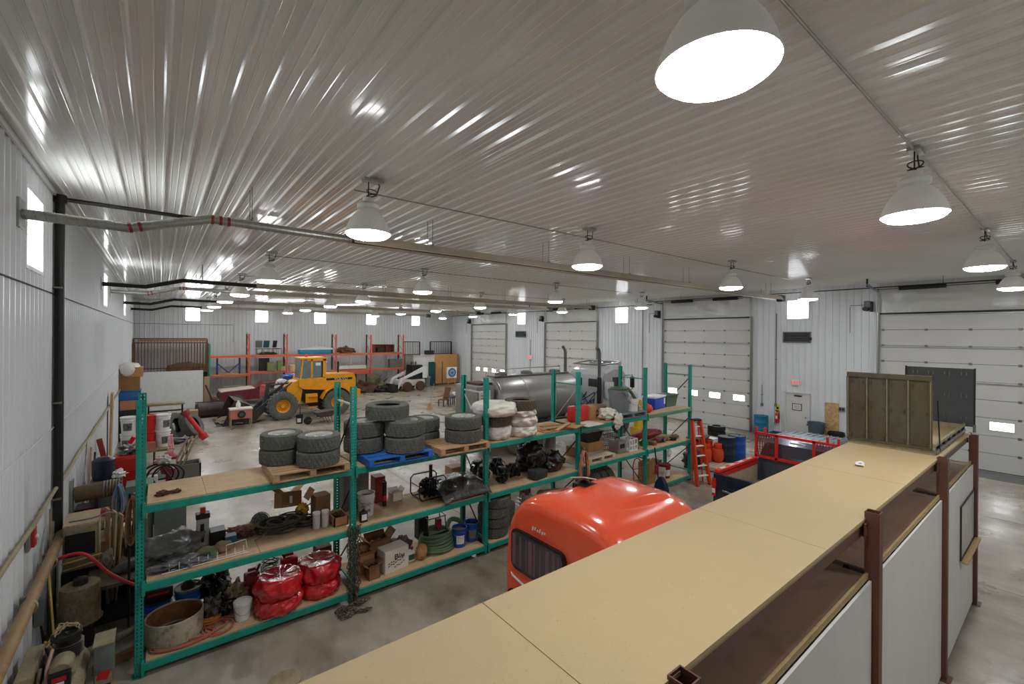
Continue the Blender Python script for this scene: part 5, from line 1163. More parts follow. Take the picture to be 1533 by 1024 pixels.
tag(M().box((11.5, 4.5, .8), (.9, .3, .1), rot=(0, 0, .4)).go('timber_block', tanm, smooth=0), 'tan timber lying in the bed of the navy pickup', 'timber')

# ================================================================ BY THE LADDER
LD = E('step_ladder', 'orange fibreglass step ladder with white steps at end of the rack', 'ladder', (13.02, 7.12, 0), rz=-.3)
for s in (-1, 1):
    M().box((s*.17, .0, 0), (.06, .12, 1.95)).go('front_rail', orange, LD, 0)
    KI = LD.children[-1] if LD.children else None
for o in [c for c in COL.objects if c.parent == LD]:
    s = -1 if o.name == 'front_rail' else 1
    o.rotation_euler = (-.17, -s*.045, 0); o.location = (s*.06*0+s*.03, .13, .96)
for s in (-1, 1): M().cyl((s*.2, .2, .02), (s*.13, .36, 1.86), .02, n=8).go('rear_leg', orange, LD)
for k in range(6):
    z = .28+.29*k; M().box((0, -.03+.17*z*1.0, z), (.46-.055*k, .1, .025), bev=.006).go('step', white, LD, 0)
M().box((0, .3, 1.93), (.3, .18, .06), bev=.015).go('top_cap', black, LD, .5)
for k in (.5, 1.1): M().cyl((-.17, .21+.09*k, k), (.17, .21+.09*k, k), .01, n=6).go('rear_brace', steel, LD)
for s in (-1, 1): M().box((s*.225, -.035, .02), (.05, .1, .04), bev=.006).go('foot', rust, LD, 0)
pallet((15.5, 8.0, 0), 1.9, 1.1, 'long pale floor pallet under the orange gas bottles and drums', mat('pale_wood', (0, 0, 0)), nb=8, h=.14)
def gasb(loc, lab, s=1):
    r = E('gas_bottle', lab, 'gas bottle', loc, group='orange gas bottles'); 
    M().lathe([(0, .02), (.12, 0), (.12, .05), (.15, .07), (.17, .14), (.17, .3), (.14, .4), (.05, .43), (0, .43)], 24).go('bottle', orange, r, .6)
    M().lathe([(.11, .42), (.12, .44), (.12, .56), (.105, .57)], 20).go('collar', orange, r, .6); M().cyl((0, 0, .42), (0, 0, .5), .02, n=8).go('valve', steel, r)
    r.scale = (s, s, s)
gasb((15.0, 8.1, .142), 'orange gas bottle at the left front of the floor pallet', 1.15); gasb((15.35, 7.85, .142), 'orange gas bottle beside the dark blue drum', 1.15); gasb((15.1, 8.45, .142), 'orange gas bottle at back left of the pallet', 1.2); gasb((15.55, 8.3, .142), 'orange gas bottle hidden behind its neighbours near the drum', 1.2)
barrel((15.78, 7.75, .142), mat('dusty_navy_drum', (26, 40, 66), .5, 0, .3, 12), .29, .86, 'dark navy drum with pale scuffs beside the orange gas bottles', 'steel_drum', top=greyp)
barrel((16.25, 7.62, .142), blue, .29, .86, 'bright blue steel drum at the right end of the pallet', 'steel_drum', top=greyp)
tag(M().box((15.3, 8.4, .875), (.9, .3, .08), rot=(0, 0, .3)).go('dark_tool_tray', black), 'dark long tray laid across the rear gas bottles', 'tray')
tag(M().box((15.7, 8.9, .1), (.7, .5, .2)).box((15.7, 8.9, .5), (.6, .4, .6), bev=.02).go('grey_locker', greyp), 'grey locker behind the drums', 'locker')
tag(M().lump((14.3, 8.2, .35), (.35, .3, .35), .4, 2.2, 3, 130, floor=0).go('dark_bag', black, smooth=.8), 'dark bag on floor between ladder and gas bottles', 'bag')
for k in range(2): tyre((20.2, 10.4, .22*k), (0, 0, k), ['lower of two black tyres lying near the third overhead door', 'upper of two black tyres lying near the third overhead door'][k], 'tyres by the overhead door', black, .38, .22, .2)
tag(M().box((18.0, 9.6, .07), (1.0, .5, .14)).box((18.3, 9.6, .2), (.5, .4, .12)).go('white_blocks', whited), 'whitish blocks lying left of the two black tyres', 'blocks')

# ================================================================ TANKER TRUCK
TT = E('tanker_truck', 'semi truck with long silver tank and twin exhaust stacks beyond the rack', 'truck', (9.9, 14.15, 0))
M().lathe([(0, -.16), (.5, -.12), (.8, -.03), (.93, .05), (.95, .1), (.95, 4.3), (.93, 4.36), (.8, 4.44), (.5, 4.53), (0, 4.57)], 56, (0, 0, 1.95), 'X').go('tank_barrel', silver, TT, .6)
for x in (.12, 1.4, 2.9, 4.28): M().lathe([(.953, -.03), (.968, -.02), (.968, .02), (.953, .03)], 56, (x, 0, 1.95), 'X').go('tank_band', silver, TT, .6)
M().box((2.2, 0, 2.92), (4.0, .5, .04)).go('catwalk', steel, TT, 0)
for x in (.7, 2.0, 3.6):
    M().lathe([(0, 0), (.24, 0), (.24, .1), (.16, .14), (0, .14)], 20, (x, 0, 2.93)).go('manway', steel, TT, .5)
M().tube([(.2, .3, 2.9), (.2, .3, 3.15), (4.2, .3, 3.15), (4.2, .3, 2.9)], .018, 6).go('hand_rail', steel, TT)
M().box((2.4, 0, .8), (6.2, .9, .25), bev=.02).go('chassis', dark_st, TT, 0)
for s in (-1, 1):
    M().box((2.2, s*.9, 1.05), (3.8, .5, .08)).go('fender_deck', steel, TT, 0)
    for x in (.8, 2.1, 6.9): M().lathe([(0, -.15), (.3, -.15), (.48, -.14), (.52, -.1), (.52, .1), (.48, .14), (.3, .15), (0, .15)], 28, (x, s*.95, .52), 'Y').go('wheel', rubber, TT, .5)
M().box((-.55, 0, 1.9), (.8, 1.5, 1.5), bev=.05).go('rear_equipment_box', mat('mid_grey_box', (128, 126, 120), .5, .2, .2), TT, .4)
M().box((-.35, 0, 2.68), (.6, .9, .1)).go('box_lid', rust, TT, 0)
M().box((-.6, -.765, 2.3), (.5, .012, .4)).go('warning_sign', white, TT, 0)
for k in range(3): M().box((-.6, -.773, 2.42-.1*k), (.36, .004, .03)).go('sign_print', red_d, TT, 0)
mb = M()
for k in range(7): mb.tube([(-1.0+.1*k, -.8, 1.0+.1*k), (-.7+.08*k, -.9, 1.5), (-.4+.07*k, -.86, .9)], .03, 8)
mb.go('side_hoses', dark_st, TT)
# tractor
cabm = mat('pale_grey_cab', (190, 192, 192), .25, .1, .06, coat=.5)
def cs(x, z1_, hw=1.05, z0_=.8): return [(x, -hw, z0_), (x, hw, z0_), (x, hw, z1_-.15), (x, hw-.15, z1_), (x, -hw+.15, z1_), (x, -hw, z1_-.15)]
M().loft([cs(5.55, 2.75), cs(5.7, 2.95), (cs(6.3, 3.15)), cs(6.9, 3.1), cs(7.1, 2.9)]).go('cab', cabm, TT, .5)
M().loft([cs(7.1, 2.05, .9), cs(8.3, 1.85, .85), cs(8.6, 1.6, .75)]).go('hood', cabm, TT, .5)
M().box((7.14, 0, 2.45), (.03, 1.8, .62)).go('windscreen', glassd, TT, 0)
for s in (-1, 1):
    M().box((6.5, s*1.056, 2.4), (.6, .02, .5)).go('side_window', glassd, TT, 0)
    M().box((5.545, s*.45, 2.4), (.02, .5, .35)).go('rear_window', glassd, TT, 0)
    st = [(5.3, s*1.05, .9), (5.3, s*1.05, 3.75), (5.24, s*1.05, 3.9), (5.12, s*1.05, 4.0)]
    M().tube(st, .075, 14).go('exhaust_stack', steel, TT); M().lathe([(.085, 1.4), (.1, 1.5), (.1, 2.6), (.085, 2.7)], 16, (5.3, s*1.05, 0)).go('heat_shield', dark_st, TT)
    M().lathe([(0, 0), (.2, 0), (.22, .05), (.22, .7), (.2, .75), (0, .75)], 22, (5.75, s*1.22, 1.75)).go('air_cleaner', cabm, TT, .5)
    M().tube([(7.0, s*1.1, 2.7), (7.1, s*1.45, 2.75), (7.1, s*1.45, 2.1), (7.0, s*1.1, 2.0)], .02, 6).box((7.1, s*1.45, 2.42), (.06, .22, .5), bev=.02).go('mirror', dark_st, TT)
    M().lathe([(0, -.5), (.3, -.5), (.33, -.47), (.33, .47), (.3, .5), (0, .5)], 24, (6.3, s*.95, .95), 'X').go('fuel_tank', chrome, TT, .5)
M().tube([(5.7, -.9, 3.2), (6.8, -.9, 3.3), (6.8, .9, 3.3), (5.7, .9, 3.2)], .03, 8, closed=True).go('roof_rail', steel, TT)
for y in (-.6, 0, .6): M().lathe([(.03, 0), (.05, .3), (.09, .42)], 12, (6.6, y, 3.25), 'X').go('air_horn', chrome, TT)
M().box((6.9, 0, 3.25), (.15, 1.9, .22), bev=.03).go('sun_visor', cabm, TT, .5)
mb = M(); q = random.Random(5)
for k in range(16): mb.tube([(5.0+q.random()*.5, q.uniform(-1, 1), 1.0), (5.1+q.random()*.4, q.uniform(-1, 1), 1.6+q.random()*.5), (5.3, q.uniform(-1, 1), 1.1)], .025, 6)
mb.go('air_lines', blue_d, TT)
carton((13.0, 17.2, 0), (.9, 1.1, 1.9), 'tall tan crate beyond the silver tank', wood_b, name='crate', tape=False)
# bunch between rack and tanker
for k, (x, y, a) in enumerate([(14.2, 25.0, .3), (15.6, 25.6, -.5)]):
    r = E('folding_chair', ['dark slatted chair facing left out on the open floor', 'dark slatted chair facing away behind the green uprights'][k], 'chair', (x, y, 0), a, 'chairs on the open floor')
    M().box((0, 0, .42), (.5, .5, .04)).go('seat', wood_b, r, 0)
    for j in range(5): M().box((.25+.05, -.2+.1*j, .78), (.02, .08, .8), rot=(0, .3, 0)).go('slat', wood_b, r, 0)
    for sx in (-.22, .22):
        for sy in (-.22, .22): M().box((sx, sy, .2), (.05, .05, .4)).go('leg', wood_b, r, 0)
    for sy in (-.28, .28): M().box((0, sy, .62), (.55, .08, .03)).go('armrest', wood_b, r, 0)
r = E('side_table', 'low blue-grey table between the dark chairs', 'table', (14.9, 25.2, 0)); M().box((0, 0, .5), (.5, .5, .05)).go('top', blue_d, r, 0)
for sx in (-.2, .2):
    for sy in (-.2, .2): M().box((sx, sy, .24), (.05, .05, .48)).go('leg', blue_d, r, 0)
tag(M().lump((15.1, 25.2, .68), (.2, .15, .16), .4, 3, 3, 140, floor=.526).go('white_cloth', white, smooth=1), 'white cloth on the low table between the chairs', 'cloth')
r = E('broom', 'push broom leaning up on the floor left of the chairs', 'broom', (12.9, 24.4, 0)); M().cyl((0, 0, .2), (.5, .4, 1.5), .018, n=6).go('handle', wood, r); M().loft([[(-.2, -.06, 0), (.2, -.06, 0), (.2, .06, 0), (-.2, .06, 0)], [(-.06, -.03, .4), (.06, -.03, .4), (.06, .03, .4), (-.06, .03, .4)]]).go('bristles', wood_o, r, 0)

# ================================================================ WHEEL LOADER
LO = E('wheel_loader', 'yellow wheel loader with dark bucket lowered and black tyres', 'loader', (5.14, 26.9, 0))
def P2(px, py): return ((px-424)*.0333, 4.5-(py-500)*.0352)
for i, x in enumerate((0, 2.75)):
    for s in (-1, 1):
        W_ = E if 0 else None
        q = M(); n = 36
        q.lathe([(.34, -.2), (.42, -.26), (.62, -.27), (.7, -.24), (.72, -.1), (.72, .1), (.7, .24), (.62, .27), (.42, .26), (.34, .2)], 48, (x, s*.9, .72), 'Y', closed=True)
        t = q.go('tyre', rubber, LO, .6)
        q = M()
        for k in range(24):
            a = 2*PI*k/24
            for ss in (-1, 1): q.box((x+.72*math.cos(a), s*.9+ss*.12, .72+.72*math.sin(a)), (.06, .22, .07), rot=(0, -a, ss*.3))
        q.go('tread_lugs', rubber, t, 0)
        h_ = M().lathe([(0, s*.12), (.1, s*.13), (.13, s*.05), (.26, s*.04), (.3, s*.16), (.35, s*.2), (.35, s*.15)], 28, (x, s*.9, .72), 'Y').go('rim', yellow, LO, .5)
        b_ = M()
        for k in range(10): b_.box((x+.18*math.cos(k*.628), s*.9+s*.07, .72+.18*math.sin(k*.628)), (.03, .03, .03))
        b_.go('wheel_nuts', orange, h_, 0)
hw = .62
fr = [P2(*p) for p in ((432, 582), (440, 574), (452, 570), (455, 586), (452, 606), (440, 610), (432, 600))]
M().prism(fr, -hw, hw).go('front_frame', yellow, LO, 0)
M().prism([P2(*p) for p in ((449, 570), (491, 588), (491, 612), (468, 614), (452, 600))], -.55, .55).go('belly', dark_st, LO, 0)
M().prism([P2(*p) for p in ((449, 569), (491, 569), (491, 588), (456, 585), (449, 580))], -.78, .78).go('platform', yellow, LO, 0)
M().prism([P2(*p) for p in ((491, 563), (538, 564), (541, 572), (541, 597), (533, 598), (526, 590), (512, 585), (498, 588), (491, 590))], -.72, .72).go('engine_hood', yellow, LO, 0)
M().prism([P2(*p) for p in ((526, 588), (547, 590), (547, 602), (540, 604), (530, 608))], -.95, .95).go('counterweight', yellow, LO, 0)
M().box((3.9+.05, 0, 1.75), (.06, 1.2, .9)).go('rear_grille', black, LO, 0)
for s in (-1, 1):
    M().box((2.95, s*.727, 1.98), (1.5, .01, .12)).go('black_stripe', black, LO, 0)
    M().box((1.45, s*.79, 1.0), (.6, .2, .5), bev=.02).go('battery_box', yellow, LO, 0)
    for k in range(3): M().box((1.5, s*.95, .55+.28*k), (.45, .22, .03)).go('step', yellow, LO, 0)
    M().prism([(2.75+.88*math.cos(a), .72+.88*math.sin(a)) for a in [math.radians(d) for d in range(20, 165, 12)]] + [(2.75+.82*math.cos(a), .72+.82*math.sin(a)) for a in [math.radians(d) for d in range(164, 19, -12)]], s*.68, s*1.12).go('fender', yellow, LO, 0)
text('VOLVO', .19, white, LO, (3.05, -.736, 1.98), FACE_S, sx=1.2)
# cab: pillars and glass
cx0, cx1 = P2(450, 570)[0], P2(491, 570)[0]; zb_, zt_ = 1.98, 3.14
for s in (-1, 1):
    cab = M(); cab.box((cx0+.06+.05, s*.68, (zb_+zt_)/2), (.07, .07, zt_-zb_), rot=(0, .1, 0)).box((cx0+.62, s*.68, (zb_+zt_)/2), (.1, .07, zt_-zb_)).box((cx1-.08, s*.68, (zb_+zt_)/2), (.16, .07, zt_-zb_))
    cab.box(((cx0+cx1)/2+.2, s*.68, zb_+.06), (1.0, .07, .12)).box(((cx0+cx1)/2+.2, s*.68, zt_-.05), (1.0, .07, .12)); cab.go('cab_frame', yellow, LO, 0)
M().box(((cx0+cx1)/2+.05, 0, zt_+.03), (cx1-cx0, 1.46, .1), bev=.03).go('cab_roof', yellow, LO, .5)
M().box((cx0+.1, 0, (zb_+zt_)/2), (.02, 1.3, 1.1), rot=(0, .1, 0)).go('windscreen', glassl, LO, 0)
M().box((cx1-.1, 0, (zb_+zt_)/2), (.02, 1.3, 1.1)).go('rear_glass', glassl, LO, 0)
for s in (-1, 1): M().box((cx0+.34, s*.69, (zb_+zt_)/2), (.5, .012, 1.06)).go('front_side_glass', glassl, LO, 0); M().box((cx0+.9, s*.69, (zb_+zt_)/2+.02), (.46, .012, .9)).go('door_glass', glassl, LO, 0)
M().box((cx0+.95, -.705, 2.85), (.26, .008, .16)).go('window_sticker', white, LO, 0)
M().lathe([(0, 0), (.07, 0), (.07, .12), (.04, .16), (0, .17)], 14, (cx0+.5, .0, zt_+.08)).go('beacon', orange, LO)
M().cyl((3.2, .3, 2.2), (3.2, .3, 2.9), .05, n=12).go('exhaust', dark_st, LO)
# arms
armm = mat('grey_black_arm', (62, 62, 62), .5, .1, .2)
for s in (-1, 1):
    arm = [P2(*p) for p in ((440, 573), (445, 578), (425, 596), (409, 608), (393, 622), (385, 622), (384, 615), (398, 604), (420, 587))]
    M().prism(arm, s*.5-.06, s*.5+.06).go('lift_arm', armm, LO, 0)
    M().cyl((P2(436, 590)[0], s*.34, P2(436, 590)[1]), (P2(402, 606)[0], s*.34, P2(402, 606)[1]), .06, n=12).go('lift_cylinder', chrome, LO)
M().prism([P2(*p) for p in ((406, 574), (411, 574), (404, 610), (399, 612))], -.14, .14).go('bell_crank', armm, LO, 0)
M().cyl((P2(440, 576)[0], 0, P2(440, 576)[1]), (P2(408, 578)[0], 0, P2(408, 578)[1]), .05, n=12).go('tilt_cylinder', armm, LO)
# bucket shell
bk = [P2(*p) for p in ((340, 628), (352, 600), (358, 592), (372, 598), (384, 606), (390, 618), (384, 628), (364, 630), (345, 631))]
inn = [P2(*p) for p in ((342, 627), (355, 603), (361, 598), (372, 603), (381, 609), (385, 617), (381, 624), (364, 627), (346, 628))]
m_b = mat('worn_bucket_steel', (70, 60, 54), .55, .4, .4, 4)
for s in (-1, 1): M().prism([P2(*p) for p in ((342, 628.5), (358, 593), (384, 606), (390, 618), (384, 628), (364, 629))], s*1.22-.02, s*1.22+.02).go('bucket_side', m_b, LO, 0)
mb = M()
pr = [P2(*p) for p in ((358, 593), (372, 598), (384, 606), (390, 618), (384, 628), (364, 629.5), (340, 629.5))]
prof = [(x, z) for x, z in pr]; back = [(x-.03, z+.03) if i > 2 else (x, z-.04) for i, (x, z) in enumerate(pr)]
mb.prism(prof + back[::-1], -1.22, 1.22).go('bucket_shell', m_b, LO, 0)
for k in range(8): M().box((P2(339, 629)[0], -1.1+.31*k, .03), (.2, .08, .04)).go('bucket_tooth', steel, LO, 0)
tag(M().lump((3.3, 26.9, .12), (1.0, 1.2, .1), .4, 3, 4, 150, floor=.0).go('dirt_pile', mat('sandy_dirt', (150, 134, 110), .95, 0, .25, 9)), 'scattered sandy dirt beneath the loader bucket', 'dirt')['kind'] = 'stuff'

# ================================================================ CAR, WHITE TRUCK, SKID STEERS
CR = E('old_car', 'dark red classic car with dusty cream hood behind the loader bucket', 'car', (2.95, 33.6, 0))
side = [(0, .55), (.05, .75), (.25, .88), (1.3, .95), (1.9, 1.0), (2.5, 1.32), (3.4, 1.34), (4.1, 1.0), (4.8, .9), (4.85, .5), (4.6, .35), (.2, .32), (.02, .42)]
M().prism(side, -.85, .85).go('body', mat('maroon_paint', (112, 44, 52), .3, 0, .15, coat=.4), CR, 0)
M().box((.98, 0, .95), (1.9, 1.66, .1), rot=(0, -.06, 0), bev=.04).go('hood', mat('dusty_cream', (204, 190, 172), .6), CR, .5)
M().prism([(2.0, 1.02), (2.5, 1.28), (3.4, 1.3), (3.95, 1.02)], -.86, .86).go('windows', glassd, CR, 0)
for s in (-.55, .55): M().lathe([(0, 0), (.1, 0), (.11, .05), (.09, .06)], 16, (-.03, s, .62), 'X').go('headlamp', dark_st, CR)
M().box((-.04, 0, .45), (.1, 1.6, .1), bev=.03).go('bumper', chrome, CR, .5)
for x in (.95, 3.9):
    for s in (-1, 1): M().lathe([(0, -.1), (.2, -.1), (.32, -.1), (.34, 0), (.32, .1), (.2, .1), (0, .1)], 24, (x, s*.78, .34), 'Y').go('wheel', rubber, CR, .5); M().lathe([(0, s*.105), (.17, s*.105), (.19, s*.09)], 18, (x, s*.78, .34), 'Y').go('hubcap', chrome, CR)
WT = E('utility_truck', 'white perforated rack body truck with blue tarp behind the loader arms', 'truck', (5.75, 30.6, 0)); WT.scale = (.78, .78, .78)
M().prism([(-.35, .5), (.0, 2.05), (.25, 2.2), (.6, 2.15), (.75, .5)], -.6, .6).go('front_guard', white, WT, 0)
for k in range(14): M().lathe([(0, 0), (.07, 0)], 10, (-.05+.19*(k % 4), -.606, .8+.38*(k//4)), 'Y').go('guard_hole', black, WT, 0)
M().box((1.6, 0, 1.2), (2.2, 1.7, 1.0), bev=.08).go('body', white, WT, .5)
M().prism([(.95, 1.6), (1.15, 2.45), (1.3, 2.55), (2.7, 2.5), (2.8, 2.3), (2.8, 1.6)], -.8, .8).go('cab', white, WT, 0)
M().prism([(1.15, 1.75), (1.3, 2.35), (2.0, 2.35), (2.0, 1.75)], -.82, .82).go('side_glass', glassd, WT, 0)
M().prism([(2.1, 1.75), (2.1, 2.35), (2.6, 2.33), (2.65, 1.75)], -.82, .82).go('rear_side_glass', glassd, WT, 0)
M().lump((.95, .4, 2.35), (.5, .5, .25), .4, 2, 3, 160).go('blue_tarp', blue, WT, 1)
for x in (.9, 2.3):
    for s in (-1, 1): M().lathe([(0, -.14), (.25, -.14), (.42, -.13), (.44, 0), (.42, .13), (.25, .14), (0, .14)], 24, (x, s*.8, .44), 'Y').go('wheel', rubber, WT, .5)
tag(M().box((4.95, 29.9, .75), (.5, .3, 1.5), bev=.04).box((4.95, 29.72, .9), (.3, .02, .3)).go('red_gas_cabinet', mat('faded_red', (196, 84, 80), .6, 0, .3)), 'faded red upright cabinet between the red car and loader arms', 'cabinet')
SK = E('skid_steer', 'white compact skid steer with raised arm in front of the back racking', 'skid steer', (15.9, 33.9, 0), .1)
M().box((.2, 0, .65), (2.2, 1.2, .5), bev=.06).go('chassis', whited, SK, .5)
M().prism([(.1, .9), (.2, 2.05), (1.1, 2.05), (1.25, .9)], -.5, .5).go('cab_cage', dark_st, SK, 0)
for s in (-1, 1):
    M().prism([(1.4, 1.0), (1.4, 1.95), (1.1, 1.95), (-1.0, 1.05), (-1.35, .3), (-1.2, .25), (-.85, .95), (1.0, 1.5), (1.0, 1.0)], s*.62, s*.72).go('lift_arm', white, SK, 0)
    for x in (-.45, .75): M().lathe([(0, -.13), (.2, -.13), (.37, -.12), (.39, 0), (.37, .12), (.2, .13), (0, .13)], 22, (x, s*.75, .39), 'Y').go('wheel', rust, SK, .5)
M().prism([(-1.3, .05), (-1.9, .05), (-1.9, .12), (-1.45, .6), (-1.3, .6)], -.8, .8).go('bucket', dark_st, SK, 0)
# ================================================================ OPEN FLOOR THINGS
r = E('saw_bench', 'small pink-fronted work bench on legs in front of the loader bucket', 'bench', (3.1, 24.9, 0)); M().box((0, 0, .93), (.95, .6, .06)).go('top', card_w, r, 0); M().box((0, 0, .68), (.9, .55, .42)).go('cabinet', mat('salmon_panel', (190, 116, 96), .6), r, 0); M().lathe([(0, 0), (.17, 0), (.15, .04), (0, .05)], 18, (-.0, -.33, .68), 'Y').go('round_port', black, r); M().lathe([(0, 0), (.1, 0)], 14, (0, -.335, .68), 'Y').go('green_disc', grn, r)
for sx in (-.42, .42):
    for sy in (-.25, .25): M().box((sx, sy, .24), (.05, .05, .48)).go('leg', tanm, r, 0)
r = E('spray_bottle', 'white bottle standing on the small work bench', 'bottle', (3.0, 24.9, .961)); M().lathe([(0, 0), (.09, 0), (.1, .04), (.1, .2), (.04, .3), (.03, .36), (0, .36)], 16).go('body', white, r, .6)
r = bucket((5.6, 24.4, 0), .17, .42, black, 'black pail with tools standing alone before the loader wheel', labelm=white); M().cyl((0, 0, .1), (.05, .05, .85), .02, n=6).go('tool_handle', dark_st, r)
WB = E('wheelbarrow', 'wheelbarrow with small front wheel on open floor beyond the rack', 'wheelbarrow', (6.7, 24.0, 0), .15)
M().loft([[(-.3, -.2, .3), (.3, -.2, .3), (.3, .2, .3), (-.3, .2, .3)], [(-.55, -.34, .58), (.45, -.34, .62), (.45, .34, .62), (-.55, .34, .58)]]).go('tray', mat('grey_brown_tray', (84, 76, 68), .6), WB, 0)
for s in (-1, 1): M().tube([(-.85, s*.06, .2), (-.3, s*.2, .28), (.9, s*.3, .62)], .022, 6).go('handle', wood_b, WB); M().tube([(.25, s*.2, .3), (.35, s*.22, .0), (.1, s*.2, .0), (-.05, s*.2, .3)], .014, 6).go('leg', dark_st, WB)
M().lathe([(0, -.05), (.1, -.05), (.19, -.045), (.2, 0), (.19, .045), (.1, .05), (0, .05)], 22, (-.85, 0, .2), 'Y').go('wheel', black, WB, .5)
LR = E('lawn_roller', 'dark steel lawn roller drum lying beside white board', 'roller', (2.2, 29.2, 0), .12)
M().lathe([(0, -.6), (.36, -.6), (.39, -.57), (.39, .57), (.36, .6), (0, .6)], 28, (0, 0, .39), 'X').go('drum', mat('dark_roller', (72, 56, 48), .5, .3, .4, 4), LR, .5)
M().tube([(-.65, 0, .39), (-.65, .0, .82), (.65, 0, .82), (.65, 0, .39)], .03, 6).go('yoke', dark_st, LR); M().cyl((.1, 0, .9), (-.15, .3, 1.7), .04, n=8).go('tow_bar', dark_st, LR)
for k, (x, a) in enumerate([(.38, 1.32), (1.0, 1.1)]):
    o = tyre((x, 23.7, .12), (0, a, -.55), ['left tyre leaning upright by the red axle', 'right tyre leaning upright by the red axle'][k], 'tyres leaning on the floor', rubber, .56, .34, .3)
    o.location.z = .56*math.sin(a)
AX = E('drive_axle', 'red drive shaft with flanged ends leaning down to the floor', 'axle', (1.0, 22.9, 0)); a_, b_ = Vector((-.1, -.1, 1.2)), Vector((.5, -.3, .22))
M().cyl(a_, b_, .09, n=14).go('shaft', red, AX); d_ = (b_-a_).normalized()
for p, rr_ in ((a_, .17), (b_, .17)): M().cyl(p-d_*.12, p+d_*.12, rr_, rr_*.8, n=18).go('flange', red_d if p is a_ else red, AX, .5)

# ================================================================ BACK WALL AREA
OR = E('orange_racking', 'long orange pallet racking with open shelves along the back wall', 'rack', (0, 35.6, 0))
ox = [2.65, 4.9, 7.3, 10.75, 13.5, 16.3]
for i, x in enumerate(ox):
    for y in (0, 1.0):
        M().box((x, y, 2.25), (.09, .09, 4.5 if i else 3.8)).go('upright', (orange_r if y == 0 and i else (teal if i == 0 else rust)), OR, 0)
        if i == 0: [c for c in COL.objects][-1].location.z = -.35
    for a in (.4, 1.3, 2.2, 3.1, 4.0):
        if i: M().cyl((x, 0, a), (x, 1.0, a+.6), .02, n=5).go('brace', orange_r, OR)
for b in range(5):
    for z in ((3.0, 1.72) if b != 1 else (3.0, 1.85)) + ((.3,) if b in (0, 2) else ()):
        for y in (-.02, 1.02): M().box(((ox[b]+ox[b+1])/2, y, z-.06), (ox[b+1]-ox[b], .06, .13)).go('beam', orange_r, OR, 0)
        M().box(((ox[b]+ox[b+1])/2, .5, z+.012), (ox[b+1]-ox[b]-.1, 1.0, .02)).go('shelf_board', plywood if b < 4 else wood_o, OR, 0)
def pile(name, lab, cat, loc, d, m, seed, amp=.5, stuff=False): return tag(M().lump((loc[0], loc[1], loc[2]+d[2]*.7), d, amp, 3, 3, seed, floor=loc[2]).go(name, m, smooth=.6), lab, cat)
ZT = 3.024
for k, (x, mm, lb) in enumerate([(5.6, greym, 'grey-green chair'), (6.15, teal_d, 'dark teal chair'), (6.75, black, 'black chair')]):
    r = E('stored_chair', lb + ' stored on the top of orange racking', 'chair', (x, 36.0, ZT), k*.4, 'chairs on the orange racking')
    M().box((0, 0, .42), (.42, .42, .05)).go('seat', mm, r, 0); M().box((0, .2, .75), (.42, .04, .5), rot=(.15, 0, 0)).go('backrest', mm, r, 0)
    for sx in (-.18, .18):
        for sy in (-.18, .18): M().cyl((sx, sy, 0), (sx, sy, .42), .018, n=6).go('leg', steel, r)
pile('clutter_heap', 'low brown heap in front of stored chairs on top of racking', 'heap', (6.1, 35.8, ZT), (.6, .2, .12), rust, 201)
tag(M().box((9.3, 36.0, ZT+.16), (2.2, .9, .32), bev=.03).go('blue_crate', mat('sky_blue_board', (40, 136, 178), .5)), 'wide sky blue crate on top of the orange racking', 'crate')
tag(M().prism([(-1.1, 0), (1.1, 0), (1.1, .12), (.2, .24), (-1.0, .06)], -.4, .4).go('white_sheet_stack', white, smooth=0, loc=(9.4, 36.0, ZT+.322)), 'pale board stack lying on the sky blue crate', 'boards')
pile('branch_heap', 'brown rooty heap on top of orange racking, right of blue crate', 'heap', (11.6, 36.0, ZT), (.75, .35, .3), wood_b, 203, .7)
r = E('wood_cabinet', 'open reddish wooden cabinet on top of the last racking bay', 'cabinet', (14.7, 36.0, ZT))
for c, d in (((0, 0, .02), (1.7, .5, .04)), ((0, 0, .66), (1.7, .5, .04)), ((-.84, 0, .34), (.04, .5, .64)), ((.84, 0, .34), (.04, .5, .64)), ((0, .24, .34), (1.7, .02, .64)), ((.2, 0, .34), (.04, .5, .64))): M().box(c, d).go('panel', mat('red_brown_wood', (132, 72, 50), .6), r, 0)
M().box((-.3, -.1, .22), (.6, .3, .3)).go('dark_insert', black, r, 0)
r = E('steel_trestle', 'navy blue steel trestle frame on the lower orange shelf', 'frame', (3.75, 36.0, 1.745))
for s in (-.65, .65): M().box((s, 0, .55), (.1, .1, 1.1)).go('post', blue_d, r, 0); M().cyl((s, 0, .75), (0, 0, .1), .035, n=6).go('brace', blue_d, r)
M().box((0, 0, .05), (1.4, .1, .08)).go('base_rail', wood, r, 0)
for k, (x, d, mm, lb) in enumerate([(5.9, (.6, .5, .9), dark_st, 'dark open cabinet on lower shelf of second orange bay'), (6.25, (.45, .5, .6), mat('olive_case', (120, 124, 74), .6), 'olive case standing before dark cabinet'), (6.85, (.3, .4, .7), mat('lime_case', (112, 132, 66), .6), 'lime green panel box at right of second orange bay'), (7.05, (.3, .5, .3), wood_o, 'small salmon carton at end of second orange bay')]):
    carton((x, 35.75+.3*(k == 0), 1.875), d, lb, mm, tape=False)
tag(M().lathe([(0, 0), (.28, 0), (.3, .1), (.3, .5), (.2, .55), (0, .55)], 20).go('cream_tub', mat('peach_tub', (220, 180, 150), .6), loc=(7.45+.35, 35.9, 1.745)), 'peach round tub just right of third orange upright', 'tub')
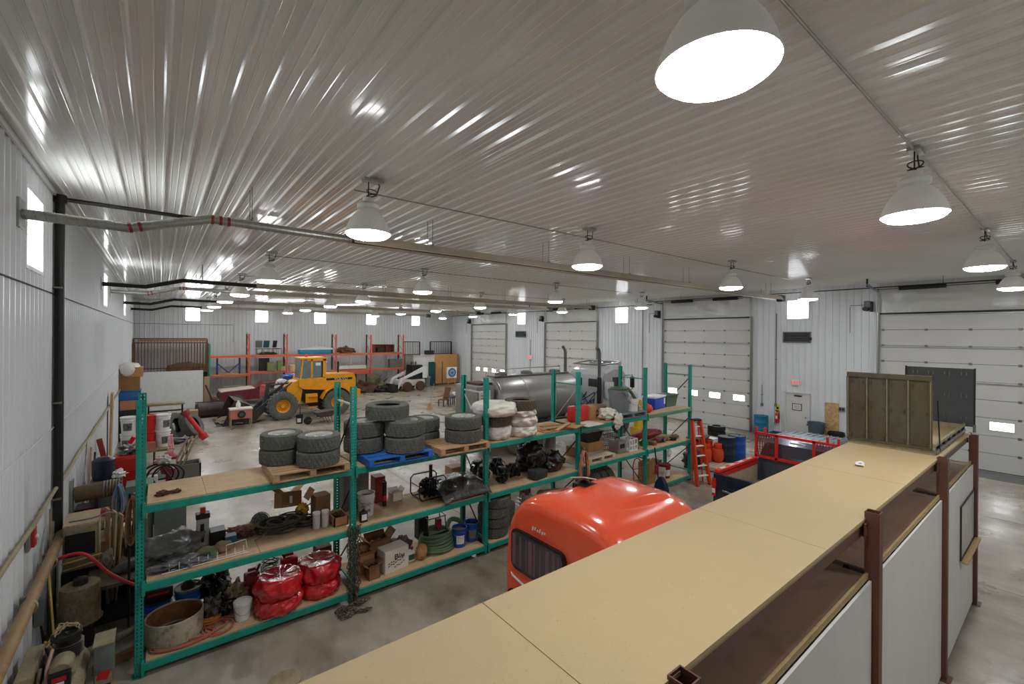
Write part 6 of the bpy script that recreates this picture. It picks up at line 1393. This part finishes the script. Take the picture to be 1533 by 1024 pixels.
for k, (x, z, L, mm, lb) in enumerate([(12.0, 1.78, 2.2, card_w, 'pale long board stack on lower shelf of fourth bay'), (12.1, 1.35, 2.4, orange_r, 'loose orange beams stacked under the fourth bay'), (11.6, .95, 1.6, wood_o, 'orange-brown crate under the loose orange beams')]):
    tag(M().box((x, 35.9, z+.14), (L, .7, .26)).go(['board_stack', 'beam_stack', 'brown_crate'][k], mm, smooth=0), lb, 'stack')
    if k == 2: COL.objects[-1].location.z = -.95; COL.objects[-1].scale = (1, 1, 1)
pile('floor_clutter', 'dark clutter heap on floor right of the loader hood', 'heap', (12.6, 34.6, 0), (1.3, .5, .5), rust, 210, .6); pile('floor_clutter', 'greenish brush heap on floor under fourth orange bay', 'heap', (13.6, 34.8, 0), (.7, .4, .7), mat('mossy', (96, 100, 66), .8), 211, .7)
pile('attachment', 'dark bucket attachment in front of the last orange bay', 'attachment', (13.9, 34.0, 0), (.6, .35, .3), dark_st, 212, .4)
tag(M().box((15.9, 36.1, 1.745+.35), (1.3, .5, .7)).go('wire_crate', mat('grey_mesh_crate', (112, 108, 98), .6), smooth=0), 'grey crate on lower shelf of the last orange bay', 'crate')
r = E('tripod_table', 'small folding trestle table before the first orange bay', 'table', (3.9, 34.9, 0)); M().box((0, 0, 1.0), (1.1, .4, .05)).go('top', tanm, r, 0)
for s in (-1, 1):
    for t_ in (-1, 1): M().cyl((s*.4, t_*.15, 0), (-s*.1, t_*.15, .98), .02, n=6).go('leg', dark_st, r)
# office box with teal door, tan board, target
OF = E('office_booth', 'small white office booth with open teal door in back corner', 'booth', (17.6, 36.0, 0))
M().box((1.2, 1.6, 1.35), (.08, .05, 2.7)).go('corner', whitep, OF, 0)
M().box((.55, 0, 1.35), (1.5, .08, 2.7)).go('front_wall', whitep, OF, 0); M().box((2.95, 0, 1.35), (.6, .08, 2.7)).go('front_wall', whitep, OF, 0); M().box((1.98, 0, 2.4), (1.38, .08, .6)).go('lintel', whitep, OF, 0)
M().box((-.16, .8, 1.35), (.08, 1.6, 2.7)).go('side_wall', whitep, OF, 0); M().box((1.5, .8, 2.72), (3.5, 1.66, .06)).go('roof', whitep, OF, 0)
M().box((1.45, -.35, 1.03), (.05, .72, 2.05), rot=(0, 0, .5)).go('teal_door', teal_d, OF, 0)
M().box((2.0, 1.2, 1.03), (1.3, .05, 2.05)).go('dark_interior', teal_d, OF, 0)
M().box((.65, -.05, 1.75), (.2, .02, .3)).go('notice', white, OF, 0)
for s in (1.32, 2.66): M().box((s, -.02, 1.05), (.06, .12, 2.1)).go('door_frame', teal_d, OF, 0)
def railing(loc, W_, H_, n, m, lab, rz=0, rot=None):
    r = E('railing_section', lab, 'railing', loc, rz, rot=rot)
    M().box((0, 0, H_), (W_, .07, .07)).go('top_rail', m, r, 0); M().box((0, 0, .05), (W_, .06, .06)).go('bottom_rail', m, r, 0)
    for k in range(n): M().box((-W_/2+W_*(k+.5)/n, 0, H_/2), (.035, .035, H_)).go('baluster', m, r, 0)
    for s in (-1, 1): M().box((s*W_/2, 0, H_/2-.02), (.08, .08, H_)).go('end_post', m, r, 0)
    return r
railing((20.3, 36.3, 2.76+.0), 2.2, 1.15, 12, mat('dark_brown_rail', (72, 44, 40), .5), 'dark brown railing section standing on top of tan board')
railing((17.2, 35.9, 2.76), 1.4, 1.15, 10, mat('dark_brown_rail', (0, 0, 0)), 'dark brown railing section on office roof beside orange racking', rz=-.3)
tag(M().box((18.9, 35.9, 2.76+.2), (.8, .3, .36)).go('small_sign_box', dark_st, smooth=0), 'small dark box on the office roof edge left of railing', 'box')
r = E('tan_partition', 'tall tan board partition behind the target easel', 'partition', (20.65, 36.0, 0)); M().box((0, 0, 1.38), (2.35, .1, 2.74)).go('board', mat('tan_cork', (200, 148, 88), .7, 0, .1), r, 0); M().box((0, -.03, .1), (2.7, .2, .08)).go('base_skid', wood_b, r, 0)
M().box((1.3, .6, 1.38), (.08, 1.2, 2.74)).go('return_wall', mat('tan_cork', (0, 0, 0)), r, 0)
EA = E('target_easel', 'easel with white square archery target with blue rings', 'target', (20.4, 34.6, 0))
M().box((0, -.05, 1.2), (.95, .18, .95)).go('target_block', white, EA, 0); M().lathe([(0, -.01), (.4, -.01), (.4, 0)], 28, (0, -.15, 1.2), 'Y').go('ring_blue', mat('target_blue', (62, 100, 142), .6), EA)
M().lathe([(0, -.02), (.26, -.02), (.26, 0)], 24, (0, -.15, 1.2), 'Y').go('ring_grey', mat('target_grey', (146, 160, 170), .6), EA); M().lathe([(0, -.03), (.12, -.03), (.12, 0)], 20, (0, -.15, 1.2), 'Y').go('ring_centre', mat('target_blue', (0, 0, 0)), EA)
for s in (-.35, .35): M().cyl((s, -.1, 0), (s*.8, .0, .8), .035, n=6).go('leg', wood_o, EA)
M().cyl((0, .5, 0), (0, .05, 1.1), .03, n=6).go('rear_leg', wood_o, EA); M().box((0, -.06, .35), (.75, .05, .08)).go('cross_bar', wood_o, EA, 0)
wastebin((18.3, 35.2, 0), .32, .85, greyp, 'grey lidded bin in front of the office booth', lid=True)
for k in range(3): tag(M().box((17.15+.13*k, 35.75, 1.1), (.1, .05, 2.2), rot=(0, .06*k, 0)).go('leaning_plank', [rust, wood, red_d][k], smooth=0), ['rusty', 'pale', 'dark red'][k]+' plank leaning on the office booth left wall', 'plank')
tag(M().lump((21.3, 30.5, .5), (.6, .5, .6), .5, 2.5, 3, 170, floor=0).go('bush_tree', mat('cream_dry_plant', (176, 164, 136), .8)), 'dry pale plant in a heap beside the farthest overhead door', 'plant')
# wooden railing stack + white board + crib etc. on the left back
for k, (y, z, lab) in enumerate([(35.8, 2.0, 'front brown slatted wooden railing standing above the white board'), (36.4, 2.2, 'rear brown slatted wooden railing behind its twin')]):
    r = railing((.66, y, z), 3.8, 1.9 if k == 0 else 1.95, 24, wood_b, lab)
    for s in (-1.5, 1.5): M().box((s, .1, -z/2), (.1, .1, z)).go('prop', wood_b, r, 0)
tag(M().box((.75, 36.1, 4.05), (3.4, .5, .12)).go('timber_plank', mat('orange_timber', (166, 98, 62), .7), smooth=0), 'orange-brown timber laid along the top of the slatted railings', 'timber')
pile('stored_bundles', 'tan bundle pile behind the slatted railing', 'bundle', (1.5, 36.9, 1.9), (1.2, .2, .4), burlap, 175, .4); tag(M().box((.9, 37.0, .95), (3.4, .5, 1.9)).go('bundle_box', dark_st, smooth=0), 'dark base box behind the white board', 'box')
tag(M().box((.65, 33.3, 1.125), (3.0, .06, 2.25), rot=(-.09, 0, 0)).go('board_sheet', mat('grey_white_board', (206, 208, 206), .5), smooth=0), 'large plain grey-white board leaning in front of slatted railings', 'board')
tag(M().box((2.45, 35.0, .85), (.3, .4, 1.7)).go('timber_post_stack', wood, smooth=0), 'pale timber post stack between white board and orange racking', 'timber')
# ================================================================ LEFT WALL CLUTTER
CP = E('air_compressor', 'dusty tan shop compressor with belt guard at the foot of the left wall', 'compressor', (-.92, 7.35, 0))
M().lathe([(0, -.62), (.12, -.6), (.22, -.52), (.24, -.45), (.24, .45), (.22, .52), (.12, .6), (0, .62)], 28, (.08, 0, .55), 'Y').go('air_tank', tanm, CP, .6)
for s in (-.4, .4):
    for q in (-.14, .24): M().box((q, s, .16), (.06, .08, .32)).go('leg', dark_st, CP, 0)
M().box((-.26, .05, .6), (.18, .85, .72), bev=.02).go('belt_guard', tanm, CP, .4); M().box((-.16, -.0, .56), (.02, .7, .55)).go('guard_mesh', dark_st, CP, 0)
M().box((.08, 0, .82), (.32, .7, .04)).go('mount_plate', tanm, CP, 0)
M().lathe([(0, 0), (.1, 0), (.13, .02), (.13, .3), (.1, .33), (0, .33)], 24, (.12, .12, .84)).go('pump_head', dark_st, CP, .5)
mb = M()
for k in range(6): mb.lathe([(.135, 0), (.165, .006), (.135, .012)], 24, (.12, .12, .87+.035*k))
mb.go('cooling_fins', steel, CP)
M().lathe([(0, 0), (.15, 0), (.17, .03), (.17, .08), (.14, .09), (.13, .05), (0, .04)], 28, (.1, .1, 1.14)).go('filter_bowl', black, CP, .5); M().lathe([(0, 0), (.02, 0), (.02, .03), (0, .03)], 12, (.1, .1, 1.19)).go('wing_nut', chrome, CP)
M().lathe([(0, -.16), (.1, -.16), (.12, -.12), (.12, .12), (.1, .16), (0, .16)], 20, (.1, -.28, .95), 'Y').go('motor', tanm, CP, .5)
M().box((.1, -.48, .86), (.22, .1, .2)).go('red_stamp_plate', dark_st, CP, 0); M().box((.1, -.535, .9), (.14, .005, .06)).go('red_label', red, CP, 0); M().box((.1, -.535, .83), (.1, .005, .05)).go('white_label', white, CP, 0)
mb = M()
for k in range(9): mb.box((.1, -.5-.001*k, .5+.028*k), (.3, .02, .012))
mb.go('motor_louvres', dark_st, CP, 0)
M().tube([(-.02, -.1, 1.12), (-.05, -.3, .95), (-.03, -.45, .6), (0, -.5, .2)], .02, 8).go('pale_hose', mat('pale_pink_hose', (186, 156, 136), .6), CP)
M().tube([(-.12, -.2, .95), (-.14, -.35, .7), (-.15, -.45, .3)], .02, 8).go('tan_conduit', tanm, CP)
r = E('control_cabinet', 'grey-green control cabinet with red sticker beside the compressor', 'electrical box', (-.5, 7.42, .0)); r.scale = (.9, .9, .8)
M().box((0, 0, .65), (.2, .34, .55), bev=.01).go('cabinet', greym, r, .4); M().box((0, 0, .93), (.22, .36, .02)).go('dusty_top', tanm, r, 0); M().box((.0, -.176, .42), (.17, .006, .16)).go('beige_panel', tanm, r, 0); M().box((.0, -.182, .48), (.12, .006, .12), rot=(0, .3, 0)).go('red_sticker', red, r, 0); M().box((0, 0, .19), (.12, .2, .38)).go('pedestal', dark_st, r, 0)
chain([(-.98, 7.35, .9), (-.92, 7.48, .985), (-.84, 7.54, .97), (-.76, 7.5, .98), (-.86, 7.52, 1.0), (-.95, 7.45, .93), (-1.0, 7.38, .88), (-.9, 7.53, 1.01), (-.76, 7.52, .97), (-.72, 7.42, .93)], 'loose_chain', 'pale loose chain piled on the compressor filter', mat('pale_chain', (176, 160, 124), .7, .2), .028, .007)
r = E('dusty_tank', 'dusty tan lidded drum on a post stand behind the compressor', 'tank', (-.86, 8.85, 0)); r.scale = (.88, .88, .9)
M().lathe([(0, .42), (.27, .42), (.28, .44), (.25, .46), (.25, .95), (.24, 1.0), (0, 1.02)], 30).go('shell', mat('cracked_tan', (140, 128, 98), .8, 0, .4, 8, .3, 30, dirt=.6), r, .6)
M().lathe([(0, 1.0), (.1, 1.0), (.09, 1.1), (0, 1.12)], 16).go('cap', dark_st, r); M().box((0, 0, .21), (.3, .3, .42)).go('stand', dark_st, r, 0)
tag(M().tube(sp([(-1.2, 9.1, 1.2), (-1.0, 9.0, 1.3), (-.8, 8.9, 1.28), (-.55, 8.8, .98), (-.25, 8.7, .75), (-.02, 8.65, .7)]), .022, 10).go('red_air_hose', mat('bright_red_hose', (206, 44, 48), .4), smooth=1), 'bright red air hose arching over the dusty drum to the rack', 'hose')
WE = E('welder', 'dusty welding machine with black louvred front by the black riser', 'welder', (-.93, 9.75, 0))
M().box((0, 0, 1.2), (.4, .5, .7), bev=.04).go('case', tanm, WE, .5); M().box((0, -.255, 1.25), (.34, .01, .34)).go('black_front', black, WE, 0)
M().box((0, 0, .5), (.42, .5, .7)).go('dark_cart', black, WE, 0); M().box((0, 0, 1.57), (.4, .44, .03), rot=(.15, 0, 0)).go('dusty_top', mat('sand_dust', (178, 160, 126), .9), WE, 0)
for k in range(3): M().box((0, -.262, 1.15+.09*k), (.3, .008, .02)).go('louvre', dark_st, WE, 0)
for s in (-1, 1): M().lathe([(0, 0), (.12, 0), (.13, .03), (.12, .06), (0, .06)], 18, (s*.22-.03, 0, .13), 'X').go('wheel', rubber, WE, .5)
M().cyl((-.2, -.27, 1.0), (.25, -.3, 1.06), .015, n=6).cyl((-.2, -.27, .9), (.25, -.3, .96), .012, n=6).go('handle', rope_y, WE)
for k in range(3): tag(M().box((-.62+.06*k, 9.6-.05*k, .85), (.02, .2, 1.7-.1*k), rot=(0, .03*k, .3)).go('leaning_board', [wood, mat('pale_board', (190, 174, 140), .8), wood][k], smooth=0), ['brownish board leaning right of the welder', 'pale board leaning right of the welder', 'thin tan board leaning right of the welder'][k], 'board')
tag(M().lump((-.6, 9.35, 1.0), (.07, .07, .14), .4, 3, 3, 181).cyl((-.6, 9.4, 0), (-.6, 9.4, .95), .03, n=8).go('wrapped_light', mat('foil', (170, 164, 150), .3, .6)), 'foil wrapped bulb on a short post by the leaning boards', 'lamp')
CP.scale = (.82, .82, .78)
# work bench along the wall, shelves
BN = E('work_bench', 'dark steel bench running along the left wall under the clutter', 'bench', (-.6, 8.6, 0))
M().box((.2, .9, .78), (.85, 1.4, .05)).go('top', mat('dark_dusty_top', (96, 82, 66), .8, 0, .3), BN, 0)
for x in (-.15, .58):
    for y in (.25, 1.55): M().box((x, y, .38), (.06, .06, .76)).go('leg', black, BN, 0)
M().box((.2, .9, .25), (.8, 1.3, .04)).go('lower_shelf', black, BN, 0)
tag(M().lump((-.3, 9.2, .87), (.28, .12, .09), .2, 2, 3, 183, floor=.806, rot=.4).go('grey_casing', mat('slate_casing', (76, 78, 76), .5), smooth=1), 'rounded slate grey casing lying on the dark bench', 'casing')
tag(M().cyl((-.75, 8.45, .1), (.0, 8.75, .14), .055, n=14).go('scrap_tube', tanm), 'dusty tube lying on the floor beneath the dark bench', 'tube')
tag(M().box((-.3, 8.15, .06), (.75, .09, .1), rot=(0, 0, .35)).go('timber_beam', mat('rusty_timber', (140, 98, 62), .8), smooth=0), 'rust brown timber on floor before the dark bench', 'timber')
BX = carton((-.6, 10.5, .0), (.5, .6, .98), 'tall dark brown carton stack against left wall past welder', card_d, tape=False)
tag(M().lump((-.3, 9.95, .62), (.16, .3, .62), .2, 1.6, 3, 185, floor=0).go('black_coat', mat('black_cloth', (18, 18, 18), .95), smooth=1), 'tall draped black cloth heap behind the first rack upright', 'cloth')
for k, (x, y, d, mm, lb) in enumerate([(-.98, 11.3, (.2, .25, .3), red, 'red canister box on shelf under the brown reel'), (-.8, 11.2, (.2, .2, .16), tanm, 'small tan tin under the brown reel'), (-.68, 11.1, (.16, .2, .14), white, 'white box right of tan tin under reel'), (-.86, 11.6, (.25, .2, .22), mat('pink_pack', (196, 90, 110), .6), 'pink packet behind the white box')]):
    carton((x, y, .905), d, lb, mm, tape=False)
tag(M().lump((-.62, 10.5, 1.05), (.12, .11, .1), .1, 2, 3, 187, floor=.983).go('grey_dome', greyp, smooth=1), 'grey domed cap on top of the brown carton stack', 'cap'); carton((-.44, 10.45, .982), (.16, .2, .14), 'cream box at right end on the brown carton stack', card_w, tape=False)
tag(M().box((-.88, 11.35, .89), (.5, .8, .03)).box((-1.08, 11.35, .44), (.05, .7, .88)).box((-.85, 11.05, .44), (.04, .04, .88)).go('wall_shelf', dark_st, smooth=0), 'dark shelf carrying small packets on the left wall', 'shelf')
RL = E('hose_reel', 'brown pipe reel on the left wall draped with blue and grey cords', 'reel', (-.93, 11.8, 1.42))
M().cyl((-.3, 0, 0), (.35, -.0, .04), .15, n=24).go('drum', mat('brown_reel', (96, 78, 52), .6, 0, .2), RL, .5)
for k in range(6): M().lathe([(.155, 0), (.165, .01), (.155, .02)], 22, (.1+.045*k, 0, .03), 'X').go('wire_turn', steel, RL)
M().box((-.34, 0, 0), (.03, .2, .6)).go('bracket', galv, RL, 0); M().box((.0, .0, -.71), (.06, .06, 1.42)).go('post', dark_st, RL, 0)
hank((-.58, 11.3, 1.62), 14, .66, .09, [cord_bl, cord_bl, mat('dark_blue_cord', (36, 80, 112), .5), cord_o], 'blue cords hanging in a long hank from the brown reel')
r = E('blue_cord_prop', 'steel stand carrying the blue cord hank', 'stand', (-.56, 11.5, 0)); M().cyl((0, 0, 0), (0, 0, 1.68), .014, n=8).go('pole', dark_st, r); M().cyl((0, 0, 1.66), (0, -.2, 1.66), .012, n=6).go('hook', dark_st, r)
tag(M().tube([(-.62, 9.6, 1.35), (-.3, 9.4, 1.62), (-.1, 9.1, 1.95), (-.12, 8.6, 2.1)], .012, 6).go('yellow_rope', rope_y, smooth=1), 'yellow rope running from leaning boards up to the first upright', 'rope')
# mid-left group, 12-22 m
TB = E('parts_table', 'long table stacked with white buckets seen behind the first upright', 'table', (-.25, 15.6, 0))
M().box((0, 0, 1.38), (1.2, .9, .05)).go('top', tanm, TB, 0)
for x in (-.55, .55):
    for y in (-.4, .4): M().box((x, y, .68), (.06, .06, 1.36)).go('leg', dark_st, TB, 0)
M().box((0, 0, .6), (1.1, .8, .04)).go('lower_shelf', black, TB, 0)
zz = 1.407
for k, (x, z, mm, lb) in enumerate([(-.61, zz, white, 'white bucket with grey window label, lower left on the table'), (-.61, zz+.44, white, 'white bucket with black print, upper left on the table'), (-.215, zz, red, 'red bucket on the table, lower one'), (-.215, zz+.44, red, 'red bucket on the table, upper one'), (.1, zz, white, 'white bucket at right end of table, lower'), (.1, zz+.44, white, 'white bucket with picture label at right end of table, upper')]):
    bucket((x, 15.6, z), .172, .43, mm, lb, lid=mm, labelm=mat('bucket_print', (120, 124, 128), .6, 0, .5, 14, col2=(40, 40, 44)) if mm is white else None, rz=.2*k, bail=False, grp='buckets stacked on the table')
carton((-.16, 15.3, zz), (.22, .14, .2), 'small salmon carton in front of the red buckets', mat('salmon_panel', (0, 0, 0)), tape=False)
tag(M().box((.26, 15.0, .85), (.12, .2, 1.7)).box((.26, 15.0, 1.75), (.1, .16, .1)).go('red_bottle_rack', mat('red_white_pack', (206, 48, 52), .5, 0, .3, 30, col2=(230, 210, 210)), smooth=0), 'red and white packs stacked at right end of the bucket table', 'packs')
carton((-.93, 25.0, 1.28), (.64, .8, .4), 'salmon brown carton beneath the blue bin, left wall', mat('salmon_carton', (176, 120, 88), .8), tape=False)
tag(M().box((-.93, 25.0, .64), (.66, .85, 1.27)).go('low_cabinet', black, smooth=0), 'dark cabinet supporting the carton tower at the left wall', 'cabinet')
tag(M().box((-.94, 25.0, 1.87), (.7, .8, .36), bev=.02).box((-.94, 25.0, 2.07), (.74, .86, .05), bev=.02).go('blue_bin', mat('blue_bin_plastic', (28, 96, 158), .5), smooth=.5), 'blue storage bin with pale lid on the carton tower', 'bin')
carton((-.96, 25.0, 2.1), (.68, .8, .55), 'brown slatted carton above the blue bin', card_d, tape=False); carton((-.9, 25.0, 2.655), (.75, .75, .4), 'topmost brown carton under the white sheet', card)
tag(M().lump((-.95, 24.9, 3.1), (.34, .35, .16), .2, 2, 3, 190, floor=3.06).lump((-1.02, 24.5, 2.98), (.24, .06, .26), .2, 2, 3, 192).go('white_sheet', whitefilm, smooth=1), 'crumpled off-white sheet on top of the carton tower', 'sheet')
r = E('engine_hoist', 'red engine hoist leaning by the left wall before the bucket table', 'hoist', (-.8, 14.4, 0))
M().box((-.1, 0, 1.0), (.1, .1, 2.0), rot=(0, -.2, 0)).go('mast', mat('rusty_red', (140, 52, 40), .6), r, 0); M().box((.12, 0, 1.55), (.09, .1, .9), rot=(0, .5, 0)).go('boom', red, r, 0); M().box((.0, 0, .06), (.7, .5, .1)).go('base', red_d, r, 0); M().cyl((.0, 0, .7), (.18, 0, 1.5), .035, n=8).go('ram', black, r)
r = E('tool_chest', 'red tool chest behind the first upright', 'tool chest', (-.5, 13.6, 0)); M().box((0, 0, .86), (.55, .5, 1.7), bev=.02).go('body', red, r, .4)
for k in range(5): M().box((0, -.255, .45+.27*k), (.5, .012, .24)).go('drawer', red, r, 0)
M().lump((0, 0, 1.8), (.22, .2, .14), .6, 3, 3, 195, floor=1.71).go('hardware_heap', steel, r, .4)
for k, (x, y, z, d, mm, lb) in enumerate([(-.85, 12.75, 0, (.5, .5, 1.42), greym, 'grey-green cabinet by the left wall behind the reel'), (-.3, 12.5, 0, (.45, .5, 1.3), mat('pale_green_crate', (104, 124, 112), .6), 'pale green crate left of the first upright')]):
    carton((x, y, z), d, lb, mm, tape=False)
tag(M().lathe([(0, 0), (.17, 0), (.19, .1), (.19, .4), (.1, .46), (0, .46)], 20).go('navy_pail', mat('dark_navy_pail', (24, 32, 50), .4), loc=(-.9, 12.75, 1.422)), 'dark navy pail on the grey-green cabinet', 'pail')
pile('white_rag', 'white rag heap on the grey-green cabinet edge', 'rag', (-.66, 12.7, 1.422), (.14, .12, .1), white, 197)
for k in range(3): tag(M().cyl((XL+.12+.04*k, 12.0+.5*k, 0), (XL+.1+.03*k, 13.5+.4*k, 2.1-.2*k), .02, n=6).go('leaning_rod', [galv, wood, dark_st][k]), ['galvanised rod', 'wooden pole', 'dark rod'][k]+' leaning along the left wall past the reel', 'rod')
tag(M().box((XL+.12, 19.5, 1.3), (.06, .5, 2.5), rot=(0, .02, 0)).go('tall_plank', wood, smooth=0), 'tall pale plank against left wall beyond buckets', 'plank')
r = E('bicycle_frame', 'heap of black wheels and frames behind the first upright', 'frame', (.0, 13.7, 0))
for k in range(3): M().tube([(.3*math.cos(a)+.1*k, -.1*k, 1.1+.26*math.sin(a)) for a in [2*PI*i/24 for i in range(24)]], .022, 6, closed=True).go('wheel_hoop', black, r)
M().tube([(-.2, 0, 1.0), (.1, -.1, 1.3), (.3, -.1, .9), (0, 0, .65)], .02, 6).go('tube', dark_st, r); M().box((.0, 0, .42), (.5, .4, .84)).go('crate', black, r, 0); M().lump((.1, 0, 1.45), (.16, .1, .12), .4, 3, 3, 199).go('pale_casting', whited, r, .6); M().box((-.1, -.1, .99), (.2, .18, .3), bev=.03).go('white_can', white, r, .5)
r = E('grey_shelf_drawer', 'long grey drawer cabinet low behind the first rack bay', 'cabinet', (.22, 12.4, 0)); M().box((0, 0, .55), (.55, .6, 1.1)).go('body', mat('steel_blue_grey', (110, 118, 116), .5), r, 0); M().box((0, -.31, .9), (.4, .02, .2)).go('dark_recess', black, r, 0)
r = E('bench_vise', 'dark red pump stand with white gauge plate right of the upright', 'pump', (.22, 14.4, 0)); M().cyl((0, 0, 0), (0, 0, 1.0), .07, n=12).go('column', red_d, r); M().lathe([(0, 0), (.16, 0), (.18, .1), (.14, .3), (.2, .42), (.1, .5), (0, .5)], 18, (0, 0, .95)).go('pump_body', red_d, r, .5); M().box((.08, -.2, 1.2), (.12, .02, .22)).go('gauge_plate', white, r, 0); M().box((0, 0, .02), (.4, .4, .04)).go('foot', red_d, r, 0)
r = E('wicker_crate', 'open grey wire crate holding tan framework on the floor', 'crate', (.6, 16.3, 0)); 
for c, d in (((0, 0, .3), (.8, .6, .04)), ((-.38, 0, .5), (.04, .6, .4)), ((.38, 0, .5), (.04, .6, .4)), ((0, .28, .5), (.8, .04, .4)), ((0, -.28, .5), (.8, .04, .4)), ((0, 0, .14), (.7, .5, .28))): M().box(c, d).go('crate_side', mat('grey_wicker', (120, 118, 110), .7, 0, .5, 40), r, 0)
mb = M()
for a in (0, .28, .55): mb.box((-.1+a*.4, a*.2-.1, 1.0), (.05, .05, 1.0), rot=(0, .4, 0))
for a in (0, .5, .9): mb.box((-.22+a*.45, 0, .6+.85*a), (.05, .5, .06), rot=(0, .4, 0))
mb.go('tan_framework', mat('pale_tan_frame', (168, 150, 118), .7), r, 0)
tag(M().lump((.3, 19.6, .75), (.6, .3, .12), .3, 2, 3, 198).cyl((-.1, 19.6, 0), (-.1, 19.6, .75), .03, n=6).cyl((.8, 19.6, 0), (.8, 19.6, .75), .03, n=6).go('dark_tray_table', black), 'dark cluttered tray table behind the leaning tyres', 'table')
r = E('metal_bench', 'tan padded bench frame before the white board', 'bench', (.25, 26.5, 0))
M().box((.0, 0, 1.2), (1.5, .5, .12), bev=.05).go('pad', tanm, r, .5)
for x in (-.6, .65):
    for y in (-.2, .2): M().box((x, y, .58), (.06, .06, 1.16)).go('leg', dark_st, r, 0)
M().box((.02, -.2, .9), (1.25, .05, .06)).go('rail', dark_st, r, 0); M().box((.1, 0, .5), (1.5, .4, .4)).go('dark_bin', dark_st, r, 0)
carton((1.3, 27.6, 0), (.55, .5, .65), 'tan wooden crate left of the lawn roller', wood, tape=False, name='crate')
# the small boxes on the rack's left end and a parts strip
tag(M().lump((.05, 7.85, 2.29), (.08, .06, .04), .5, 3, 3, 205, floor=2.259).lump((.2, 7.88, 2.28), (.07, .05, .03), .5, 3, 3, 206, floor=2.259).go('small_metal_parts', rust, smooth=.5), 'few rusty metal parts at the left end of the top shelf', 'parts')['kind'] = 'stuff'

tag(M().lathe([(0, 0), (.19, 0), (.2, .01), (.2, .03), (.19, .035), (0, .03)], 30, (1.3, 6.35, 0)).go('drum_lid', tanm), 'round tan lid with dark rim lying on the near floor before the rack', 'lid')

hank((-.3, 8.75, 2.05), 9, .7, .06, [mat('orange_brown_cord', (150, 84, 48), .6), mat('tan_cord', (150, 122, 92), .6)], 'orange-brown cords hanging behind the first rack upright')
tag(M().cyl((-.33, 8.8, 0), (-.33, 8.8, 2.1), .015, n=8).cyl((-.33, 8.8, 2.08), (-.29, 8.74, 2.1), .01, n=6).go('cord_post', dark_st), 'thin dark post carrying the orange-brown cords', 'post')
for k, (x, y, z, d, mm, lb) in enumerate([(-.3, 10.9, 0, (.3, .3, 1.05), card_d, 'narrow brown carton between blue cords and first upright'), (-1.1, 12.1, 0, (.3, .4, 1.1), dark_st, 'dark locker box against the wall behind the brown reel')]):
    carton((x, y, z), d, lb, mm, tape=False)
tag(M().lump((-.3, 10.9, 1.13), (.14, .12, .08), .5, 3, 3, 220, floor=1.053).go('white_scraps', white, smooth=.6), 'white scraps heaped on the narrow brown carton', 'scraps')
tag(M().tube(sp([(-1.05, 9.5, 1.62), (-.8, 9.3, 1.68), (-.55, 9.45, 1.66), (-.45, 9.7, 1.3), (-.4, 9.8, .9)]), .012, 6).go('grey_cable', greyp, smooth=1), 'grey cable trailing over the welder top', 'cable')
